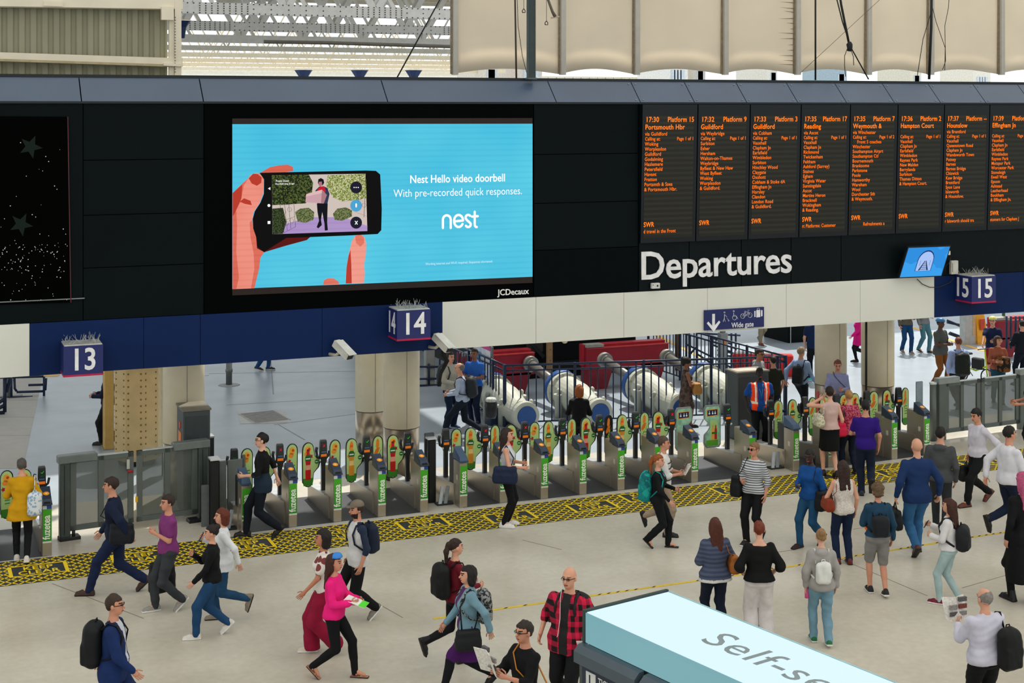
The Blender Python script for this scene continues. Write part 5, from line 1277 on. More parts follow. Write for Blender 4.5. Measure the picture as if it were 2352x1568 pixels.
# bollard and far platform things
t = empty('bollard', gr(526, 884), 0, 'grey steel bollard standing on the platform left of the columns', 'bollard')
mb = MB(); mb.lathe([(.085, 0), (.085, .35), (.10, .36), (.10, .44), (.085, .45), (.085, 1.5)], 16); mb.build('post', M('#747878', .4, .3), t); mb = MB(); mb.lathe([(.3, 0), (.26, .015)], 20); mb.build('base', M('#9a9ca0', .6), t)
t = empty('lamp_post', gr(1660, 870), 0, 'grey post with an orange label behind the ramp railing', 'post')
mb = MB(); mb.bbox((-.12, -.1, 0), (.12, .1, 1.3), .02); mb.tube([(0, 0, 1.3), (0, 0, 2.7)], .08, 10); mb.build('post', M('#8e9292', .5), t); mb = MB(); mb.box((-.05, -.11, .95), (.05, -.1, 1.12)); mb.build('orange_label', M('#e07a2a', .5), t)
t = empty('red_barrier', gr(1752, 862), -.5, 'red plastic barrier with white top behind the railing', 'barrier')
mb = MB(); mb.bbox((-.85, -.15, 0), (.85, .15, .62), .04); mb.build('body', M('#d3231d', .45, var=.1), t); mb = MB(); mb.bbox((-.8, -.12, .62), (.3, .12, .68), .02); mb.build('white_top', M('#e2dcd8', .5), t)
t = empty('dark_doorway', gr(1838, 786), 0, 'black kiosk front standing on the far platform', 'kiosk')
mb = MB(); mb.bbox((-.45, 0, 0), (.55, 1.5, 2.4), .02); mb.build('body', M('#0a1012', .6, spec=.1), t); mb = MB(); mb.box((-.38, -.02, 0), (-.36, 0, 2.4)); mb.build('edge_strip', M('#c3c8c8', .5), t)
# right background
frame_tubes('right_railing', 'dark blue railing behind the blue helmeted cyclist', [[(2176, 736), (2214, 752)], [(2176, 740), (2214, 748), (2266, 746)], [(2180, 766), (2214, 778), (2262, 776)], [(2214, 784), (2214, 738)], [(2182, 764), (2214, 776)]], .045, 39.2)
t = empty('grey_pillar', gr(2222, 790), 0, 'pale grey square pillar between the railings at the right', 'pillar'); MB().bbox((-.2, -.15, 0), (.22, .15, 1.6), .02).build('pillar', M('#b9bbb6', .5), t); MB().box((.08, -.16, .3), (.2, -.15, 1.4)).build('side_strip', M('#c9a878', .5), t)
t = empty('wet_floor_sign', gr(2249, 788), .1, 'bright yellow folding wet floor sign at the upper right', 'sign')
mb = MB(); ym2 = M('#e6a312', .5)
mb.add([(-.26, -.2, 0), (.26, -.2, 0), (.17, -.02, 1.02), (-.17, -.02, 1.02), (-.26, -.17, 0), (.26, -.17, 0), (.17, .0, 1.02), (-.17, .0, 1.02)], [(0,1,2,3),(7,6,5,4),(0,4,5,1),(1,5,6,2),(2,6,7,3),(3,7,4,0)]); mb.build('front_leaf', ym2, t)
mb = MB(); mb.add([(-.26, .22, 0), (.26, .22, 0), (.17, .02, 1.02), (-.17, .02, 1.02), (-.26, .19, 0), (.26, .19, 0), (.17, .0, 1.02), (-.17, .0, 1.02)], [(3,2,1,0),(4,5,6,7),(1,5,4,0),(2,6,5,1),(3,7,6,2),(0,4,7,3)]); mb.build('rear_leaf', ym2, t)
mb = MB(); mb.box((-.1, -.15, .45), (.1, -.13, .8)); mb.build('red_print', M('#c2401c', .5), t)
red_beam(2290, 2440, 36.2, 'red steel buffer beam at the upper right corner of the platforms')
t = empty('green_pole', gr(2305, 812), 0, 'slim green pole in front of the right red beam', 'pole'); MB().tube([(0, 0, 0), (0, 0, 2.9)], .05, 8).build('pole', M('#3f7a52', .5), t); MB().lathe([(.1, 0), (.08, .1)], 10).build('base', M('#cfd2cc', .5), t)
frame_tubes('bench_frame', 'dark tubular frame of benches behind the woman in the rust jumper', [[(2300, 770), (2350, 776)], [(2296, 780), (2352, 790)], [(2290, 790), (2352, 803)], [(2300, 800), (2352, 812)]], .035, 36.5, 'bench', M('#3a444a', .5))
for px, py in ((2312, 745), (2330, 745), (2346, 745)):
    pass
frame_tubes('palisade', 'dark blue palisade posts in front of the right red beam', [[(x, 800), (x, 726)] for x in (2312, 2322, 2333, 2342, 2352)], .035, 35.7)

# ================================================================== SELF-SERVICE KIOSK (foreground)
kz = 2.55
kA = gr(1345, 1406, kz); kB = gr(1533, 1358, kz)
vx = -1228.0
f_ = Vector(((FW*FL + RT*(vx - CX))[0], (FW*FL + RT*(vx - CX))[1], 0)).normalized()    # axis of the kiosk, pointing away
kx = -f_                                 # along the kiosk towards the viewer's right
ky = (kB - kA); ky.z = 0; KW = ky.length
ky = Vector((-kx.y, kx.x, 0))
if ky.dot(kB - kA) < 0: ky = -ky
KW = (kB - kA).dot(ky)
krz = math.atan2(kx.y, kx.x)
kio = empty('ticket_kiosk', (kA.x, kA.y, 0), krz, 'self-service ticket kiosk with a luminous white top in the foreground', 'kiosk')
KL = 6.0; hb = .30
s_ = 1 if (Matrix.Rotation(krz, 3, 'Z') @ Vector((0, 1, 0))).dot(ky) > 0 else -1
def kbox(nm, x0, x1, y0, y1, z0, z1, m, b=0.0, par=kio):
    if s_ < 0: y0, y1 = -y1, -y0
    mb = MB(); (mb.bbox((x0, y0, z0), (x1, y1, z1), b) if b else mb.box((x0, y0, z0), (x1, y1, z1))); return mb.build(nm, m, par)
kbox('light_box', 0, KL, 0, KW, kz - hb, kz - .004, pattern('led', '#7fbcc6', '#9fd0d8', 1.2, '#7fb9c4', emit=.72))
kbox('top_panel', .01, KL, .012, KW - .01, kz - .004, kz + .004, M('#dcf6ff', .5, emit=1.02))
kbox('end_frame', -.04, -.002, -.01, KW + .01, kz - hb - .02, kz + .02, M('#2c3a38', .4))
kbox('back_frame', 0, KL, KW, KW + .012, kz - hb, kz + .008, M('#9fc6cc', .4))
kbox('body', .0, KL, .04, KW - .04, 0, kz - hb, M('#37423f', .5))
fy = (lambda y: y * s_)
text('top_text', 'Self-service', .52, M('#7f8e94', .5), kio, frame((1.22, fy(.39), kz + .006), (1, 0, 0), (0, s_, 0)), 'LEFT', 1.08, .0, .001, 1.06)
for k, x in enumerate((-.03, .98, 1.99, 3.0)):
    tm = kbox('ticket_machine', x, x + .92, -.07, .04, 0, kz - hb - .10, M('#3f4a48', .45), .02)
    mb = MB(); y0, y1 = (-.12, .02)
    q = [(x - .01, y0 * s_, kz - hb - .18), (x + .93, y0 * s_, kz - hb - .18), (x + .93, y0 * s_, kz - hb - .07), (x - .01, y0 * s_, kz - hb - .07), (x - .01, (y0 + .06)*s_, kz - hb - .012), (x + .93, (y0 + .06)*s_, kz - hb - .012), (x - .01, .0, kz - hb - .006), (x + .93, .0, kz - hb - .006), (x - .01, 0, kz - hb - .18), (x + .93, 0, kz - hb - .18)]
    fs = [(0,1,2,3),(3,2,5,4),(4,5,7,6),(8,9,1,0),(6,7,9,8),(0,3,4,6,8),(1,9,7,5,2)]
    mb.add(q, fs if s_ > 0 else [f[::-1] for f in fs]); mb.build('hood', M('#43505a', .35, var=.06), kio)
    kbox('sign_plate', x + .08, x + .84, -.084, -.07, kz - hb - .42, kz - hb - .20, M('#18243a', .4))
    kbox('ticket_symbol', x + .15, x + .30, -.090, -.084, kz - hb - .39, kz - hb - .225, M('#cdd0cc', .5))
    kbox('ticket_symbol', x + .20, x + .22, -.092, -.089, kz - hb - .37, kz - hb - .25, M('#18243a', .5))
    F_ = lambda x_, z_: frame((x_, -.088*s_, z_), (1, 0, 0), (0, 0, 1)) if s_ > 0 else frame((x_, .088, z_), (1, 0, 0), (0, 0, 1))
    text('sign_text', 'TICKETS', .105, M('#cdd0cc', .5), kio, F_(x + .34, kz - hb - .31), 'LEFT', .8, .012, .001)
    text('sign_text', 'Card Payments', .085, M('#cdd0cc', .5), kio, F_(x + .34, kz - hb - .40), 'LEFT', .8, .01, .001)
    kbox('screen', x + .12, x + .72, -.082, -.07, 1.0, kz - hb - .46, M('#b9b4a4', .4))
    kbox('yellow_dot', x + .865, x + .90, -.084, -.07, kz - hb - .30, kz - hb - .265, M('#c99a1c', .5))
# ================================================================== PEOPLE: implicit surfaces -> one continuous mesh each
class Field:
    """signed distance field on a rectilinear grid; finer bands where detail is needed"""
    def __init__(s, lo, hi, h, bands=((), (), ())):
        s.ax = []
        for k in range(3):
            cuts = sorted(bands[k]); xs = []; x = lo[k]
            while x < hi[k]:
                xs.append(x); st = h
                for a, b, hh in cuts:
                    if a - 1e-6 <= x < b: st = min(st, hh)
                x += st
            xs.append(x); s.ax.append(np.array(xs, dtype=np.float32))
        s.F = np.full([len(a) for a in s.ax], .3, dtype=np.float32)
    def block(s, lo, hi, pad):
        sl = []
        for k in range(3):
            i0 = max(0, int(np.searchsorted(s.ax[k], lo[k] - pad)) - 1); i1 = min(len(s.ax[k]), int(np.searchsorted(s.ax[k], hi[k] + pad)) + 1)
            sl.append(slice(i0, i1))
        X = s.ax[0][sl[0]][:, None, None]; Y = s.ax[1][sl[1]][None, :, None]; Z = s.ax[2][sl[2]][None, None, :]
        return tuple(sl), X, Y, Z
    def put(s, sl, d, k, op='u'):
        a = s.F[sl]
        if a.size == 0: return
        if op == 'u':
            h = np.clip(.5 + .5*(a - d)/k, 0, 1); s.F[sl] = a*(1-h) + d*h - k*h*(1-h)
        else:
            d = -d; h = np.clip(.5 - .5*(a - d)/k, 0, 1); s.F[sl] = a*(1-h) + d*h + k*h*(1-h)
    def cap(s, a, b, ra, rb, k=.02, op='u'):
        a = np.array(a, float); b = np.array(b, float); r = max(ra, rb)
        sl, X, Y, Z = s.block(np.minimum(a, b) - r, np.maximum(a, b) + r, .03 + k)
        ba = b - a; L = float(ba @ ba) + 1e-9
        px, py, pz = X - a[0], Y - a[1], Z - a[2]
        t = np.clip((px*ba[0] + py*ba[1] + pz*ba[2]) / L, 0, 1)
        d = np.sqrt((px - ba[0]*t)**2 + (py - ba[1]*t)**2 + (pz - ba[2]*t)**2) - (ra + (rb - ra)*t)
        s.put(sl, d, k, op)
    def ell(s, c, r, k=.02, R=None, op='u'):
        c = np.array(c, float); r = np.array(r, float); m = r.max()
        sl, X, Y, Z = s.block(c - m, c + m, .03 + k)
        px, py, pz = X - c[0], Y - c[1], Z - c[2]
        if R is not None:
            px, py, pz = (R[0][0]*px + R[1][0]*py + R[2][0]*pz, R[0][1]*px + R[1][1]*py + R[2][1]*pz, R[0][2]*px + R[1][2]*py + R[2][2]*pz)
        k0 = np.sqrt((px/r[0])**2 + (py/r[1])**2 + (pz/r[2])**2); k1 = np.sqrt((px/r[0]**2)**2 + (py/r[1]**2)**2 + (pz/r[2]**2)**2) + 1e-6
        s.put(sl, k0*(k0 - 1)/k1, k, op)
    def rbox(s, c, hs, r, k=.01, R=None, op='u'):
        c = np.array(c, float); m = float(np.linalg.norm(hs))
        sl, X, Y, Z = s.block(c - m, c + m, .03)
        px, py, pz = X - c[0], Y - c[1], Z - c[2]
        if R is not None:
            px, py, pz = (R[0][0]*px + R[1][0]*py + R[2][0]*pz, R[0][1]*px + R[1][1]*py + R[2][1]*pz, R[0][2]*px + R[1][2]*py + R[2][2]*pz)
        qx, qy, qz = np.abs(px) - hs[0] + r, np.abs(py) - hs[1] + r, np.abs(pz) - hs[2] + r
        d = np.sqrt(np.maximum(qx, 0)**2 + np.maximum(qy, 0)**2 + np.maximum(qz, 0)**2) + np.minimum(np.maximum(qx, np.maximum(qy, qz)), 0) - r
        s.put(sl, d, k, op)
    def loft(s, prof, T, k=.02, op='u', z0=None, z1=None):
        """elliptic sections prof = [(z, rx, ry, cy)] in the leaning torso frame T"""
        pr = np.array(prof, float); za, zb = pr[0, 0], pr[-1, 0]; m = pr[:, 1].max() + .05
        cs = np.array([T.w((x, y, z)) for x in (-m, m) for y in (-m, m) for z in (za, zb)])
        sl, X, Y, Z = s.block(cs.min(0), cs.max(0), .02 + k)
        px, py, pz = T.inv(X, Y, Z)
        rx = np.interp(pz, pr[:, 0], pr[:, 1]); ry = np.interp(pz, pr[:, 0], pr[:, 2]); cy = np.interp(pz, pr[:, 0], pr[:, 3])
        yy = py - cy
        # slightly squared section, more like a real ribcage
        q = ((np.abs(px)/rx)**2.3 + (np.abs(yy)/ry)**2.3)**(1/2.3)
        d = (q - 1)*np.minimum(rx, ry)
        d = np.maximum(d, np.maximum(za - pz, pz - zb))
        s.put(sl, d.astype(np.float32), k, op)
    def cut(s, fn):
        X = s.ax[0][:, None, None]; Y = s.ax[1][None, :, None]; Z = s.ax[2][None, None, :]
        s.F = np.maximum(s.F, fn(X, Y, Z)).astype(np.float32)
    def mesh(s):
        F = s.F; S = F < 0
        n0, n1, n2 = F.shape
        c = S[:-1,:-1,:-1].astype(np.int8)
        for d in ((1,0,0),(0,1,0),(0,0,1),(1,1,0),(1,0,1),(0,1,1),(1,1,1)):
            c = c + S[d[0]:n0-1+d[0], d[1]:n1-1+d[1], d[2]:n2-1+d[2]]
        act = np.argwhere((c > 0) & (c < 8))
        if len(act) == 0: return np.zeros((0, 3)), np.zeros((0, 4), int)
        idx = np.full((n0-1, n1-1, n2-1), -1, np.int64); idx[tuple(act.T)] = np.arange(len(act))
        cor = [(i, j, k) for i in (0, 1) for j in (0, 1) for k in (0, 1)]
        vals = np.stack([F[act[:,0]+i, act[:,1]+j, act[:,2]+k] for i, j, k in cor], 1)
        acc = np.zeros((len(act), 3)); cnt = np.zeros(len(act))
        P0 = np.stack([s.ax[k][act[:, k]] for k in range(3)], 1); P1 = np.stack([s.ax[k][act[:, k]+1] for k in range(3)], 1)
        for a in range(8):
            for b in range(a+1, 8):
                df = [cor[b][q] - cor[a][q] for q in range(3)]
                if sum(map(abs, df)) != 1: continue
                va, vb = vals[:, a], vals[:, b]; m = (va < 0) != (vb < 0)
                t = np.where(m, va/(va - vb + 1e-12), 0)
                for q in range(3):
                    ca = np.where(cor[a][q], P1[:, q], P0[:, q]); cb = np.where(cor[b][q], P1[:, q], P0[:, q])
                    acc[:, q] += np.where(m, ca + (cb - ca)*t, 0)
                cnt += m
        V = acc / cnt[:, None]
        Q = []
        for ax in range(3):
            o = [1, 1, 1]; o[ax] = 0
            A = S[o[0]:n0-1 if ax else n0-1, o[1]:n1-1, o[2]:n2-1] if False else None
            sl0 = [slice(1, n0-1), slice(1, n1-1), slice(1, n2-1)]; sl1 = list(sl0)
            sl0[ax] = slice(0, [n0, n1, n2][ax]-1); sl1[ax] = slice(1, [n0, n1, n2][ax])
            a = S[tuple(sl0)]; b = S[tuple(sl1)]
            e = np.argwhere(a != b)
            if len(e) == 0: continue
            flip = a[tuple(e.T)]
            base = e.copy()
            for q in range(3):
                if q != ax: base[:, q] += 1
            u, v = [q for q in range(3) if q != ax]
            def cell(du, dv):
                p = base.copy(); p[:, u] -= du; p[:, v] -= dv; return idx[tuple(p.T)]
            q4 = np.stack([cell(1, 1), cell(0, 1), cell(0, 0), cell(1, 0)], 1)
            if ax == 1: flip = ~flip
            q4[~flip] = q4[~flip][:, ::-1]
            Q.append(q4)
        Q = np.concatenate(Q); Q = Q[(Q >= 0).all(1)]
        return V, Q
def smooth_normals(V, Q):
    n = np.zeros_like(V); a = V[Q[:,2]] - V[Q[:,0]]; b = V[Q[:,3]] - V[Q[:,1]]; f = np.cross(a, b)
    for k in range(4): np.add.at(n, Q[:, k], f)
    return n / (np.linalg.norm(n, axis=1, keepdims=True) + 1e-9)
def folds(V, Q, amp, seed, fz=14., fx=26.):
    """cloth wrinkles pushed along the surface normal"""
    r = np.random.RandomState(seed); n = smooth_normals(V, Q); a = np.zeros(len(V))
    for i in range(5):
        k = r.normal(size=3)*np.array([fx, fx, fz])*(.5 + .35*i); a += np.sin(V @ k + r.uniform(0, 6.3)) / (1 + .45*i)
    return V + n*(np.clip(a, -.6, 2.2)*amp)[:, None]
def quad_mesh(name, V, Q, mats, midx=None, extra=None):
    me = bpy.data.meshes.new(name); tris = None
    nv = len(V); nq = len(Q); ev, ef = extra if extra else ([], [])
    loops = Q.reshape(-1); starts = np.arange(nq)*4; tot = np.full(nq, 4)
    if ev:
        V = np.concatenate([V, np.array(ev)]); el = [i + nv for f in ef for i in f]
        es = []; c = len(loops)
        for f in ef: es.append(c); c += len(f)
        loops = np.concatenate([loops, np.array(el)]); starts = np.concatenate([starts, np.array(es)]); tot = np.concatenate([tot, np.array([len(f) for f in ef])])
    me.vertices.add(len(V)); me.vertices.foreach_set('co', np.ascontiguousarray(V, dtype=np.float32).reshape(-1))
    me.loops.add(len(loops)); me.loops.foreach_set('vertex_index', loops.astype(np.int32))
    me.polygons.add(len(starts)); me.polygons.foreach_set('loop_start', starts.astype(np.int32)); me.polygons.foreach_set('loop_total', tot.astype(np.int32))
    me.polygons.foreach_set('use_smooth', np.ones(len(starts), bool))
    if midx is not None:
        mi = np.zeros(len(starts), np.int32); mi[:nq] = midx; me.polygons.foreach_set('material_index', mi)
    for m in mats: me.materials.append(m)
    me.update(calc_edges=True); me.validate(); return me
class Fr:
    """rigid frame: origin o and rotation R (columns = local axes)"""
    def __init__(s, o, R): s.o = np.array(o, float); s.R = np.array(R, float)
    def w(s, p): return s.o + s.R @ (np.array(p, float) - s.b) if hasattr(s, 'b') else s.o + s.R @ np.array(p, float)
    def inv(s, X, Y, Z):
        px, py, pz = X - s.o[0], Y - s.o[1], Z - s.o[2]; R = s.R; b = getattr(s, 'b', (0, 0, 0))
        return (R[0,0]*px + R[1,0]*py + R[2,0]*pz + b[0], R[0,1]*px + R[1,1]*py + R[2,1]*pz + b[1], R[0,2]*px + R[1,2]*py + R[2,2]*pz + b[2])
def rx_(a): c, s = math.cos(a), math.sin(a); return np.array([[1,0,0],[0,c,-s],[0,s,c]])
def ry_(a): c, s = math.cos(a), math.sin(a); return np.array([[c,0,s],[0,1,0],[-s,0,c]])
def rz_(a): c, s = math.cos(a), math.sin(a); return np.array([[c,-s,0],[s,c,0],[0,0,1]])
def ik(a, b, l1, l2, pole):
    a = np.array(a, float); b = np.array(b, float); d = b - a; L = np.linalg.norm(d); L2 = min(L, (l1 + l2)*.998); u = d / (L + 1e-9); b = a + u*L2
    x = (l1*l1 - l2*l2 + L2*L2) / (2*L2); h = math.sqrt(max(l1*l1 - x*x, 0)); p = np.array(pole, float); p = p - u*(p @ u); p /= np.linalg.norm(p) + 1e-9
    return a + u*x + p*h, b
# wrist targets for the left arm in the torso frame (x outward); mirrored for the right
ARM = {'down': (.235, -.04, .885), 'fwd': (.20, -.26, .95), 'back': (.26, .24, .96), 'bent': (.16, -.30, 1.10), 'chest': (.03, -.21, 1.22), 'phone': (.06, -.29, 1.30),
       'strap': (.13, -.14, 1.34), 'read': (.13, -.34, 1.24), 'hold': (.10, -.27, 1.13), 'side': (.33, .02, 1.0), 'carry': (.25, .0, .885), 'elbow': (.17, -.22, 1.20), 'bars': (.20, -.42, 1.05), 'up': (.17, -.12, 1.50), 'hip': (.24, -.12, 1.02)}
STYLE_M = dict(sh=.178, hip=.168, waist=.148, chest=.178, bust=0)
STYLE_F = dict(sh=.156, hip=.175, waist=.128, chest=.152, bust=.03)
_SHOE = {}
def shoe_mesh(kind, col):
    key = (kind, col)
    if key in _SHOE: return _SHOE[key]
    F = Field((-.08, -.24, -.02), (.08, .10, .16), .009)
    if kind == 'sandal':
        F.rbox((0, -.07, .012), (.042, .135, .012), .012)
        F.cap((-.035, -.10, .03), (.035, -.10, .04), .016, .016, .01); F.cap((-.035, -.03, .05), (.035, -.03, .06), .016, .016, .01)
    else:
        F.rbox((0, -.065, .014), (.045, .145, .014), .013); F.cap((0, .035, .05), (0, -.10, .045), .042, .040, .03); F.cap((0, -.10, .04), (0, -.17, .034), .040, .032, .02); F.cap((0, .03, .05), (0, .02, .085), .043, .040, .02)
        if kind == 'boot': F.cap((0, .02, .08), (0, .01, .13), .045, .048, .02)
    V, Q = F.mesh(); c = V[Q].mean(1)
    if kind == 'trainer': mats = [M(col, .6), M('#dedcd8', .5)]; mi = (c[:, 2] < .026).astype(int)
    elif kind == 'sandal': mats = [M(col, .6), M('#2a2320', .6)]; mi = (c[:, 2] < .02).astype(int)
    else: mats = [M(col, .45), M('#15110f', .5)]; mi = (c[:, 2] < .018).astype(int)
    _SHOE[key] = quad_mesh('shoe', V, Q, mats, mi); return _SHOE[key]
BAGS = []
def person(foot, label, top=None, h=None, phi=0, sex='m', skin='#c58f76', hair=('short', '#2a1c14'), shirt=None, legs=None, shoes=('shoe', '#1a1613'),
           pose='stand', stride=.36, lean=.0, arms=('down', 'down'), head=(0, 0), fat=1.0, bag=None, held=None, group=None, res=.0185, paint=None, vest=False, glasses=False, swing=0, name='person', z0=0.0, depth_h=None, extra=None, under=None):
    """foot: picture position between the feet. top: row of the crown. phi: 0 faces the camera, 90 faces right, 180 away."""
    if h is None:
        d = FL*(H - z0)/(foot[1] - YH); h = H - (top - YH)*d/FL; h = max(1.05, min(1.98, h))
    elif depth_h:      # foot outside the picture: use the crown row and the stature
        d = FL*(H - h)/(top - YH); foot = (foot[0], YH + FL*(H - z0)/d)
    loc = gr(foot[0], foot[1], z0)
    a = math.radians(phi); fwd = -FW*math.cos(a) + RT*math.sin(a); rz = math.atan2(fwd[0], -fwd[1])
    root = empty(name, loc, rz, label, name if name in ('child',) else 'person', group)
    st = dict(STYLE_F if sex == 'f' else STYLE_M); k = h / 1.75
    for q in ('sh', 'hip', 'waist', 'chest'): st[q] *= (fat if q != 'sh' else 1 + (fat - 1)*.5)
    seed = int(abs(foot[0])*7 + abs(foot[1])) % 9973; rnd_ = random.Random(seed)
    shz = .085; stride = stride*.86
    # feet
    if pose == 'stand': fl = [(.10, -.02, 0, 0, .12), (-.10, .03, 0, 0, -.12)]
    elif pose == 'left': fl = [(.085, -stride, .0, -.12, .05), (-.085, stride*.95, .10, .75, -.02)]      # left foot leads, right heel lifted
    elif pose == 'right': fl = [(.085, stride*.95, .10, .75, .02), (-.085, -stride, .0, -.12, -.05)]
    elif pose == 'kick_l': fl = [(.085, stride*1.25, .26, 1.25, .02), (-.07, -.08, 0, 0, -.03)]
    elif pose == 'kick_r': fl = [(.07, -.08, 0, 0, .03), (-.085, stride*1.25, .26, 1.25, -.02)]
    elif pose == 'small': fl = [(.09, -.15, 0, 0, .05), (-.09, .14, .03, .2, -.05)]
    L1, L2 = .435, .42
    hz = .925
    for x, y, z, pt, yw in fl:
        if z == 0: hz = min(hz, math.sqrt(max((L1 + L2)**2*.992 - (y*.9)**2, .3)) + shz - .0)
    hipc = np.array([0, 0, hz])
    T = Fr(hipc, rx_(lean) @ rz_(swing)); T.b = np.array([0, 0, .925])      # torso coordinates keep the unit body's heights
    Pel = Fr(hipc, rz_(0)); Pel.b = np.array([0, 0, .925])
    ht = Fr(T.w((0, -.01, 1.535)), rx_(lean*.4 + math.radians(head[1])) @ rz_(math.radians(head[0]))); HC = lambda p: ht.w((p[0], p[1], p[2] + .115))
    legj = []
    for i, (x, y, z, pt, yw) in enumerate(fl):
        sg = 1 if i == 0 else -1; hip = Pel.w((sg*st['hip']*.52, 0, .90))
        ank = np.array([x, y + (.02 if z == 0 else 0), shz + z]); kn, ank = ik(hip, ank, L1, L2, (sg*.06, -1, .1)); legj.append((hip, kn, ank, pt, yw))
    armj = []
    for i, nm in enumerate(arms):
        sg = 1 if i == 0 else -1; sh = T.w((sg*st['sh'], .005, 1.392)); tg = ARM[nm] if isinstance(nm, str) else nm
        ps = (sg*.5, .55, -.55) if not (isinstance(nm, str) and nm in ('side',)) else (sg*1, .3, -.2)
        if nm == 'up': ps = (sg*.9, -.1, -.6)
        el, wr = ik(sh, T.w((sg*tg[0], tg[1], tg[2])), .285, .25, ps); armj.append((sh, el, wr))
    # ---------------- body: one surface, head band finer
    pts = [q for j in legj for q in j[:3]] + [q for j in armj for q in j] + [HC((0, 0, .13)), HC((0, 0, -.1))]
    pts = np.array(pts); lo = pts.min(0) - .14; hi = pts.max(0) + .14; hc = HC((0, 0, 0)); lo[2] = min(lo[2], -.02)
    bands = [((hc[0]-.10, hc[0]+.10, .008),), ((hc[1]-.13, hc[1]+.13, .008),), ((hc[2]-.14, hc[2]+.13, .008),)]
    B = Field(lo, hi, res*1.1, bands); f = fat
    prof = [(.845, .10, .08, .01), (.90, st['hip']*.97, .112*f, .012), (.95, st['hip'], .115*f, .008), (1.02, st['waist']*1.08, .105*f, 0), (1.09, st['waist'], .098*f, 0), (1.18, st['chest']*.93, .105*f, 0), (1.28, st['chest'], .112 + st['bust']*.3, -st['bust']*.3), (1.36, st['chest']*.98, .10, .004), (1.42, st['sh']*.80, .075, .012), (1.455, .085, .06, .012), (1.49, .055, .052, .008), (1.50, .05, .05, .005)]
    B.loft(prof, T, .02)
    if st['bust']:
        for sg in (-1, 1): B.ell(T.w((sg*.065, -.088, 1.27)), (.062, .05, .062), .03)
    B.cap(T.w((0, .012, 1.46)), ht.w((0, .012, .06)), .054 if sex == 'm' else .046, .050 if sex == 'm' else .044, .03)
    for sh, el, wr in armj:
        B.ell(sh, (.050, .050, .052), .04); B.cap(sh, el, .045, .036, .02); B.cap(el, wr, .038, .025, .015)
    # head: skull, jaw, nose, brow, ears
    HRm = ht.R
    B.ell(HC((0, .012, .02)), (.076, .098, .098), .01, HRm); B.ell(HC((0, -.028, -.045)), (.058, .060, .070), .03, HRm); B.ell(HC((0, -.055, -.085)), (.028, .028, .022), .025, HRm)
    B.cap(HC((0, -.086, .005)), HC((0, -.108, -.030)), .009, .014, .012); B.ell(HC((0, -.078, .028)), (.055, .014, .012), .02, HRm); B.ell(HC((0, -.088, -.062)), (.026, .012, .011), .012, HRm)
    for sg in (-1, 1):
        B.ell(HC((sg*.079, .012, -.01)), (.010, .020, .030), .006, HRm); B.ell(HC((sg*.032, -.088, .008)), (.018, .012, .011), .008, HRm, 'd')
        B.ell(HC((sg*.032, -.080, .006)), (.013, .010, .009), .002, HRm)
    for i, (hip, kn, ank, pt, yw) in enumerate(legj):
        B.cap(hip, kn, .088*f, .056, .03); B.cap(kn, ank, .053, .036, .02); B.cap(kn*.8 + ank*.2 + np.array([0, .012, 0]), kn*.5 + ank*.5 + np.array([0, .010, 0]), .051, .045, .02)
        foot_d = rz_(yw) @ rx_(pt if fl[i][2] else 0) @ np.array([0, -.14, -.046]); B.cap(ank, ank + foot_d, .035, .023, .02)
    hand_dirs = []
    ev, ef = [], []
    for i, (sh, el, wr) in enumerate(armj):
        sg = 1 if i == 0 else -1; nm = arms[i]; d = wr - el; d /= np.linalg.norm(d)
        side = np.array([sg, 0, 0.]); inn = np.cross(d, np.array([0, 0, 1.]) if abs(d[2]) < .9 else np.array([0, -1., 0])); inn /= np.linalg.norm(inn)
        if abs(d[2]) > .75: wv = np.array([0, -1., 0]); wv = wv - d*(wv @ d); wv /= np.linalg.norm(wv); pn = np.cross(wv, d); pn = pn if pn @ side < 0 else -pn     # thumb forward, palm inward
        else: wv = np.array([0, 0, 1.]); wv = wv - d*(wv @ d); wv /= np.linalg.norm(wv); pn = np.cross(d, wv); pn = pn if pn @ side < 0 else -pn
        pc = wr + d*.045; Rm = np.stack([wv, pn, d], 1); B.ell(pc, (.042, .016, .052), .012, Rm); B.ell(wr + d*.01, (.028, .02, .03), .015, Rm)
        hand_dirs.append((wr, d, wv, pn))
        curl = .55 if nm in ('down', 'back', 'fwd') else 1.15
        fing = [(.030, .078, .0088), (.010, .086, .009), (-.010, .080, .0086), (-.029, .064, .0076)]
        chains = []
        for off, ln, r in fing:
            p = wr + d*.072 + wv*off; ang = 0; q = [p - d*.01]; dd = d
            for s_ in (.45, .32, .23):
                ang += curl*(.35 if s_ == .45 else .55); dd = d*math.cos(ang) + pn*math.sin(ang); p = p + dd*ln*s_ + wv*off*.06; q.append(p)
            chains.append((q, r))
        p = wr + d*.022 + wv*.030; q = [p, p + (d*.5 + wv*.75 + pn*.25)*.030, p + (d*.5 + wv*.75 + pn*.25)*.030 + (d*.85 + wv*.2 + pn*.5)*.034, p + (d*.5 + wv*.75 + pn*.25)*.030 + (d*.85 + wv*.2 + pn*.5)*.056]; chains.append((q, .0098))
        for q, r in chains:
            tb = MB().tube([tuple(v) for v in q], [r, r*.97, r*.9, r*.68], 6); n_ = len(ev); ev += [tuple(v) for v in tb.v]; ef += [tuple(j + n_ for j in f_) for f_ in tb.f]
    V, Q = B.mesh(); c = V[Q].mean(1)
    # face colours live on the face: eyes, brows, lips
    q = (c - ht.o) @ ht.R; q[:, 2] -= .115; mi = np.zeros(len(Q), int)
    front = q[:, 1] < -.055
    mi[front & (np.hypot(np.abs(q[:, 0]) - .032, (q[:, 2] - .006)*1.5) < .014)] = 1
    mi[front & (np.abs(np.abs(q[:, 0]) - .034) < .022) & (np.abs(q[:, 2] - .032) < .006)] = 3
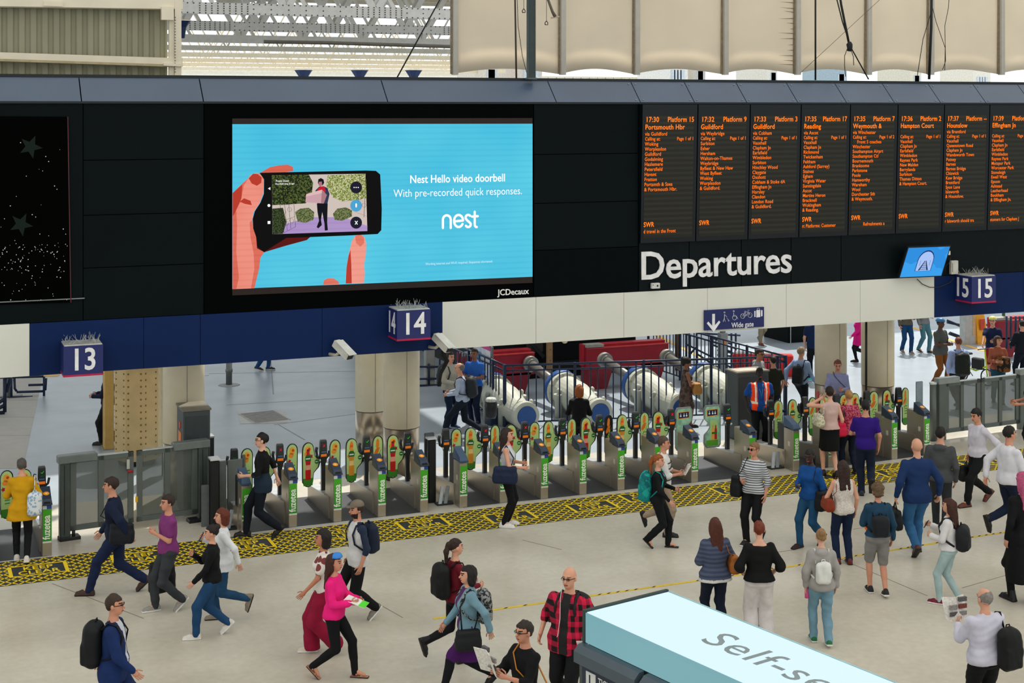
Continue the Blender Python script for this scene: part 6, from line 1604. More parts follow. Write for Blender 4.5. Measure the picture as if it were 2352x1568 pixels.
    mi[front & (np.abs(q[:, 0]) < .026) & (np.abs(q[:, 2] + .062) < .009)] = 2
    if len(hair) > 2 and hair[2] == 'beard': mi[(q[:, 1] < .0) & (q[:, 2] < -.05) & (q[:, 2] > -.13) & (mi != 2) & (np.abs(q[:, 0]) < .08)] = 3
    lips = {'m': '#8f4a42', 'f': '#a8443f'}[sex]
    V = V*k; ev = [tuple(np.array(v)*k) for v in ev]
    me = quad_mesh('body', V, Q, [M(skin, .5, var=.05, scale=9), M('#241a18', .3), M(lips, .5), M(hair[1], .8)], mi, (ev, ef))
    body = link('body', me, root)
    # ---------------- hair
    def add_mesh(nm, F, mats, amp=0.0, mi=None, par=root, fz=14., fx=26., obj_center=False):
        V, Q = F.mesh()
        if len(V) == 0: return None
        if amp: V = folds(V, Q, amp, seed + len(nm), fz, fx)
        m_ = mi(V[Q].mean(1)) if mi else None
        return link(nm, quad_mesh(nm, V*k, Q, mats, m_), par)
    hs = hair[0]; hm = [M(hair[1], .65, var=.25, scale=40)]
    if hs != 'bald':
        c0 = HC((0, 0, 0)); long_ = hs in ('long', 'pony')
        F = Field(c0 - np.array([.17, .20, .50 if long_ else .24]), c0 + np.array([.17, .24, .22]), .0125)
        curly = hs == 'curly'
        F.ell(HC((0, .014, .028)), (.094, .112, .104) if curly else (.083, .107, .101), .01, HRm)
        tp = ht
        cutk = .85 if hs in ('short', 'fringe', 'crop') else .55
        def cutf(X, Y, Z, cutk=cutk):
            px, py, pz = ht.inv(X, Y, Z); pz = pz - .115
            lim = .062 - (py + .085)*cutk
            lim = np.where(py < -.02, np.maximum(lim, .058), lim)
            if hs == 'fringe': return np.maximum(lim - pz, pz - (.03 + np.maximum(py, 0)*.9))
            return lim - pz
        F.cut(cutf)
        if hs in ('bob', 'long'):
            for sg in (-1, 1): F.cap(HC((sg*.068, .012, .03)), HC((sg*.072, .02, -.095)), .028, .024, .03)
            F.cap(HC((0, .07, .02)), HC((0, .065, -.10)), .062, .06, .04); F.cap(HC((-.045, .06, .0)), HC((-.05, .05, -.11)), .045, .035, .04); F.cap(HC((.045, .06, .0)), HC((.05, .05, -.11)), .045, .035, .04)
        if hs == 'long':
            for x in (-.05, 0, .05): F.cap(HC((x, .075, -.05)), HC((x*1.3, .115, -.34)), .048, .034, .04)
        if hs == 'pony':
            F.ell(HC((0, .115, .05)), (.03, .035, .03), .02); F.cap(HC((0, .12, .045)), HC((0, .155, -.05)), .028, .038, .02); F.cap(HC((0, .155, -.05)), HC((0, .15, -.26)), .038, .016, .02)
        if hs == 'bun': F.ell(HC((0, .10, .085)), (.046, .046, .044), .02)
        if curly: F.ell(HC((0, .02, .06)), (.10, .11, .095), .03, HRm); F.ell(HC((0, .09, -.02)), (.075, .05, .07), .03); 
        add_mesh('hair', F, hm, .011 if curly else .005, fz=60 if curly else 22, fx=60 if curly else 70)
    if glasses:
        mb = MB(); w1 = [HC((sg*.034, -.098, .008)) for sg in (-1, 1)]
        for w_ in w1:
            if glasses == 'sun': mb.tube([tuple(np.array(w_)*k), tuple(np.array(w_ + ht.R @ np.array([0, -.006, 0]))*k)], .021*k, 10)
            else: mb.tube([tuple((np.array(w_) + ht.R @ np.array([.020*math.cos(a_), 0, .015*math.sin(a_)]))*k) for a_ in [j_*PI/5 for j_ in range(11)]], .0025*k, 4, cap=False)
        mb.bar(tuple(w1[0]*k), tuple(w1[1]*k), .006*k)
        for sg in (-1, 1): mb.bar(tuple(HC((sg*.055, -.098, .010))*k), tuple(HC((sg*.082, .01, .005))*k), .006*k)
        mb.build('glasses', M('#14141a', .25), root)
    # ---------------- legs garment
    for legs_ in [q_ for q_ in (under, legs) if q_]:
        kind, lm, loose = (legs_ + (.012,))[:3]
        lm_ = lm if not isinstance(lm, str) else M(lm, .8, var=.14, scale=7, spec=.2)
        F = Field(np.array([lo[0], lo[1], -.01]), np.array([hi[0], hi[1], T.w((0, 0, 1.08))[2] + .05]), res)
        if kind in ('trousers', 'shorts', 'leggings', 'wide'):
            lz = .004 if kind == 'leggings' else loose
            F.loft([(.83, .11, .09, .01), (.88, st['hip']*.98 + lz, .118*f + lz, .012), (.95, st['hip'] + lz, .122*f + lz, .008), (1.04, st['waist']*1.06 + lz, .108*f + lz, 0)], T, .025)
            for hip, kn, ank, pt, yw in legj:
                wd = .03 if kind == 'wide' else 0
                if kind == 'shorts':
                    e = kn + (hip - kn)*.08; F.cap(hip, e, .092*f + lz, .070 + lz, .03)
                else:
                    e = ank - (kn - ank)*.05; F.cap(hip, kn, .092*f + lz, .062 + lz + wd, .03); F.cap(kn, e, .060 + lz + wd, .044 + lz*1.3 + wd*1.6, .02); F.cap(kn*.8 + e*.2 + np.array([0, .012, 0]), kn*.5 + e*.5 + np.array([0, .010, 0]), .054 + lz, .049 + lz, .02)
            if kind not in ('shorts',):
                a1, a2 = legj[0][2], legj[1][2]; zc = .035
                F.cut(lambda X, Y, Z: np.where(Z < .25, zc - Z, -1.0))
        else:   # skirt or dress bottom
            zh = {'skirt': .52, 'mini': .66, 'longskirt': .30}[kind]; fl_ = loose
            F.loft([(zh, st['hip'] + fl_ + .01, .15*f + fl_, .01), (.80, st['hip'] + fl_*.6 + .008, .135*f + fl_*.5, .01), (.95, st['hip'] + .014, .13*f, .008), (1.05, st['waist']*1.06 + .01, .112*f, 0)], Pel, .02)
            for hip, kn, ank, pt, yw in legj: F.cap(hip, hip + (kn - hip)*min(1, (.90 - zh)/.43), .10*f, .078 + fl_*.3, .05)
            zz = Pel.w((0, 0, zh))[2]; F.cut(lambda X, Y, Z: zz - Z)
        add_mesh({'trousers': 'trousers', 'wide': 'trousers', 'leggings': 'leggings', 'shorts': 'shorts'}.get(kind, 'skirt'), F, [lm_], .0055 if kind != 'leggings' else .002, fz=20, fx=12)
    # ---------------- upper garment
    if shirt:
        kind, sm, sleeve = shirt[:3]; opt = shirt[3] if len(shirt) > 3 else {}
        sm_ = [sm if not isinstance(sm, str) else M(sm, .8, var=.10, scale=7, spec=.2)]
        pad = {'tee': .012, 'shirt': .014, 'jacket': .021, 'blazer': .020, 'coat': .027, 'tight': .007, 'loose': .020, 'hoodie': .022, 'cardigan': .022}[kind] + opt.get('pad', 0)
        zh = opt.get('hem', {'blazer': .80, 'coat': .62, 'cardigan': .80, 'hoodie': .88, 'jacket': .92}.get(kind, .90))
        F = Field(np.array([lo[0], lo[1], T.w((0, 0, zh))[2] - .12]), np.array([hi[0], hi[1], T.w((0, 0, 1.5))[2] + .06]), res*.95)
        pr = []
        for z, rx1, ry1, cy1 in prof:
            if z > 1.43: continue
            pr.append((z, rx1 + pad + (.02 if zh < .85 and z < 1.0 else 0) + (.012 if z < 1.06 else 0), ry1 + pad + (.022 if z < 1.06 else 0) + (.012 if kind in ('blazer', 'loose', 'cardigan') and z < 1.15 else 0), cy1))
        if zh < pr[0][0]: pr = [(zh, st['hip'] + pad + .02 + opt.get('flare', 0), .13*f + pad + opt.get('flare', 0), .01)] + [p_ for p_ in pr if p_[0] >= .90]
        pr = [(z, max(a_, st['waist']*.95 + pad) if opt.get('boxy') and z < 1.3 else a_, b_, c_) for z, a_, b_, c_ in pr]
        nk = opt.get('neck', 1.475)
        pr += [(1.455, .095 + pad*.5, .066 + pad*.5, .012), (min(nk, 1.50), .066 + pad*.4, .060 + pad*.4, .01)] if nk > 1.46 else [(1.44, .12 + pad*.5, .07 + pad*.5, .012)]
        F.loft(pr, T, .02)
        if st['bust']:
            for sg in (-1, 1): F.ell(T.w((sg*.065, -.088 - pad*.6, 1.27)), (.066, .052, .066), .04)
        for sh, el, wr in armj:
            F.ell(sh, (.052 + pad*.45,)*3, .04)
            if sleeve == 'none': continue
            if sleeve == 'short': e = sh + (el - sh)*.62; F.cap(sh, e, .048 + pad*.7, .046 + pad*1.1, .03)
            elif sleeve == 'elbow': F.cap(sh, el, .047 + pad*.7, .041 + pad*.9, .03); F.cap(el, el + (wr - el)*.25, .042 + pad, .038 + pad, .02)
            else:
                F.cap(sh, el, .047 + pad*.7, .040 + pad*.8, .03); F.cap(el, wr + (el - wr)*.05, .040 + pad*.8, .028 + pad*.8, .02)
        if sleeve == 'none':
            for sg in (-1, 1): F.ell(T.w((sg*(st['sh'] + .045), 0, 1.41)), (.05, .09, .09), .01, None, 'd')
        if kind == 'hoodie': F.ell(T.w((0, .095, 1.44)), (.10, .055, .06), .03)
        if kind in ('shirt', 'blazer', 'jacket'): F.cap(T.w((-.045, .03, 1.485)), T.w((.045, .03, 1.485)), .022, .022, .015)
        tz = zh
        def hemcut(X, Y, Z):
            px, py, pz = T.inv(X, Y, Z); inside = (np.abs(px) < st['hip'] + .06) & (np.abs(py) < .2)
            return np.where(inside & (pz < tz + .03), tz - pz, -1.0)
        F.cut(hemcut)
        nz = opt.get('scoop')
        if nz: F.ell(T.w((0, -.09, 1.46)), (nz, .10, nz*1.1), .01, None, 'd')
        pf = None; mats = sm_
        if opt.get('paint') == 'front':      # open jacket: shirt and tie strip at the front
            mats = sm_ + [M(opt['inner'], .7)]
            pf = lambda c: ((lambda q: ((np.abs(q[:, 0]) < np.interp(q[:, 2], [.8, 1.1, 1.45], [.015, .02, .06])) & (q[:, 1] < -.02) & (q[:, 2] > .98)).astype(int))(np.stack(T.inv(c[:, 0], c[:, 1], c[:, 2]), 1)))
        elif opt.get('paint') == 'open':
            mats = sm_ + [M(opt['inner'], .7)]
            pf = lambda c: ((lambda q: ((np.abs(q[:, 0]) < .055) & (q[:, 1] < -.02)).astype(int))(np.stack(T.inv(c[:, 0], c[:, 1], c[:, 2]), 1)))
        elif opt.get('paint') == 'raglan':
            mats = sm_ + [M(opt['inner'], .7)]
            pf = lambda c: ((lambda q: ((np.abs(q[:, 0]) > st['chest'] + .034) | ((np.abs(q[:, 0]) + (q[:, 2] - 1.34)*.9 > .20) & (q[:, 2] > 1.2))).astype(int))(np.stack(T.inv(c[:, 0], c[:, 1], c[:, 2]), 1)))
        elif opt.get('paint') == 'vest':
            mats = sm_ + [M('#ff4210', .6, var=.05, emit=0, spec=.2), M('#e9e2c8', .4)]
            def pf(c):
                q = np.stack(T.inv(c[:, 0], c[:, 1], c[:, 2]), 1); m_ = np.zeros(len(c), int)
                body_ = (np.abs(q[:, 0]) < st['sh'] + .005) ; openf = (np.abs(q[:, 0]) < np.interp(q[:, 2], [.9, 1.1, 1.45], [.10, .07, .075])) & (q[:, 1] < -.02)
                m_[body_ & ~openf] = 1
                st_ = (np.abs(q[:, 2] - 1.05) < .024) | ((np.abs(np.abs(q[:, 0]) - .115) < .017) & (q[:, 2] > 1.05)); m_[body_ & ~openf & st_] = 2
                return m_
        if opt.get('split'):                  # lower part of the garment in another colour
            mats = sm_ + [M(opt['split'][1], .8)]; zs_ = opt['split'][0]
            pf = lambda c: (np.stack(T.inv(c[:, 0], c[:, 1], c[:, 2]), 1)[:, 2] < zs_).astype(int)
        nm = {'tee': 'tee_shirt', 'shirt': 'shirt', 'jacket': 'jacket', 'blazer': 'jacket', 'coat': 'coat', 'tight': 'top', 'loose': 'top', 'hoodie': 'hoodie', 'cardigan': 'cardigan'}[kind]
        add_mesh(nm, F, mats, .0045 + pad*.1, pf, fz=16, fx=18)
    # ---------------- shoes
    if shoes:
        sme = shoe_mesh(*shoes)
        for i, (hip, kn, ank, pt, yw) in enumerate(legj):
            o = link('shoe', sme, root); Rm = rz_(yw) @ rx_(pt)
            p = ank + Rm @ np.array([0, 0, -shz])
            if fl[i][2] == 0: Rm = rz_(yw); p = np.array([ank[0], ank[1], 0.0])
            m4 = np.eye(4); m4[:3, :3] = Rm*k; m4[:3, 3] = p*k; o.matrix_local = Matrix(m4.tolist())
    W4 = Matrix.Translation(loc) @ Matrix.Rotation(rz, 4, 'Z')
    def free(o, label_, cat, grp=None, nm=None):
        """a thing carried along: top level, own origin at its middle"""
        me = o.data; n = len(me.vertices); a_ = np.zeros(n*3, np.float32); me.vertices.foreach_get('co', a_); a_ = a_.reshape(-1, 3); c_ = (a_.min(0) + a_.max(0))/2; c_[2] = a_[:, 2].min()
        me.vertices.foreach_set('co', (a_ - c_).reshape(-1)); me.update()
        o.parent = None; o.location = W4 @ Vector(c_.tolist()); o.rotation_euler = (0, 0, rz); tag(o, label_, cat, grp); return Vector(c_.tolist())
    def child_of(o, c_):
        o.location = -c_
    # ---------------- bags
    for bg in ([bag] if isinstance(bag, dict) else (bag or [])):
        kd = bg['k']; bm_ = bg['m'] if not isinstance(bg['m'], str) else M(bg['m'], .6, var=.12, scale=8, spec=.25); sd = bg.get('side', 1)
        if kd == 'backpack':
            w_, d_, hh_ = bg.get('size', (.15, .09, .22)); cz = bg.get('z', 1.20); cx_ = bg.get('x', 0)
            F = Field(T.w((cx_, .22, cz)) - np.array([.3, .3, .36]), T.w((cx_, .22, cz)) + np.array([.3, .3, .36]), .0165)
            yb = .125 + (f - 1)*.1 + d_
            F.rbox(T.w((cx_, yb, cz)), (w_, d_, hh_), min(.10, d_*.97), .02, T.R); F.ell(T.w((cx_, yb + .01, cz + hh_*.1)), (w_*.98, d_*1.12, hh_*.98), .03); F.rbox(T.w((cx_, yb + d_*.75, cz - hh_*.32)), (w_*.8, d_*.45, hh_*.5), .03, .02, T.R)
            o = add_mesh('backpack', F, [bm_], .004); c_ = free(o, bg['l'], 'backpack', bg.get('g'))
            for sg in ((-1, 1) if not bg.get('one') else (bg['one'],)):
                mb = MB(); x = sg*.105 + cx_*.5
                pth = [(x, .12, cz + hh_*.75), (x, .04, 1.475), (x*1.05, -.06, 1.44), (x*1.2, -.115 - pad*.8, 1.32), (x*1.35, -.10, 1.18), (sg*(st['chest'] + .035), .0, 1.10), (x*1.2, .12, cz - hh_*.6)]
                mb.tube([tuple(T.w(p)*k) for p in pth], .019*k, 6, flat=.5); s_ = mb.build('strap', bm_, o); child_of(s_, c_)
            mb = MB(); mb.tube([tuple(T.w(p)*k) for p in ((cx_-.03, yb - d_*.3, cz + hh_), (cx_-.02, yb - d_*.3, cz + hh_ + .035), (cx_+.02, yb - d_*.3, cz + hh_ + .035), (cx_+.03, yb - d_*.3, cz + hh_))], .009*k, 5); s_ = mb.build('handle', bm_, o); child_of(s_, c_)
        else:
            w_, d_, hh_ = bg.get('size', (.17, .06, .13))
            if kd == 'shoulder': cpos = T.w((sd*(st['hip'] + .05 + d_*.5), bg.get('y', .03), bg.get('z', 1.02)))
            elif kd == 'front': cpos = T.w((sd*.1, -.24, bg.get('z', 1.05)))
            else: wr, d, wv, pn = hand_dirs[0 if sd > 0 else 1]; cpos = wr + d*.085 + np.array([0, 0, -hh_ - bg.get('drop', .10)])
            F = Field(cpos - .4, cpos + .4, .016)
            Rb = rz_(PI/2) if kd != 'front' else np.eye(3)
            F.rbox(cpos, (w_, d_, hh_), min(d_*.8, .05), .02, Rb); F.rbox(cpos + np.array([0, 0, -hh_*.35]), (w_*1.06, d_*1.15, hh_*.6), min(d_*.8, .05), .04, Rb)
            o = add_mesh(bg.get('n', 'handbag'), F, [bm_], .004); c_ = free(o, bg['l'], bg.get('c', 'handbag'), bg.get('g'))
            hm_ = M(bg['strap'], .5) if 'strap' in bg else bm_
            if kd in ('shoulder',):
                sx_ = -sd if bg.get('cross') else sd
                for dy in ((-.0,) if bg.get('cross') else (-w_*.5, w_*.5)):
                    a1 = cpos + np.array([0, dy*1.0 - (w_*.6 if bg.get('cross') else 0), hh_*.9])
                    top_ = T.w((sx_*(.10 if bg.get('cross') else .125), -.0, 1.475 + pad*.8)); mid = T.w((sd*.05 if bg.get('cross') else sd*(st['chest'] + .01), -.135 - pad*.7 if dy <= 0 else .125 + pad*.7, 1.27))
                    mid2 = T.w((sd*.05 if bg.get('cross') else sd*(st['chest'] + .01), .13 + pad*.7, 1.27)); a2 = cpos + np.array([0, (w_*.6 if bg.get('cross') else dy), hh_*.9])
                    if bg.get('cross'): pth = [a1, mid, T.w((sx_*.08, -.09 - pad*.5, 1.41)), top_, T.w((sx_*.08, .09 + pad*.5, 1.41)), mid2, a2]
                    else: pth = [a1, mid, top_]
                    mb = MB(); mb.tube([tuple(np.array(p)*k) for p in pth], .011*k, 6, flat=.6); s_ = mb.build('strap', hm_, o); child_of(s_, c_)
            elif kd == 'hand':
                hp = wr + d*.085
                for dy in (-.35, .35):
                    mb = MB(); mb.tube([tuple(np.array(p)*k) for p in (cpos + np.array([0, dy*w_ - .02, hh_*.95]), hp + np.array([0, -.01, -.0]), cpos + np.array([0, dy*w_ + .02, hh_*.95]))], .008*k, 5); s_ = mb.build('strap', hm_, o); child_of(s_, c_)
    # ---------------- things in the hands
    for hd in (held or []):
        kd, i, lab = hd[0], hd[1], hd[2]; wr, d, wv, pn = hand_dirs[i]; hp = wr + d*.09 + pn*.03
        if kd == 'phone':
            mb = MB(); mb.bbox((-.036, -.005, -.07), (.036, .005, .07), .003, Matrix.Rotation(-.5, 4, 'X')); mb.m = 1; mb.box((-.03, -.0065, -.062), (.03, -.0055, .062), Matrix.Rotation(-.5, 4, 'X'))
            o = mb.build('phone', [M('#15171b', .3), M('#5a6e86', .3)]); cat_ = 'phone'
        elif kd == 'paper':
            mb = MB(); n = 8; vs = []
            W_p, H_p = hd[3] if len(hd) > 3 else (.17, .21)
            for j in range(2):
                for i2 in range(n+1): x = -W_p + 2*W_p*i2/n; vs.append((x, -.03*abs(x)/W_p*2 + (.0 if j == 0 else -.10), -.02 + j*H_p*1.6))
            w_ = n+1; mb.add(vs, [(i2, i2+1, w_+i2+1, w_+i2) for i2 in range(n)])
            o = mb.build('newspaper', [M('#d5d3cd', .8, var=.2, scale=40)]); md = o.modifiers.new('thickness', 'SOLIDIFY'); md.thickness = .008; cat_ = 'newspaper'
            rr = random.Random(seed)
            for r_ in range(5):
                m2 = MB(); x0 = -W_p*.8 + (r_ % 2)*W_p*.85; z0_ = .04 + (r_//2)*H_p*.5; m2.box((x0, -.012 - .05*.5*(z0_/H_p) - .025, z0_), (x0 + W_p*.7, -.008 - .025, z0_ + H_p*.3), None); pr_ = m2.build('print_block', M(['#8d8a88', '#5b5a5e', '#7a4038'][r_ % 3], .8, var=.4, scale=60), o)
        elif kd == 'bottle':
            mb = MB(); mb.lathe([(.033, -.10), (.034, .04), (.015, .09), (.015, .12)], 14); o = mb.build('bottle', M(hd[3], .3)); cat_ = 'bottle'
        elif kd == 'sheet':
            mb = MB(); mb.box((-.11, -.15, 0), (.11, .15, .004), Matrix.Rotation(.3, 4, 'X')); mb.m = 1; mb.box((-.11, -.15, .004), (.11, -.06, .006), Matrix.Rotation(.3, 4, 'X')); o = mb.build('leaflet', [M('#e4e6e2', .6), M('#4fd61e', .5)]); cat_ = 'leaflet'
        o.location = W4 @ Vector((hp*k).tolist()); o.rotation_euler = (0, 0, rz); tag(o, lab, cat_)
    root['_h'] = h
    if extra: extra(root, dict(T=T, HC=HC, ht=ht, k=k, st=st, W4=W4, hands=hand_dirs, legs=legj, arms=armj, add=add_mesh, free=free, child=child_of))
    del root['_h']
    return root
def headgear(kind, col, col2=None, label=None):
    def fn(root, c):
        HC, ht, k = c['HC'], c['ht'], c['k']; c0 = HC((0, 0, 0)); F = Field(c0 - .2, c0 + .22, .010)
        if kind == 'helmet':
            F.ell(HC((0, .012, .055)), (.105, .135, .095), .01, ht.R); F.cut(lambda X, Y, Z: (.045 - (ht.inv(X, Y, Z)[2] - .115)))
            for a in (-.045, 0, .045): F.cap(HC((a, -.08, .14)), HC((a, .10, .14)), .008, .008, .006, 'd')
            nm = 'helmet'
        elif kind == 'cap':
            F.ell(HC((0, .012, .055)), (.088, .108, .085), .01, ht.R); F.cut(lambda X, Y, Z: (.045 - (ht.inv(X, Y, Z)[2] - .115))); F.rbox(HC((0, -.12, .048)), (.06, .05, .006), .005, .01, ht.R); nm = 'cap'
        else:   # band or sunglasses pushed up
            F.ell(HC((0, -.02, .075)), (.090, .09, .075), .01, ht.R); F.cut(lambda X, Y, Z: (.075 - (ht.inv(X, Y, Z)[2] - .115))); F.cut(lambda X, Y, Z: ((ht.inv(X, Y, Z)[1]) - .02)); F.cut(lambda X, Y, Z: (ht.inv(X, Y, Z)[2] - .115) - .135); nm = 'headband'
        c['add'](nm, F, [M(col, .4)])
    return fn
# ================================================================== THE CROWD
SK = ['#c68c72', '#d19a80', '#b87a5e', '#8a5a42', '#5a3826', '#3a2620', '#dba890']
blk_, nvy = '#15181c', '#1b2740'
person((50, 1290), 'woman in a mustard yellow cardigan standing at the left edge gate', 1055, phi=195, sex='f', hair=('short', '#4c4a48'), shirt=('cardigan', '#c9960f', 'long', {'hem': .74, 'flare': .03}), legs=('leggings', '#101216'), shoes=('trainer', '#d4d2cc'), pose='small', stride=.1,
  bag={'k': 'backpack', 'm': pattern('floral', '#8fb0cf', '#d9dfe2', 22), 'x': -.22, 'z': 1.02, 'size': (.12, .07, .20), 'one': -1, 'l': 'small floral blue and white backpack on the shoulder of the woman in yellow'}, arms=('bent', 'elbow'), skin=SK[1])
person((268, 1362), 'man in a dark navy suit striding left past the glass gates', 1087, phi=272, hair=('short', '#2b1d16'), shirt=('blazer', '#121d36', 'long', {'paint': 'front', 'inner': '#b8c2d6'}), legs=('trousers', '#142040'), shoes=('shoe', '#3a211a'), pose='left', stride=.46, lean=.12, arms=('back', 'fwd'), skin=SK[0],
  bag={'k': 'shoulder', 'm': '#10141c', 'side': 1, 'y': .14, 'z': 1.0, 'size': (.165, .055, .15), 'l': 'dark laptop bag at the hip of the man in the navy suit'})
person((386, 1402), 'man in a purple tee shirt with a hand on his chest', 1138, phi=300, hair=('short', '#2a1a14'), shirt=('tee', '#7a3470', 'short'), legs=('trousers', '#34383c'), shoes=('trainer', '#8e8c88'), pose='right', stride=.22, arms=('chest', 'carry'), skin=SK[0], fat=1.05,
  bag={'k': 'hand', 'm': '#0f1112', 'side': -1, 'size': (.19, .07, .24), 'n': 'tote_bag', 'l': 'large black tote bag carried by the man in the purple tee shirt'})
person((510, 1424), 'woman with auburn hair in a loose white blouse holding a phone', 1170, phi=285, sex='f', hair=('bob', '#5a2414'), shirt=('loose', '#d6dade', 'long', {'hem': .82, 'flare': .02}), legs=('trousers', '#1f4566'), shoes=('boot', '#7c7262'), pose='kick_l', stride=.36, arms=('swing' if 0 else 'back', 'phone'), held=[('phone', 1, 'phone held up by the woman in the white blouse')], skin=SK[1])
person((486, 1461), 'woman with tied dark hair in a black top and blue jeans', 1205, phi=280, sex='f', hair=('bun', '#1c1412'), shirt=('tight', '#0c0e12', 'long', {'pad': .008}), legs=('trousers', '#1c4268'), shoes=('trainer', '#cfccc6'), pose='left', stride=.30, arms=('fwd', 'phone'), skin=SK[1])
person((602, 1233), 'man in a black jumper with a blue cardigan round his waist at the ticket gates', 993, phi=278, hair=('short', '#100c0c'), shirt=('shirt', '#0b0c10', 'elbow', {'split': (1.12, '#0e2438'), 'hem': .80}), legs=('trousers', '#0c1420'), shoes=('shoe', '#0b0b0d'), pose='right', stride=.33, arms=('bent', 'back'), skin=SK[6], glasses=True)
person((820, 1424), 'bearded man in a grey cap and white shirt with navy sleeves', 1150, phi=300, hair=('short', '#2a1a14', 'beard'), shirt=('tee', '#cfd0d2', 'elbow', {'paint': 'raglan', 'inner': '#14243e', 'hem': .84}), legs=('trousers', '#0d0f12'), shoes=('trainer', '#77756f'), pose='right', stride=.30, arms=('down', 'down'), skin=SK[0], extra=headgear('cap', '#6d6152'),
  bag={'k': 'backpack', 'm': '#111c32', 'l': 'navy backpack worn by the bearded man in the grey cap'})
person((742, 1500), 'woman with black hair in a printed white top and crimson trousers', 1218, phi=278, sex='f', hair=('bob', '#130e0e'), shirt=('tight', pattern('floral', '#7a3a3a', '#d9d5ce', 9), 'short', {'pad': .01}), legs=('wide', '#8c1236'), shoes=('trainer', '#c9c0ae'), pose='right', stride=.2, arms=('fwd', 'down'), skin=SK[2])
person((768, 1556), 'woman in a bright pink cardigan with long brown hair looking at a leaflet', 1270, phi=78, sex='f', hair=('long', '#3a1c14'), shirt=('tight', '#e81c7c', 'long', {'pad': .008, 'hem': .88}), legs=('leggings', '#0b0d10'), shoes=('sandal', '#a8745c'), pose='left', stride=.34, arms=('bent', 'hold'), skin=SK[0], extra=headgear('band', '#2f7fd8'),
  held=[('sheet', 1, 'white and green leaflet in the hand of the woman in pink')])
person((262, 1600), 'man in a royal blue suit jacket with a black backpack in the lower left corner', 1362, h=1.80, depth_h=1, phi=92, hair=('short', '#35251c'), shirt=('blazer', '#132a5a', 'long', {'paint': 'front', 'inner': '#c4c8d2'}), legs=('trousers', '#122550'), shoes=('shoe', '#1a1412'), pose='left', arms=('back', 'fwd'), skin=SK[0], glasses=True,
  bag={'k': 'backpack', 'm': '#0d1014', 'l': 'black backpack on the man in the royal blue jacket', 'size': (.17, .11, .26)})
person((1046, 1520), 'woman with a brown ponytail and a square black backpack walking away', 1240, phi=118, sex='f', hair=('pony', '#2a1810'), shirt=('tight', '#6a1626', 'long'), legs=('leggings', '#141218'), shoes=('boot', '#0d0d10'), pose='kick_l', stride=.40, arms=('bent', 'bent'), skin=SK[1],
  bag={'k': 'backpack', 'm': '#0c0e10', 'size': (.17, .10, .25), 'l': 'square black backpack of the woman with the ponytail'})
person((1075, 1587), 'woman in a light denim jacket and purple skirt walking left', 1292, h=1.68, depth_h=1, phi=285, sex='f', hair=('bob', '#120d0d'), shirt=('jacket', '#6f93a4', 'long', {'paint': 'open', 'inner': '#4a2058'}), legs=('skirt', '#431458', .03), shoes=('boot', '#0d0d10'), pose='left', stride=.44, arms=('back', 'fwd'), skin=SK[1], under=('leggings', '#101216'),
  bag=[{'k': 'backpack', 'm': pattern('camo', '#22282a', '#8d9090', 28), 'l': 'black and white camouflage backpack on the denim jacket'}, {'k': 'shoulder', 'm': '#14171b', 'side': 1, 'y': -.06, 'z': .86, 'size': (.17, .07, .14), 'l': 'dark crescent bag hanging in front of the purple skirt'}])
person((1308, 1645), 'bald man in a red and black checked shirt wearing earphones', 1306, h=1.86, depth_h=1, phi=332, hair=('bald', '#7a5648'), shirt=('shirt', pattern('plaid', '#12080e', '#cc1644', 7.5), 'elbow', {'paint': 'open', 'inner': '#101114', 'hem': .80, 'pad': .01}), legs=('trousers', '#0f1114'), shoes=('shoe', '#111111'), pose='left', stride=.2, arms=((.33, -.05, .93), (.36, -.04, .95)), skin=SK[1], fat=1.34, glasses=True,
  held=[('paper', 0, 'folded newspaper in the hand of the bald man in the checked shirt', (.10, .12))],
  extra=lambda root, c: MB().tube([tuple(np.array(c['HC']((-.08, 0, -.03)))*c['k']), tuple(c['T'].w((-.07, -.10, 1.42))*c['k']), tuple(c['T'].w((-.03, -.19, 1.22))*c['k']), tuple(c['T'].w((-.06, -.19, 1.02))*c['k']), tuple(c['T'].w((-.14, -.13, .90))*c['k'])], .004, 5).build('earphone_cable', M('#e8e8e8', .5), root),
  bag={'k': 'backpack', 'm': '#15171b', 'size': (.15, .08, .2), 'l': 'black backpack behind the bald man in the checked shirt'})
person((1205, 1784), 'man with glasses in a black tee shirt holding a newspaper', 1430, h=1.74, depth_h=1, phi=305, hair=('short', '#2a211c'), shirt=('tee', '#0d0f12', 'elbow', {'pad': .01}), legs=('trousers', '#9a7a48'), shoes=('shoe', '#222222'), pose='stand', arms=('read', 'read'), skin=SK[0], glasses=True, held=[('paper', 1, 'open newspaper read by the man in the black tee shirt', (.16, .17))],
  bag={'k': 'shoulder', 'm': '#a8702c', 'side': 1, 'y': .06, 'z': .98, 'cross': True, 'size': (.15, .05, .11), 'strap': '#c9822c', 'l': 'tan bag with a mustard strap across the black tee shirt'})
person((1165, 1208), 'young woman in a white vest top and black leggings standing on the hatching', 985, phi=82, sex='f', hair=('long', '#2a1b18'), shirt=('tight', '#cbced4', 'none', {'hem': .88}), legs=('leggings', '#0c0e12'), shoes=('trainer', '#e0e0de'), pose='stand', arms=('hold', 'bent'), skin=SK[1],
  bag={'k': 'shoulder', 'm': '#16213e', 'side': -1, 'y': .0, 'z': .99, 'size': (.21, .08, .15), 'l': 'navy handbag on the arm of the young woman in the white vest top'})
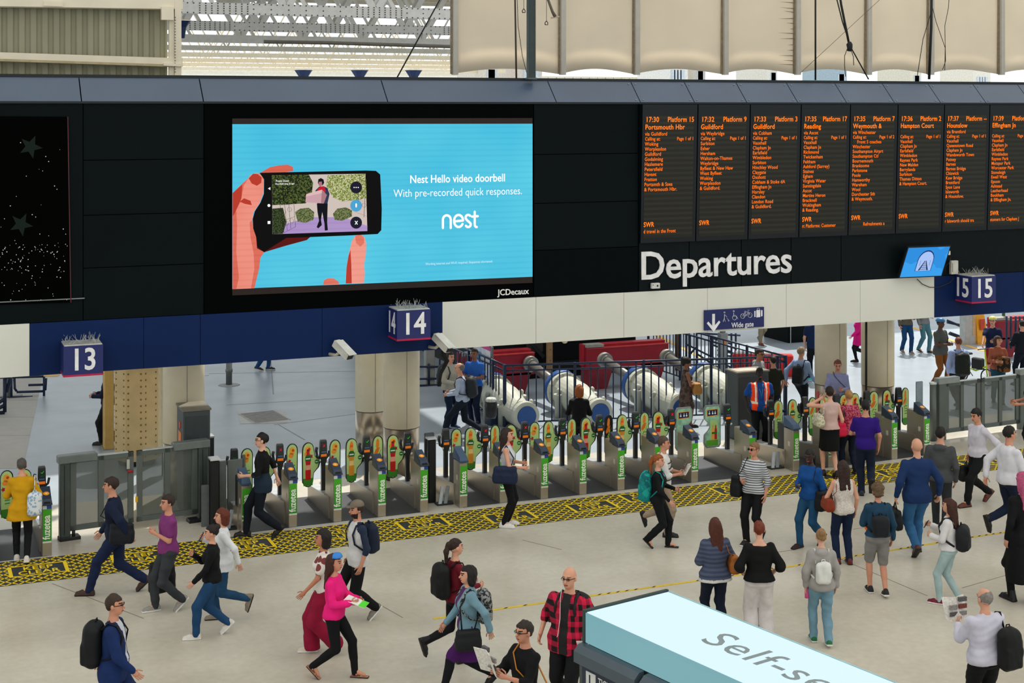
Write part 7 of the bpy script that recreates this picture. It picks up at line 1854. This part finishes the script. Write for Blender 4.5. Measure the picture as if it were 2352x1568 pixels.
person((1512, 1257), 'person with ginger hair and sandals carrying a big teal backpack', 1045, phi=72, sex='f', hair=('pony', '#8a4a20'), shirt=('tight', '#0d1014', 'long'), legs=('trousers', '#0d1014'), shoes=('sandal', '#1c1c1e'), pose='left', stride=.22, arms=('bent', 'fwd'), skin=SK[1],
  bag={'k': 'backpack', 'm': pattern('camo', '#0e7f80', '#149c94', 7, '#0a5f66'), 'size': (.17, .11, .28), 'z': 1.14, 'l': 'large teal backpack of the ginger haired person in sandals'})
person((1524, 1230), 'man in a white shirt with black stripes and beige trousers', 1005, phi=85, hair=('short', '#4a3a30'), shirt=('shirt', pattern('stripes', '#d9d9d8', '#d6d6d4', 5), 'elbow'), legs=('trousers', '#a08e7a'), shoes=('shoe', '#14161a'), pose='kick_l', stride=.30, arms=('bent', 'hold'), skin=SK[0], held=[('paper', 1, 'folded papers held by the man in the striped shirt', (.08, .11))],
  extra=lambda root, c: [MB().tube([tuple(np.array(c['T'].w(((c['st']['chest'] + .035)*math.cos(a), (.14)*math.sin(a), z)))*c['k']) for a in [j*PI/8 for j in range(17)]], .011, 5, flat=.8).build('black_stripe', M('#15181c', .7), root) for z in (1.03, 1.13, 1.23, 1.33)])
person((1642, 1458), 'woman with long auburn hair in a quilted navy grey jacket', 1192, phi=192, sex='f', hair=('long', '#4a2216'), shirt=('jacket', pattern('stripes', '#4a546c', '#39435c', 16), 'long', {'hem': .84, 'pad': .012, 'flare': .02, 'split': (.88, '#c9cac8')}), legs=('trousers', '#111a2c'), shoes=('boot', '#16181d'), pose='small', arms=('hold', 'elbow'), skin=SK[1], glasses=True, fat=1.08,
  bag={'k': 'shoulder', 'm': '#a0602c', 'side': -1, 'y': .02, 'z': 1.08, 'size': (.15, .07, .14), 'l': 'tan leather handbag on the quilted navy jacket'})
person((1744, 1480), 'woman with auburn hair in a black off-the-shoulder top and white trousers', 1200, phi=180, sex='f', hair=('short', '#6a2c18'), shirt=('loose', '#0d0e10', 'elbow', {'neck': 1.43, 'scoop': .0001, 'pad': .012, 'hem': .94}), legs=('wide', '#cbc7c8'), shoes=('trainer', '#d0d0d0'), pose='stand', arms=('hip', 'hip'), skin=SK[6], fat=1.08)
person((1732, 1247), 'woman in dark glasses and a grey and white striped top with a black shoulder bag', 1018, phi=325, sex='f', hair=('short', '#7a5c40'), shirt=('loose', pattern('stripes', '#c9ccd0', '#5d636c', 26), 'elbow', {'hem': .90}), legs=('trousers', '#0d0f12'), shoes=('trainer', '#1c1c20'), pose='right', stride=.16, arms=('down', 'hold'), skin=SK[0], glasses='sun', head=(-15, 0), fat=1.05,
  bag={'k': 'shoulder', 'm': '#0d0f14', 'side': -1, 'y': -.02, 'z': .99, 'size': (.18, .09, .19), 'l': 'large black shoulder bag of the woman in the striped top'})
person((1886, 1479), 'woman in a pale grey hoodie and light jeans standing with her back turned', 1218, phi=180, sex='f', hair=('bun', '#8a6844'), shirt=('hoodie', '#9c9a98', 'long', {'hem': .86}), legs=('trousers', '#6f94a8'), shoes=('trainer', '#1c6a40'), pose='small', stride=.1, arms=('down', 'down'), skin=SK[6],
  held=[('bottle', 0, 'pink drinks bottle beside the woman in the grey hoodie', '#d2508c')],
  bag={'k': 'backpack', 'm': '#d9dbd8', 'size': (.115, .06, .165), 'z': 1.15, 'l': 'small white drawstring backpack on the grey hoodie'})
person((1862, 1254), 'woman in a bright blue blouse and blue jeans walking with a black bag', 1032, phi=312, sex='f', hair=('pony', '#14100f'), shirt=('loose', '#134a8c', 'long', {'hem': .88}), legs=('trousers', '#1c4a6e'), shoes=('shoe', '#2c1418'), pose='right', stride=.27, arms=('down', 'hold'), skin=SK[5], head=(10, 12), fat=1.06,
  held=[('phone', 1, 'phone in the hand of the woman in the bright blue blouse')],
  bag={'k': 'shoulder', 'm': '#0c1014', 'side': 1, 'y': .02, 'z': .90, 'size': (.18, .08, .18), 'l': 'black bucket bag of the woman in the bright blue blouse'})
person((1936, 1293), 'woman with very long dark hair in a white lace top and navy jeans', 1060, phi=186, sex='f', hair=('long', '#2c1a16'), shirt=('tight', pattern('lace', '#d8d2cb', '#c4bdb6', 60), 'none', {'hem': .86, 'pad': .012}), legs=('trousers', '#12213e'), shoes=('shoe', '#5c1a1a'), pose='stand', arms=('elbow', 'down'), skin=SK[1],
  bag={'k': 'shoulder', 'm': '#7c2f14', 'side': 1, 'y': -.02, 'z': 1.03, 'size': (.17, .07, .11), 'l': 'chestnut leather handbag of the woman in the lace top'})
person((2016, 1366), 'woman with curly hair in a denim jacket and grey knee length shorts', 1113, phi=180, sex='f', hair=('curly', '#5a4630'), shirt=('jacket', '#1d3f58', 'long', {'hem': .95}), legs=('shorts', '#80807e', .010), shoes=('trainer', '#14171c'), pose='small', stride=.14, arms=('hold', 'down'), skin=SK[0],
  bag=[{'k': 'backpack', 'm': '#12171e', 'size': (.135, .07, .17), 'z': 1.14, 'l': 'small black backpack on the denim jacket of the curly haired woman'}, {'k': 'hand', 'm': '#e2641a', 'side': 1, 'size': (.11, .04, .12), 'drop': -.02, 'n': 'carrier_bag', 'c': 'bag', 'l': 'orange carrier bag in the hand of the curly haired woman'}])
person((2106, 1274), 'bald man in a blue blazer and jeans walking away with a briefcase', 1008, phi=186, hair=('bald', '#4a3020'), shirt=('blazer', '#17305c', 'long', {'hem': .82}), legs=('trousers', '#2f5f8c'), shoes=('shoe', '#4a2016'), pose='right', stride=.24, arms=((.32, .0, .90), (.33, .03, .92)), skin=SK[1], fat=1.06,
  bag={'k': 'hand', 'm': '#0c1216', 'side': 1, 'size': (.17, .05, .15), 'n': 'briefcase', 'c': 'briefcase', 'l': 'black briefcase in the left hand of the man in the blue blazer'})
person((2160, 1222), 'man with black hair in a dark grey hoodie beyond the blue blazer', 980, phi=160, hair=('short', '#14110f'), shirt=('hoodie', '#45484a', 'long'), legs=('trousers', '#2c3034'), shoes=('shoe', '#1e1c1a'), pose='left', stride=.28, arms=('down', 'down'), skin=SK[1])
person((2246, 1157), 'man in a white shirt and black trousers walking left with a black bag', 935, phi=292, hair=('short', '#100e0e'), shirt=('shirt', '#c8c6d2', 'elbow'), legs=('trousers', '#0e1014'), shoes=('shoe', '#5a281a'), pose='left', stride=.38, arms=('back', 'carry'), skin=SK[0], head=(0, 14),
  bag={'k': 'hand', 'm': '#0d1012', 'side': -1, 'size': (.17, .06, .15), 'l': 'black bag carried by the man in the white shirt near the fence'})
person((2318, 1240), 'tall man in a white shirt and navy trousers at the right edge', 965, phi=110, hair=('short', '#15110f'), shirt=('shirt', '#d2d2da', 'long', {'pad': .008}), legs=('trousers', '#111c34'), shoes=('shoe', '#111418'), pose='kick_l', stride=.28, arms=('back', 'bent'), skin=SK[0], fat=1.08)
person((2180, 1387), 'woman with a long brown ponytail in a white jacket looking at her phone', 1147, phi=238, sex='f', hair=('long', '#3a1a12'), shirt=('tight', '#d4d3d6', 'long', {'pad': .016, 'hem': .93}), legs=('leggings', '#9db5b8'), shoes=('trainer', '#6a1030'), pose='small', stride=.1, arms=('hold', 'read'), skin=SK[1], held=[('phone', 1, 'phone of the woman in the white jacket at the right')],
  bag={'k': 'backpack', 'm': '#15191c', 'l': 'dark shiny backpack of the woman in the white jacket', 'size': (.15, .10, .22), 'z': 1.14})
person((2262, 1800), 'balding grey haired man in a white shirt reading a newspaper, lower right', 1355, h=1.76, depth_h=1, phi=200, hair=('fringe', '#7c7874'), shirt=('shirt', '#c6c6d8', 'long', {'pad': .012}), legs=('trousers', '#0d0f12'), shoes=('shoe', '#111111'), pose='stand', arms=('read', 'bent'), skin=SK[1], fat=1.14, held=[('paper', 0, 'newspaper held up by the balding man in the white shirt', (.16, .17))],
  bag={'k': 'backpack', 'm': '#0f1214', 'x': -.17, 'one': -1, 'z': 1.10, 'size': (.15, .10, .25), 'l': 'black backpack hanging from the balding man\'s right shoulder'})
person((2350, 1384), 'woman in a long black lace dress and black boots at the right edge', 1070, phi=200, sex='f', hair=('long', '#a84a70'), shirt=('loose', '#0c0d12', 'long', {'hem': .80}), legs=('longskirt', '#0b0c10', .05), under=('leggings', '#101114'), shoes=('boot', '#101114'), pose='small', arms=('down', 'down'), skin=SK[1])
person((2372, 1058), 'woman in a dark purple tee shirt cut off by the right edge', 840, phi=262, sex='f', hair=('bob', '#1a1212'), shirt=('tee', '#2c0c2a', 'short'), legs=('trousers', '#101418'), pose='stand', arms=('bent', 'bent'), skin=SK[0], res=.0215)
person((1906, 1094), 'woman in a pale pink blouse and black pencil skirt at the gates', 890, phi=186, sex='f', hair=('crop', '#22160f'), shirt=('loose', '#c9aca4', 'none', {'hem': .95}), legs=('skirt', '#0b0c10', .004), shoes=('shoe', '#0d0d10'), pose='small', stride=.08, arms=('up', 'down'), skin=SK[6],
  bag={'k': 'shoulder', 'm': pattern('floral', '#a8a890', '#d3cdb4', 20), 'side': 1, 'y': .1, 'z': 1.14, 'size': (.17, .07, .12), 'l': 'cream patterned handbag of the woman in the pencil skirt'})
person((1950, 1086), 'blonde woman in a crimson patterned top at the gates', 905, h=1.70, phi=190, sex='f', hair=('crop', '#a07848'), shirt=('loose', pattern('lace', '#8c1c3c', '#b85a70', 30), 'short', {'hem': .84}), legs=('trousers', '#111a30'), shoes=('sandal', '#7a5a48'), pose='small', arms=('bent', 'down'), skin=SK[1],
  bag={'k': 'shoulder', 'm': '#c41840', 'side': 1, 'y': .14, 'z': 1.0, 'size': (.18, .09, .15), 'strap': '#2a1c1c', 'l': 'bright red shoulder bag of the blonde woman'})
person((1988, 1139), 'person in a vivid purple tee shirt walking to the gates', 915, h=1.86, phi=170, hair=('short', '#0f0d10'), shirt=('tee', '#2c1276', 'short', {'hem': .86}), legs=('trousers', '#131f34'), shoes=('shoe', '#23262b'), pose='kick_r', stride=.26, arms=('bent', 'down'), skin=SK[0])
person((1745, 1036), 'gate guard in an orange hi-vis waistcoat over a blue shirt', 857, h=1.83, phi=5, hair=('crop', '#0c0a0a'), shirt=('tee', '#13468c', 'short', {'paint': 'vest', 'pad': .012, 'hem': .86}), legs=('trousers', '#0a0d14'), shoes=('boot', '#0d0d10'), pose='stand', arms=((.26, -.02, .92), (.26, -.02, .92)), skin='#1e1514', fat=1.12,
  extra=lambda root, c: MB().tube([tuple(c['T'].w(p)*c['k']) for p in ((-.06, -.06, 1.44), (-.02, -.15, 1.28), (.0, -.15, 1.15), (.02, -.15, 1.28), (.05, -.07, 1.44))], .006, 5).build('lanyard', M('#3aa0b8', .5), root))
person((1738, 970), 'man in sunglasses with a navy hood over a grey top behind the guard', 805, h=1.76, phi=55, hair=('short', '#2a1e18'), shirt=('hoodie', '#8e9296', 'long', {'split': (0, '#8e9296')}), legs=('trousers', '#1e2430'), pose='stand', arms=('bent', 'hold'), skin=SK[2], glasses='sun', res=.0215, lean=.1)
person((1776, 984), 'person in a dark olive tee shirt behind the guard', 820, h=1.70, phi=200, hair=('short', '#191312'), shirt=('tee', '#23251c', 'short'), legs=('trousers', '#15181c'), pose='stand', arms=('bent', 'down'), skin=SK[0], res=.0215)
person((1840, 962), 'man in a pale blue shirt with a dark backpack on one shoulder', 795, h=1.79, phi=135, hair=('short', '#8a7a62'), shirt=('shirt', '#8fa6cc', 'long'), legs=('trousers', '#10151e'), shoes=('shoe', '#101114'), pose='left', stride=.40, arms=('back', 'fwd'), skin=SK[0], res=.0215,
  bag={'k': 'backpack', 'm': '#0d1318', 'x': -.05, 'z': 1.12, 'size': (.14, .09, .23), 'one': -1, 'l': 'dark backpack on the shoulder of the man in the pale blue shirt'})
person((1870, 874), 'person in a navy tee shirt with turquoise shoes left of the round column', None, h=1.86, phi=172, hair=('short', '#1c1614'), shirt=('tee', '#10254a', 'short', {'hem': .86}), legs=('trousers', '#0d1116'), shoes=('trainer', '#28c0c4'), pose='stand', arms=('down', 'down'), skin=SK[1], res=.021)
person((1924, 1002), 'man in a lilac shirt with a dark strap across his chest', 820, h=1.76, phi=352, hair=('crop', '#6a4030'), shirt=('shirt', '#8c92b8', 'long'), legs=('trousers', '#3c3a30'), pose='stand', arms=('hold', 'bent'), skin=SK[0], head=(0, 16), fat=1.08, res=.0215,
  bag={'k': 'shoulder', 'm': '#3a3878', 'side': 1, 'y': -.03, 'z': .98, 'cross': True, 'size': (.14, .05, .10), 'strap': '#15171c', 'l': 'small blue bag on the strap of the man in the lilac shirt'})
person((1576, 984), 'woman with curly black hair in a brown patterned dress with a tan bag', 825, h=1.66, phi=98, sex='f', hair=('curly', '#120e0d'), shirt=('tight', pattern('camo', '#3c302c', '#5a4840', 12), 'none', {'hem': .9}), legs=('skirt', pattern('camo', '#3c302c', '#5a4840', 12), .03), shoes=('shoe', '#1c1412'), pose='small', arms=('bent', 'hold'), skin=SK[3], res=.0215,
  bag={'k': 'front', 'm': '#a8783c', 'side': -1, 'z': 1.02, 'size': (.14, .10, .14), 'l': 'tan bag held by the woman in the patterned dress'})
person((1330, 1068), 'woman with ginger bobbed hair in a black top with her back turned', 895, h=1.69, phi=180, sex='f', hair=('bob', '#8a4a1c'), shirt=('loose', '#0b0c10', 'long', {'hem': .9}), legs=('trousers', '#2c2628'), shoes=('shoe', '#15120f'), pose='stand', arms=('bent', 'bent'), skin=SK[1], res=.0215)
person((1062, 1004), 'man with thinning hair in a pale shirt walking left with a grey backpack', 828, h=1.78, phi=262, hair=('fringe', '#6d665e'), shirt=('shirt', '#a9b6cc', 'long'), legs=('trousers', '#101c28'), shoes=('trainer', '#b9bdc4'), pose='left', stride=.50, arms=('bent', 'bent'), skin=SK[1], lean=.1, res=.0215,
  bag={'k': 'backpack', 'm': '#23282a', 'size': (.16, .11, .24), 'l': 'dark grey backpack of the man with thinning hair'})
person((1034, 984), 'person in a beige top with a grey rucksack behind the walking man', None, h=1.80, phi=45, hair=('short', '#2c211b'), shirt=('loose', '#a8a598', 'long', {'pad': .008}), legs=('trousers', '#12233c'), shoes=('trainer', '#123a6a'), pose='stand', arms=('bent', 'bent'), skin=SK[1], res=.0215,
  bag={'k': 'backpack', 'm': '#30363a', 'size': (.16, .10, .25), 'l': 'dark rucksack of the person in the beige top'})
person((1090, 974), 'man in a bright blue short sleeved shirt looking at a phone', None, h=1.80, phi=335, hair=('crop', '#120e0c'), shirt=('shirt', '#2a62b8', 'short'), legs=('trousers', '#0f1c34'), shoes=('trainer', '#14305c'), pose='stand', arms=('hold', 'hold'), skin=SK[3], res=.0215)
person((2082, 811), 'person in dark blue jeans and trainers on the far platform', None, h=1.72, phi=10, sex='f', hair=('long', '#2a1a14'), shirt=('loose', '#5c564c', 'long'), legs=('trousers', '#14416c'), shoes=('trainer', '#8a7c70'), pose='small', stride=.15, arms=('hold', 'down'), skin=SK[1], res=.023)
person((2122, 808), 'person in pale cropped jeans and sandals on the far platform', None, h=1.72, phi=30, sex='f', hair=('long', '#3a2418'), shirt=('loose', '#7c7f80', 'long'), legs=('trousers', '#4d7c88'), shoes=('sandal', '#2a1c18'), pose='small', stride=.2, arms=('hold', 'down'), skin=SK[1], res=.023)
person((1972, 832), 'person with a bright pink coat walking left behind the round column', None, h=1.50, phi=268, sex='f', hair=('long', '#2a1a14'), shirt=('coat', '#d4147c', 'long', {'hem': .62, 'flare': .06}), legs=('leggings', '#101318'), shoes=('shoe', '#0e0e10'), pose='kick_l', stride=.28, arms=('fwd', 'back'), skin=SK[1], res=.023)
person((1746, 790), 'person in beige trousers and brown shoes far behind the railing', None, h=1.76, phi=20, hair=('short', '#2a1a14'), shirt=('shirt', '#8c8c88', 'long'), legs=('trousers', '#8f866e'), shoes=('shoe', '#7c3a28'), pose='right', stride=.22, skin=SK[1], res=.024)
person((604, 850), 'person in blue jeans whose shoes show under the blue band', None, h=1.76, phi=80, hair=('short', '#2a1a14'), shirt=('shirt', '#50545c', 'long'), legs=('trousers', '#1c4a7c'), shoes=('trainer', '#20242a'), pose='small', skin=SK[1], res=.024)
person((248, 1020), 'person in dark trousers hidden behind the flat ochre post', None, h=1.76, phi=268, hair=('short', '#2a1a14'), shirt=('jacket', '#161e34', 'long'), legs=('trousers', '#141a18'), shoes=('shoe', '#141416'), pose='left', stride=.16, arms=('bent', 'bent'), skin=SK[0], res=.0215)
person((2160, 886), 'man with a blue cycle helmet in a grey tee shirt and tan trousers', 738, h=1.82, phi=40, hair=('crop', '#15110f'), shirt=('tee', '#4c4e4c', 'short', {'hem': .84}), legs=('trousers', '#7c4a20'), shoes=('shoe', '#1c1816'), pose='small', arms=('hold', 'hold'), skin=SK[4], res=.0215, fat=1.12, extra=headgear('helmet', '#2f6a9a'))
person((2201, 938), 'man with short ginger hair in a light blue shirt and a big black backpack', 777, h=1.79, phi=188, hair=('crop', '#6a3018'), shirt=('shirt', '#96a8d4', 'long', {'pad': .01}), legs=('trousers', '#0d1014'), pose='right', stride=.25, arms=('down', 'down'), skin=SK[0], fat=1.1, res=.0215,
  bag={'k': 'backpack', 'm': '#0d1512', 'size': (.18, .11, .28), 'z': 1.14, 'l': 'big black backpack on the light blue shirt'})
person((2280, 874), 'cyclist with a pale yellow helmet, navy tee shirt and red shorts', 730, h=1.76, phi=332, hair=('crop', '#4a3020'), shirt=('tee', '#152244', 'short'), legs=('shorts', '#9c1f2c', .012), shoes=('trainer', '#303438'), pose='small', arms=('hold', 'bars'), skin=SK[1], res=.0215, extra=headgear('helmet', '#cfd070'))
person((2292, 924), 'woman in a rust coloured jumper carrying a dark floral bag', 772, h=1.70, phi=350, sex='f', hair=('bob', '#3a2418'), shirt=('loose', '#97543e', 'long', {'hem': .9}), legs=('trousers', '#1c4258'), shoes=('boot', '#3c2c24'), pose='small', arms=('hold', 'hold'), skin=SK[0], head=(40, 0), res=.0215,
  bag={'k': 'front', 'm': pattern('camo', '#14100e', '#6a4018', 9), 'side': 1, 'z': 1.06, 'size': (.17, .08, .20), 'l': 'black bag with orange flowers held by the woman in the rust jumper'})
person((2348, 888), 'man in a black jacket at the upper right edge', 735, h=1.80, phi=195, hair=('short', '#14110f'), shirt=('jacket', '#10161f', 'long', {'paint': 'front', 'inner': '#9aa4b8'}), legs=('trousers', '#0d1320'), pose='left', stride=.2, arms=('bent', 'down'), skin=SK[1], res=.0215)
# folding bicycle held by the cyclist
b0 = gr(2238, 880); t = empty('bicycle', b0, math.radians(-80) + 0, 'lime green folding bicycle beside the cyclist', 'bicycle')
lime = M('#b4cc1c', .4); dk2 = M('#15181a', .5)
for x, nm in ((-.45, 'wheel'), (.45, 'wheel')):
    mb = MB(); n = 20
    pts = [(x + .22*math.cos(2*PI*k/n), 0, .23 + .22*math.sin(2*PI*k/n)) for k in range(n+1)]; mb.tube(pts, .018, 6, cap=False); w_ = mb.build('wheel', dk2, t)
    mb = MB()
    for k in range(10): mb.tube([(x, 0, .23), (x + .21*math.cos(2*PI*k/10), 0, .23 + .21*math.sin(2*PI*k/10))], .003, 4)
    mb.tube([(x, -.04, .23), (x, .04, .23)], .02, 8); mb.build('spokes', M('#a8acac', .3, .7), w_)
MB().tube([(.40, 0, .52), (.05, 0, .36), (-.18, 0, .40), (-.45, 0, .23)], .024, 8).build('frame', lime, t)
MB().tube([(-.2, 0, .30), (-.22, 0, .78)], .018, 8).build('seat_post', M('#a8acac', .3, .7), t); MB().bbox((-.36, -.07, .78), (-.10, .07, .83), .02).build('saddle', dk2, t)
MB().tube([(.45, 0, .23), (.41, 0, .55), (.36, 0, .98)], .02, 8).build('fork', lime, t); MB().tube([(.34, -.26, 1.0), (.36, 0, 1.0), (.34, .26, 1.0)], .014, 6).build('handlebar', dk2, t)
MB().bbox((-.05, -.09, .42), (.30, .09, .72), .03).build('luggage', dk2, t); MB().tube([(-.1, -.05, .30), (.02, -.09, .22)], .012, 6).build('crank', dk2, t)
flush_text()
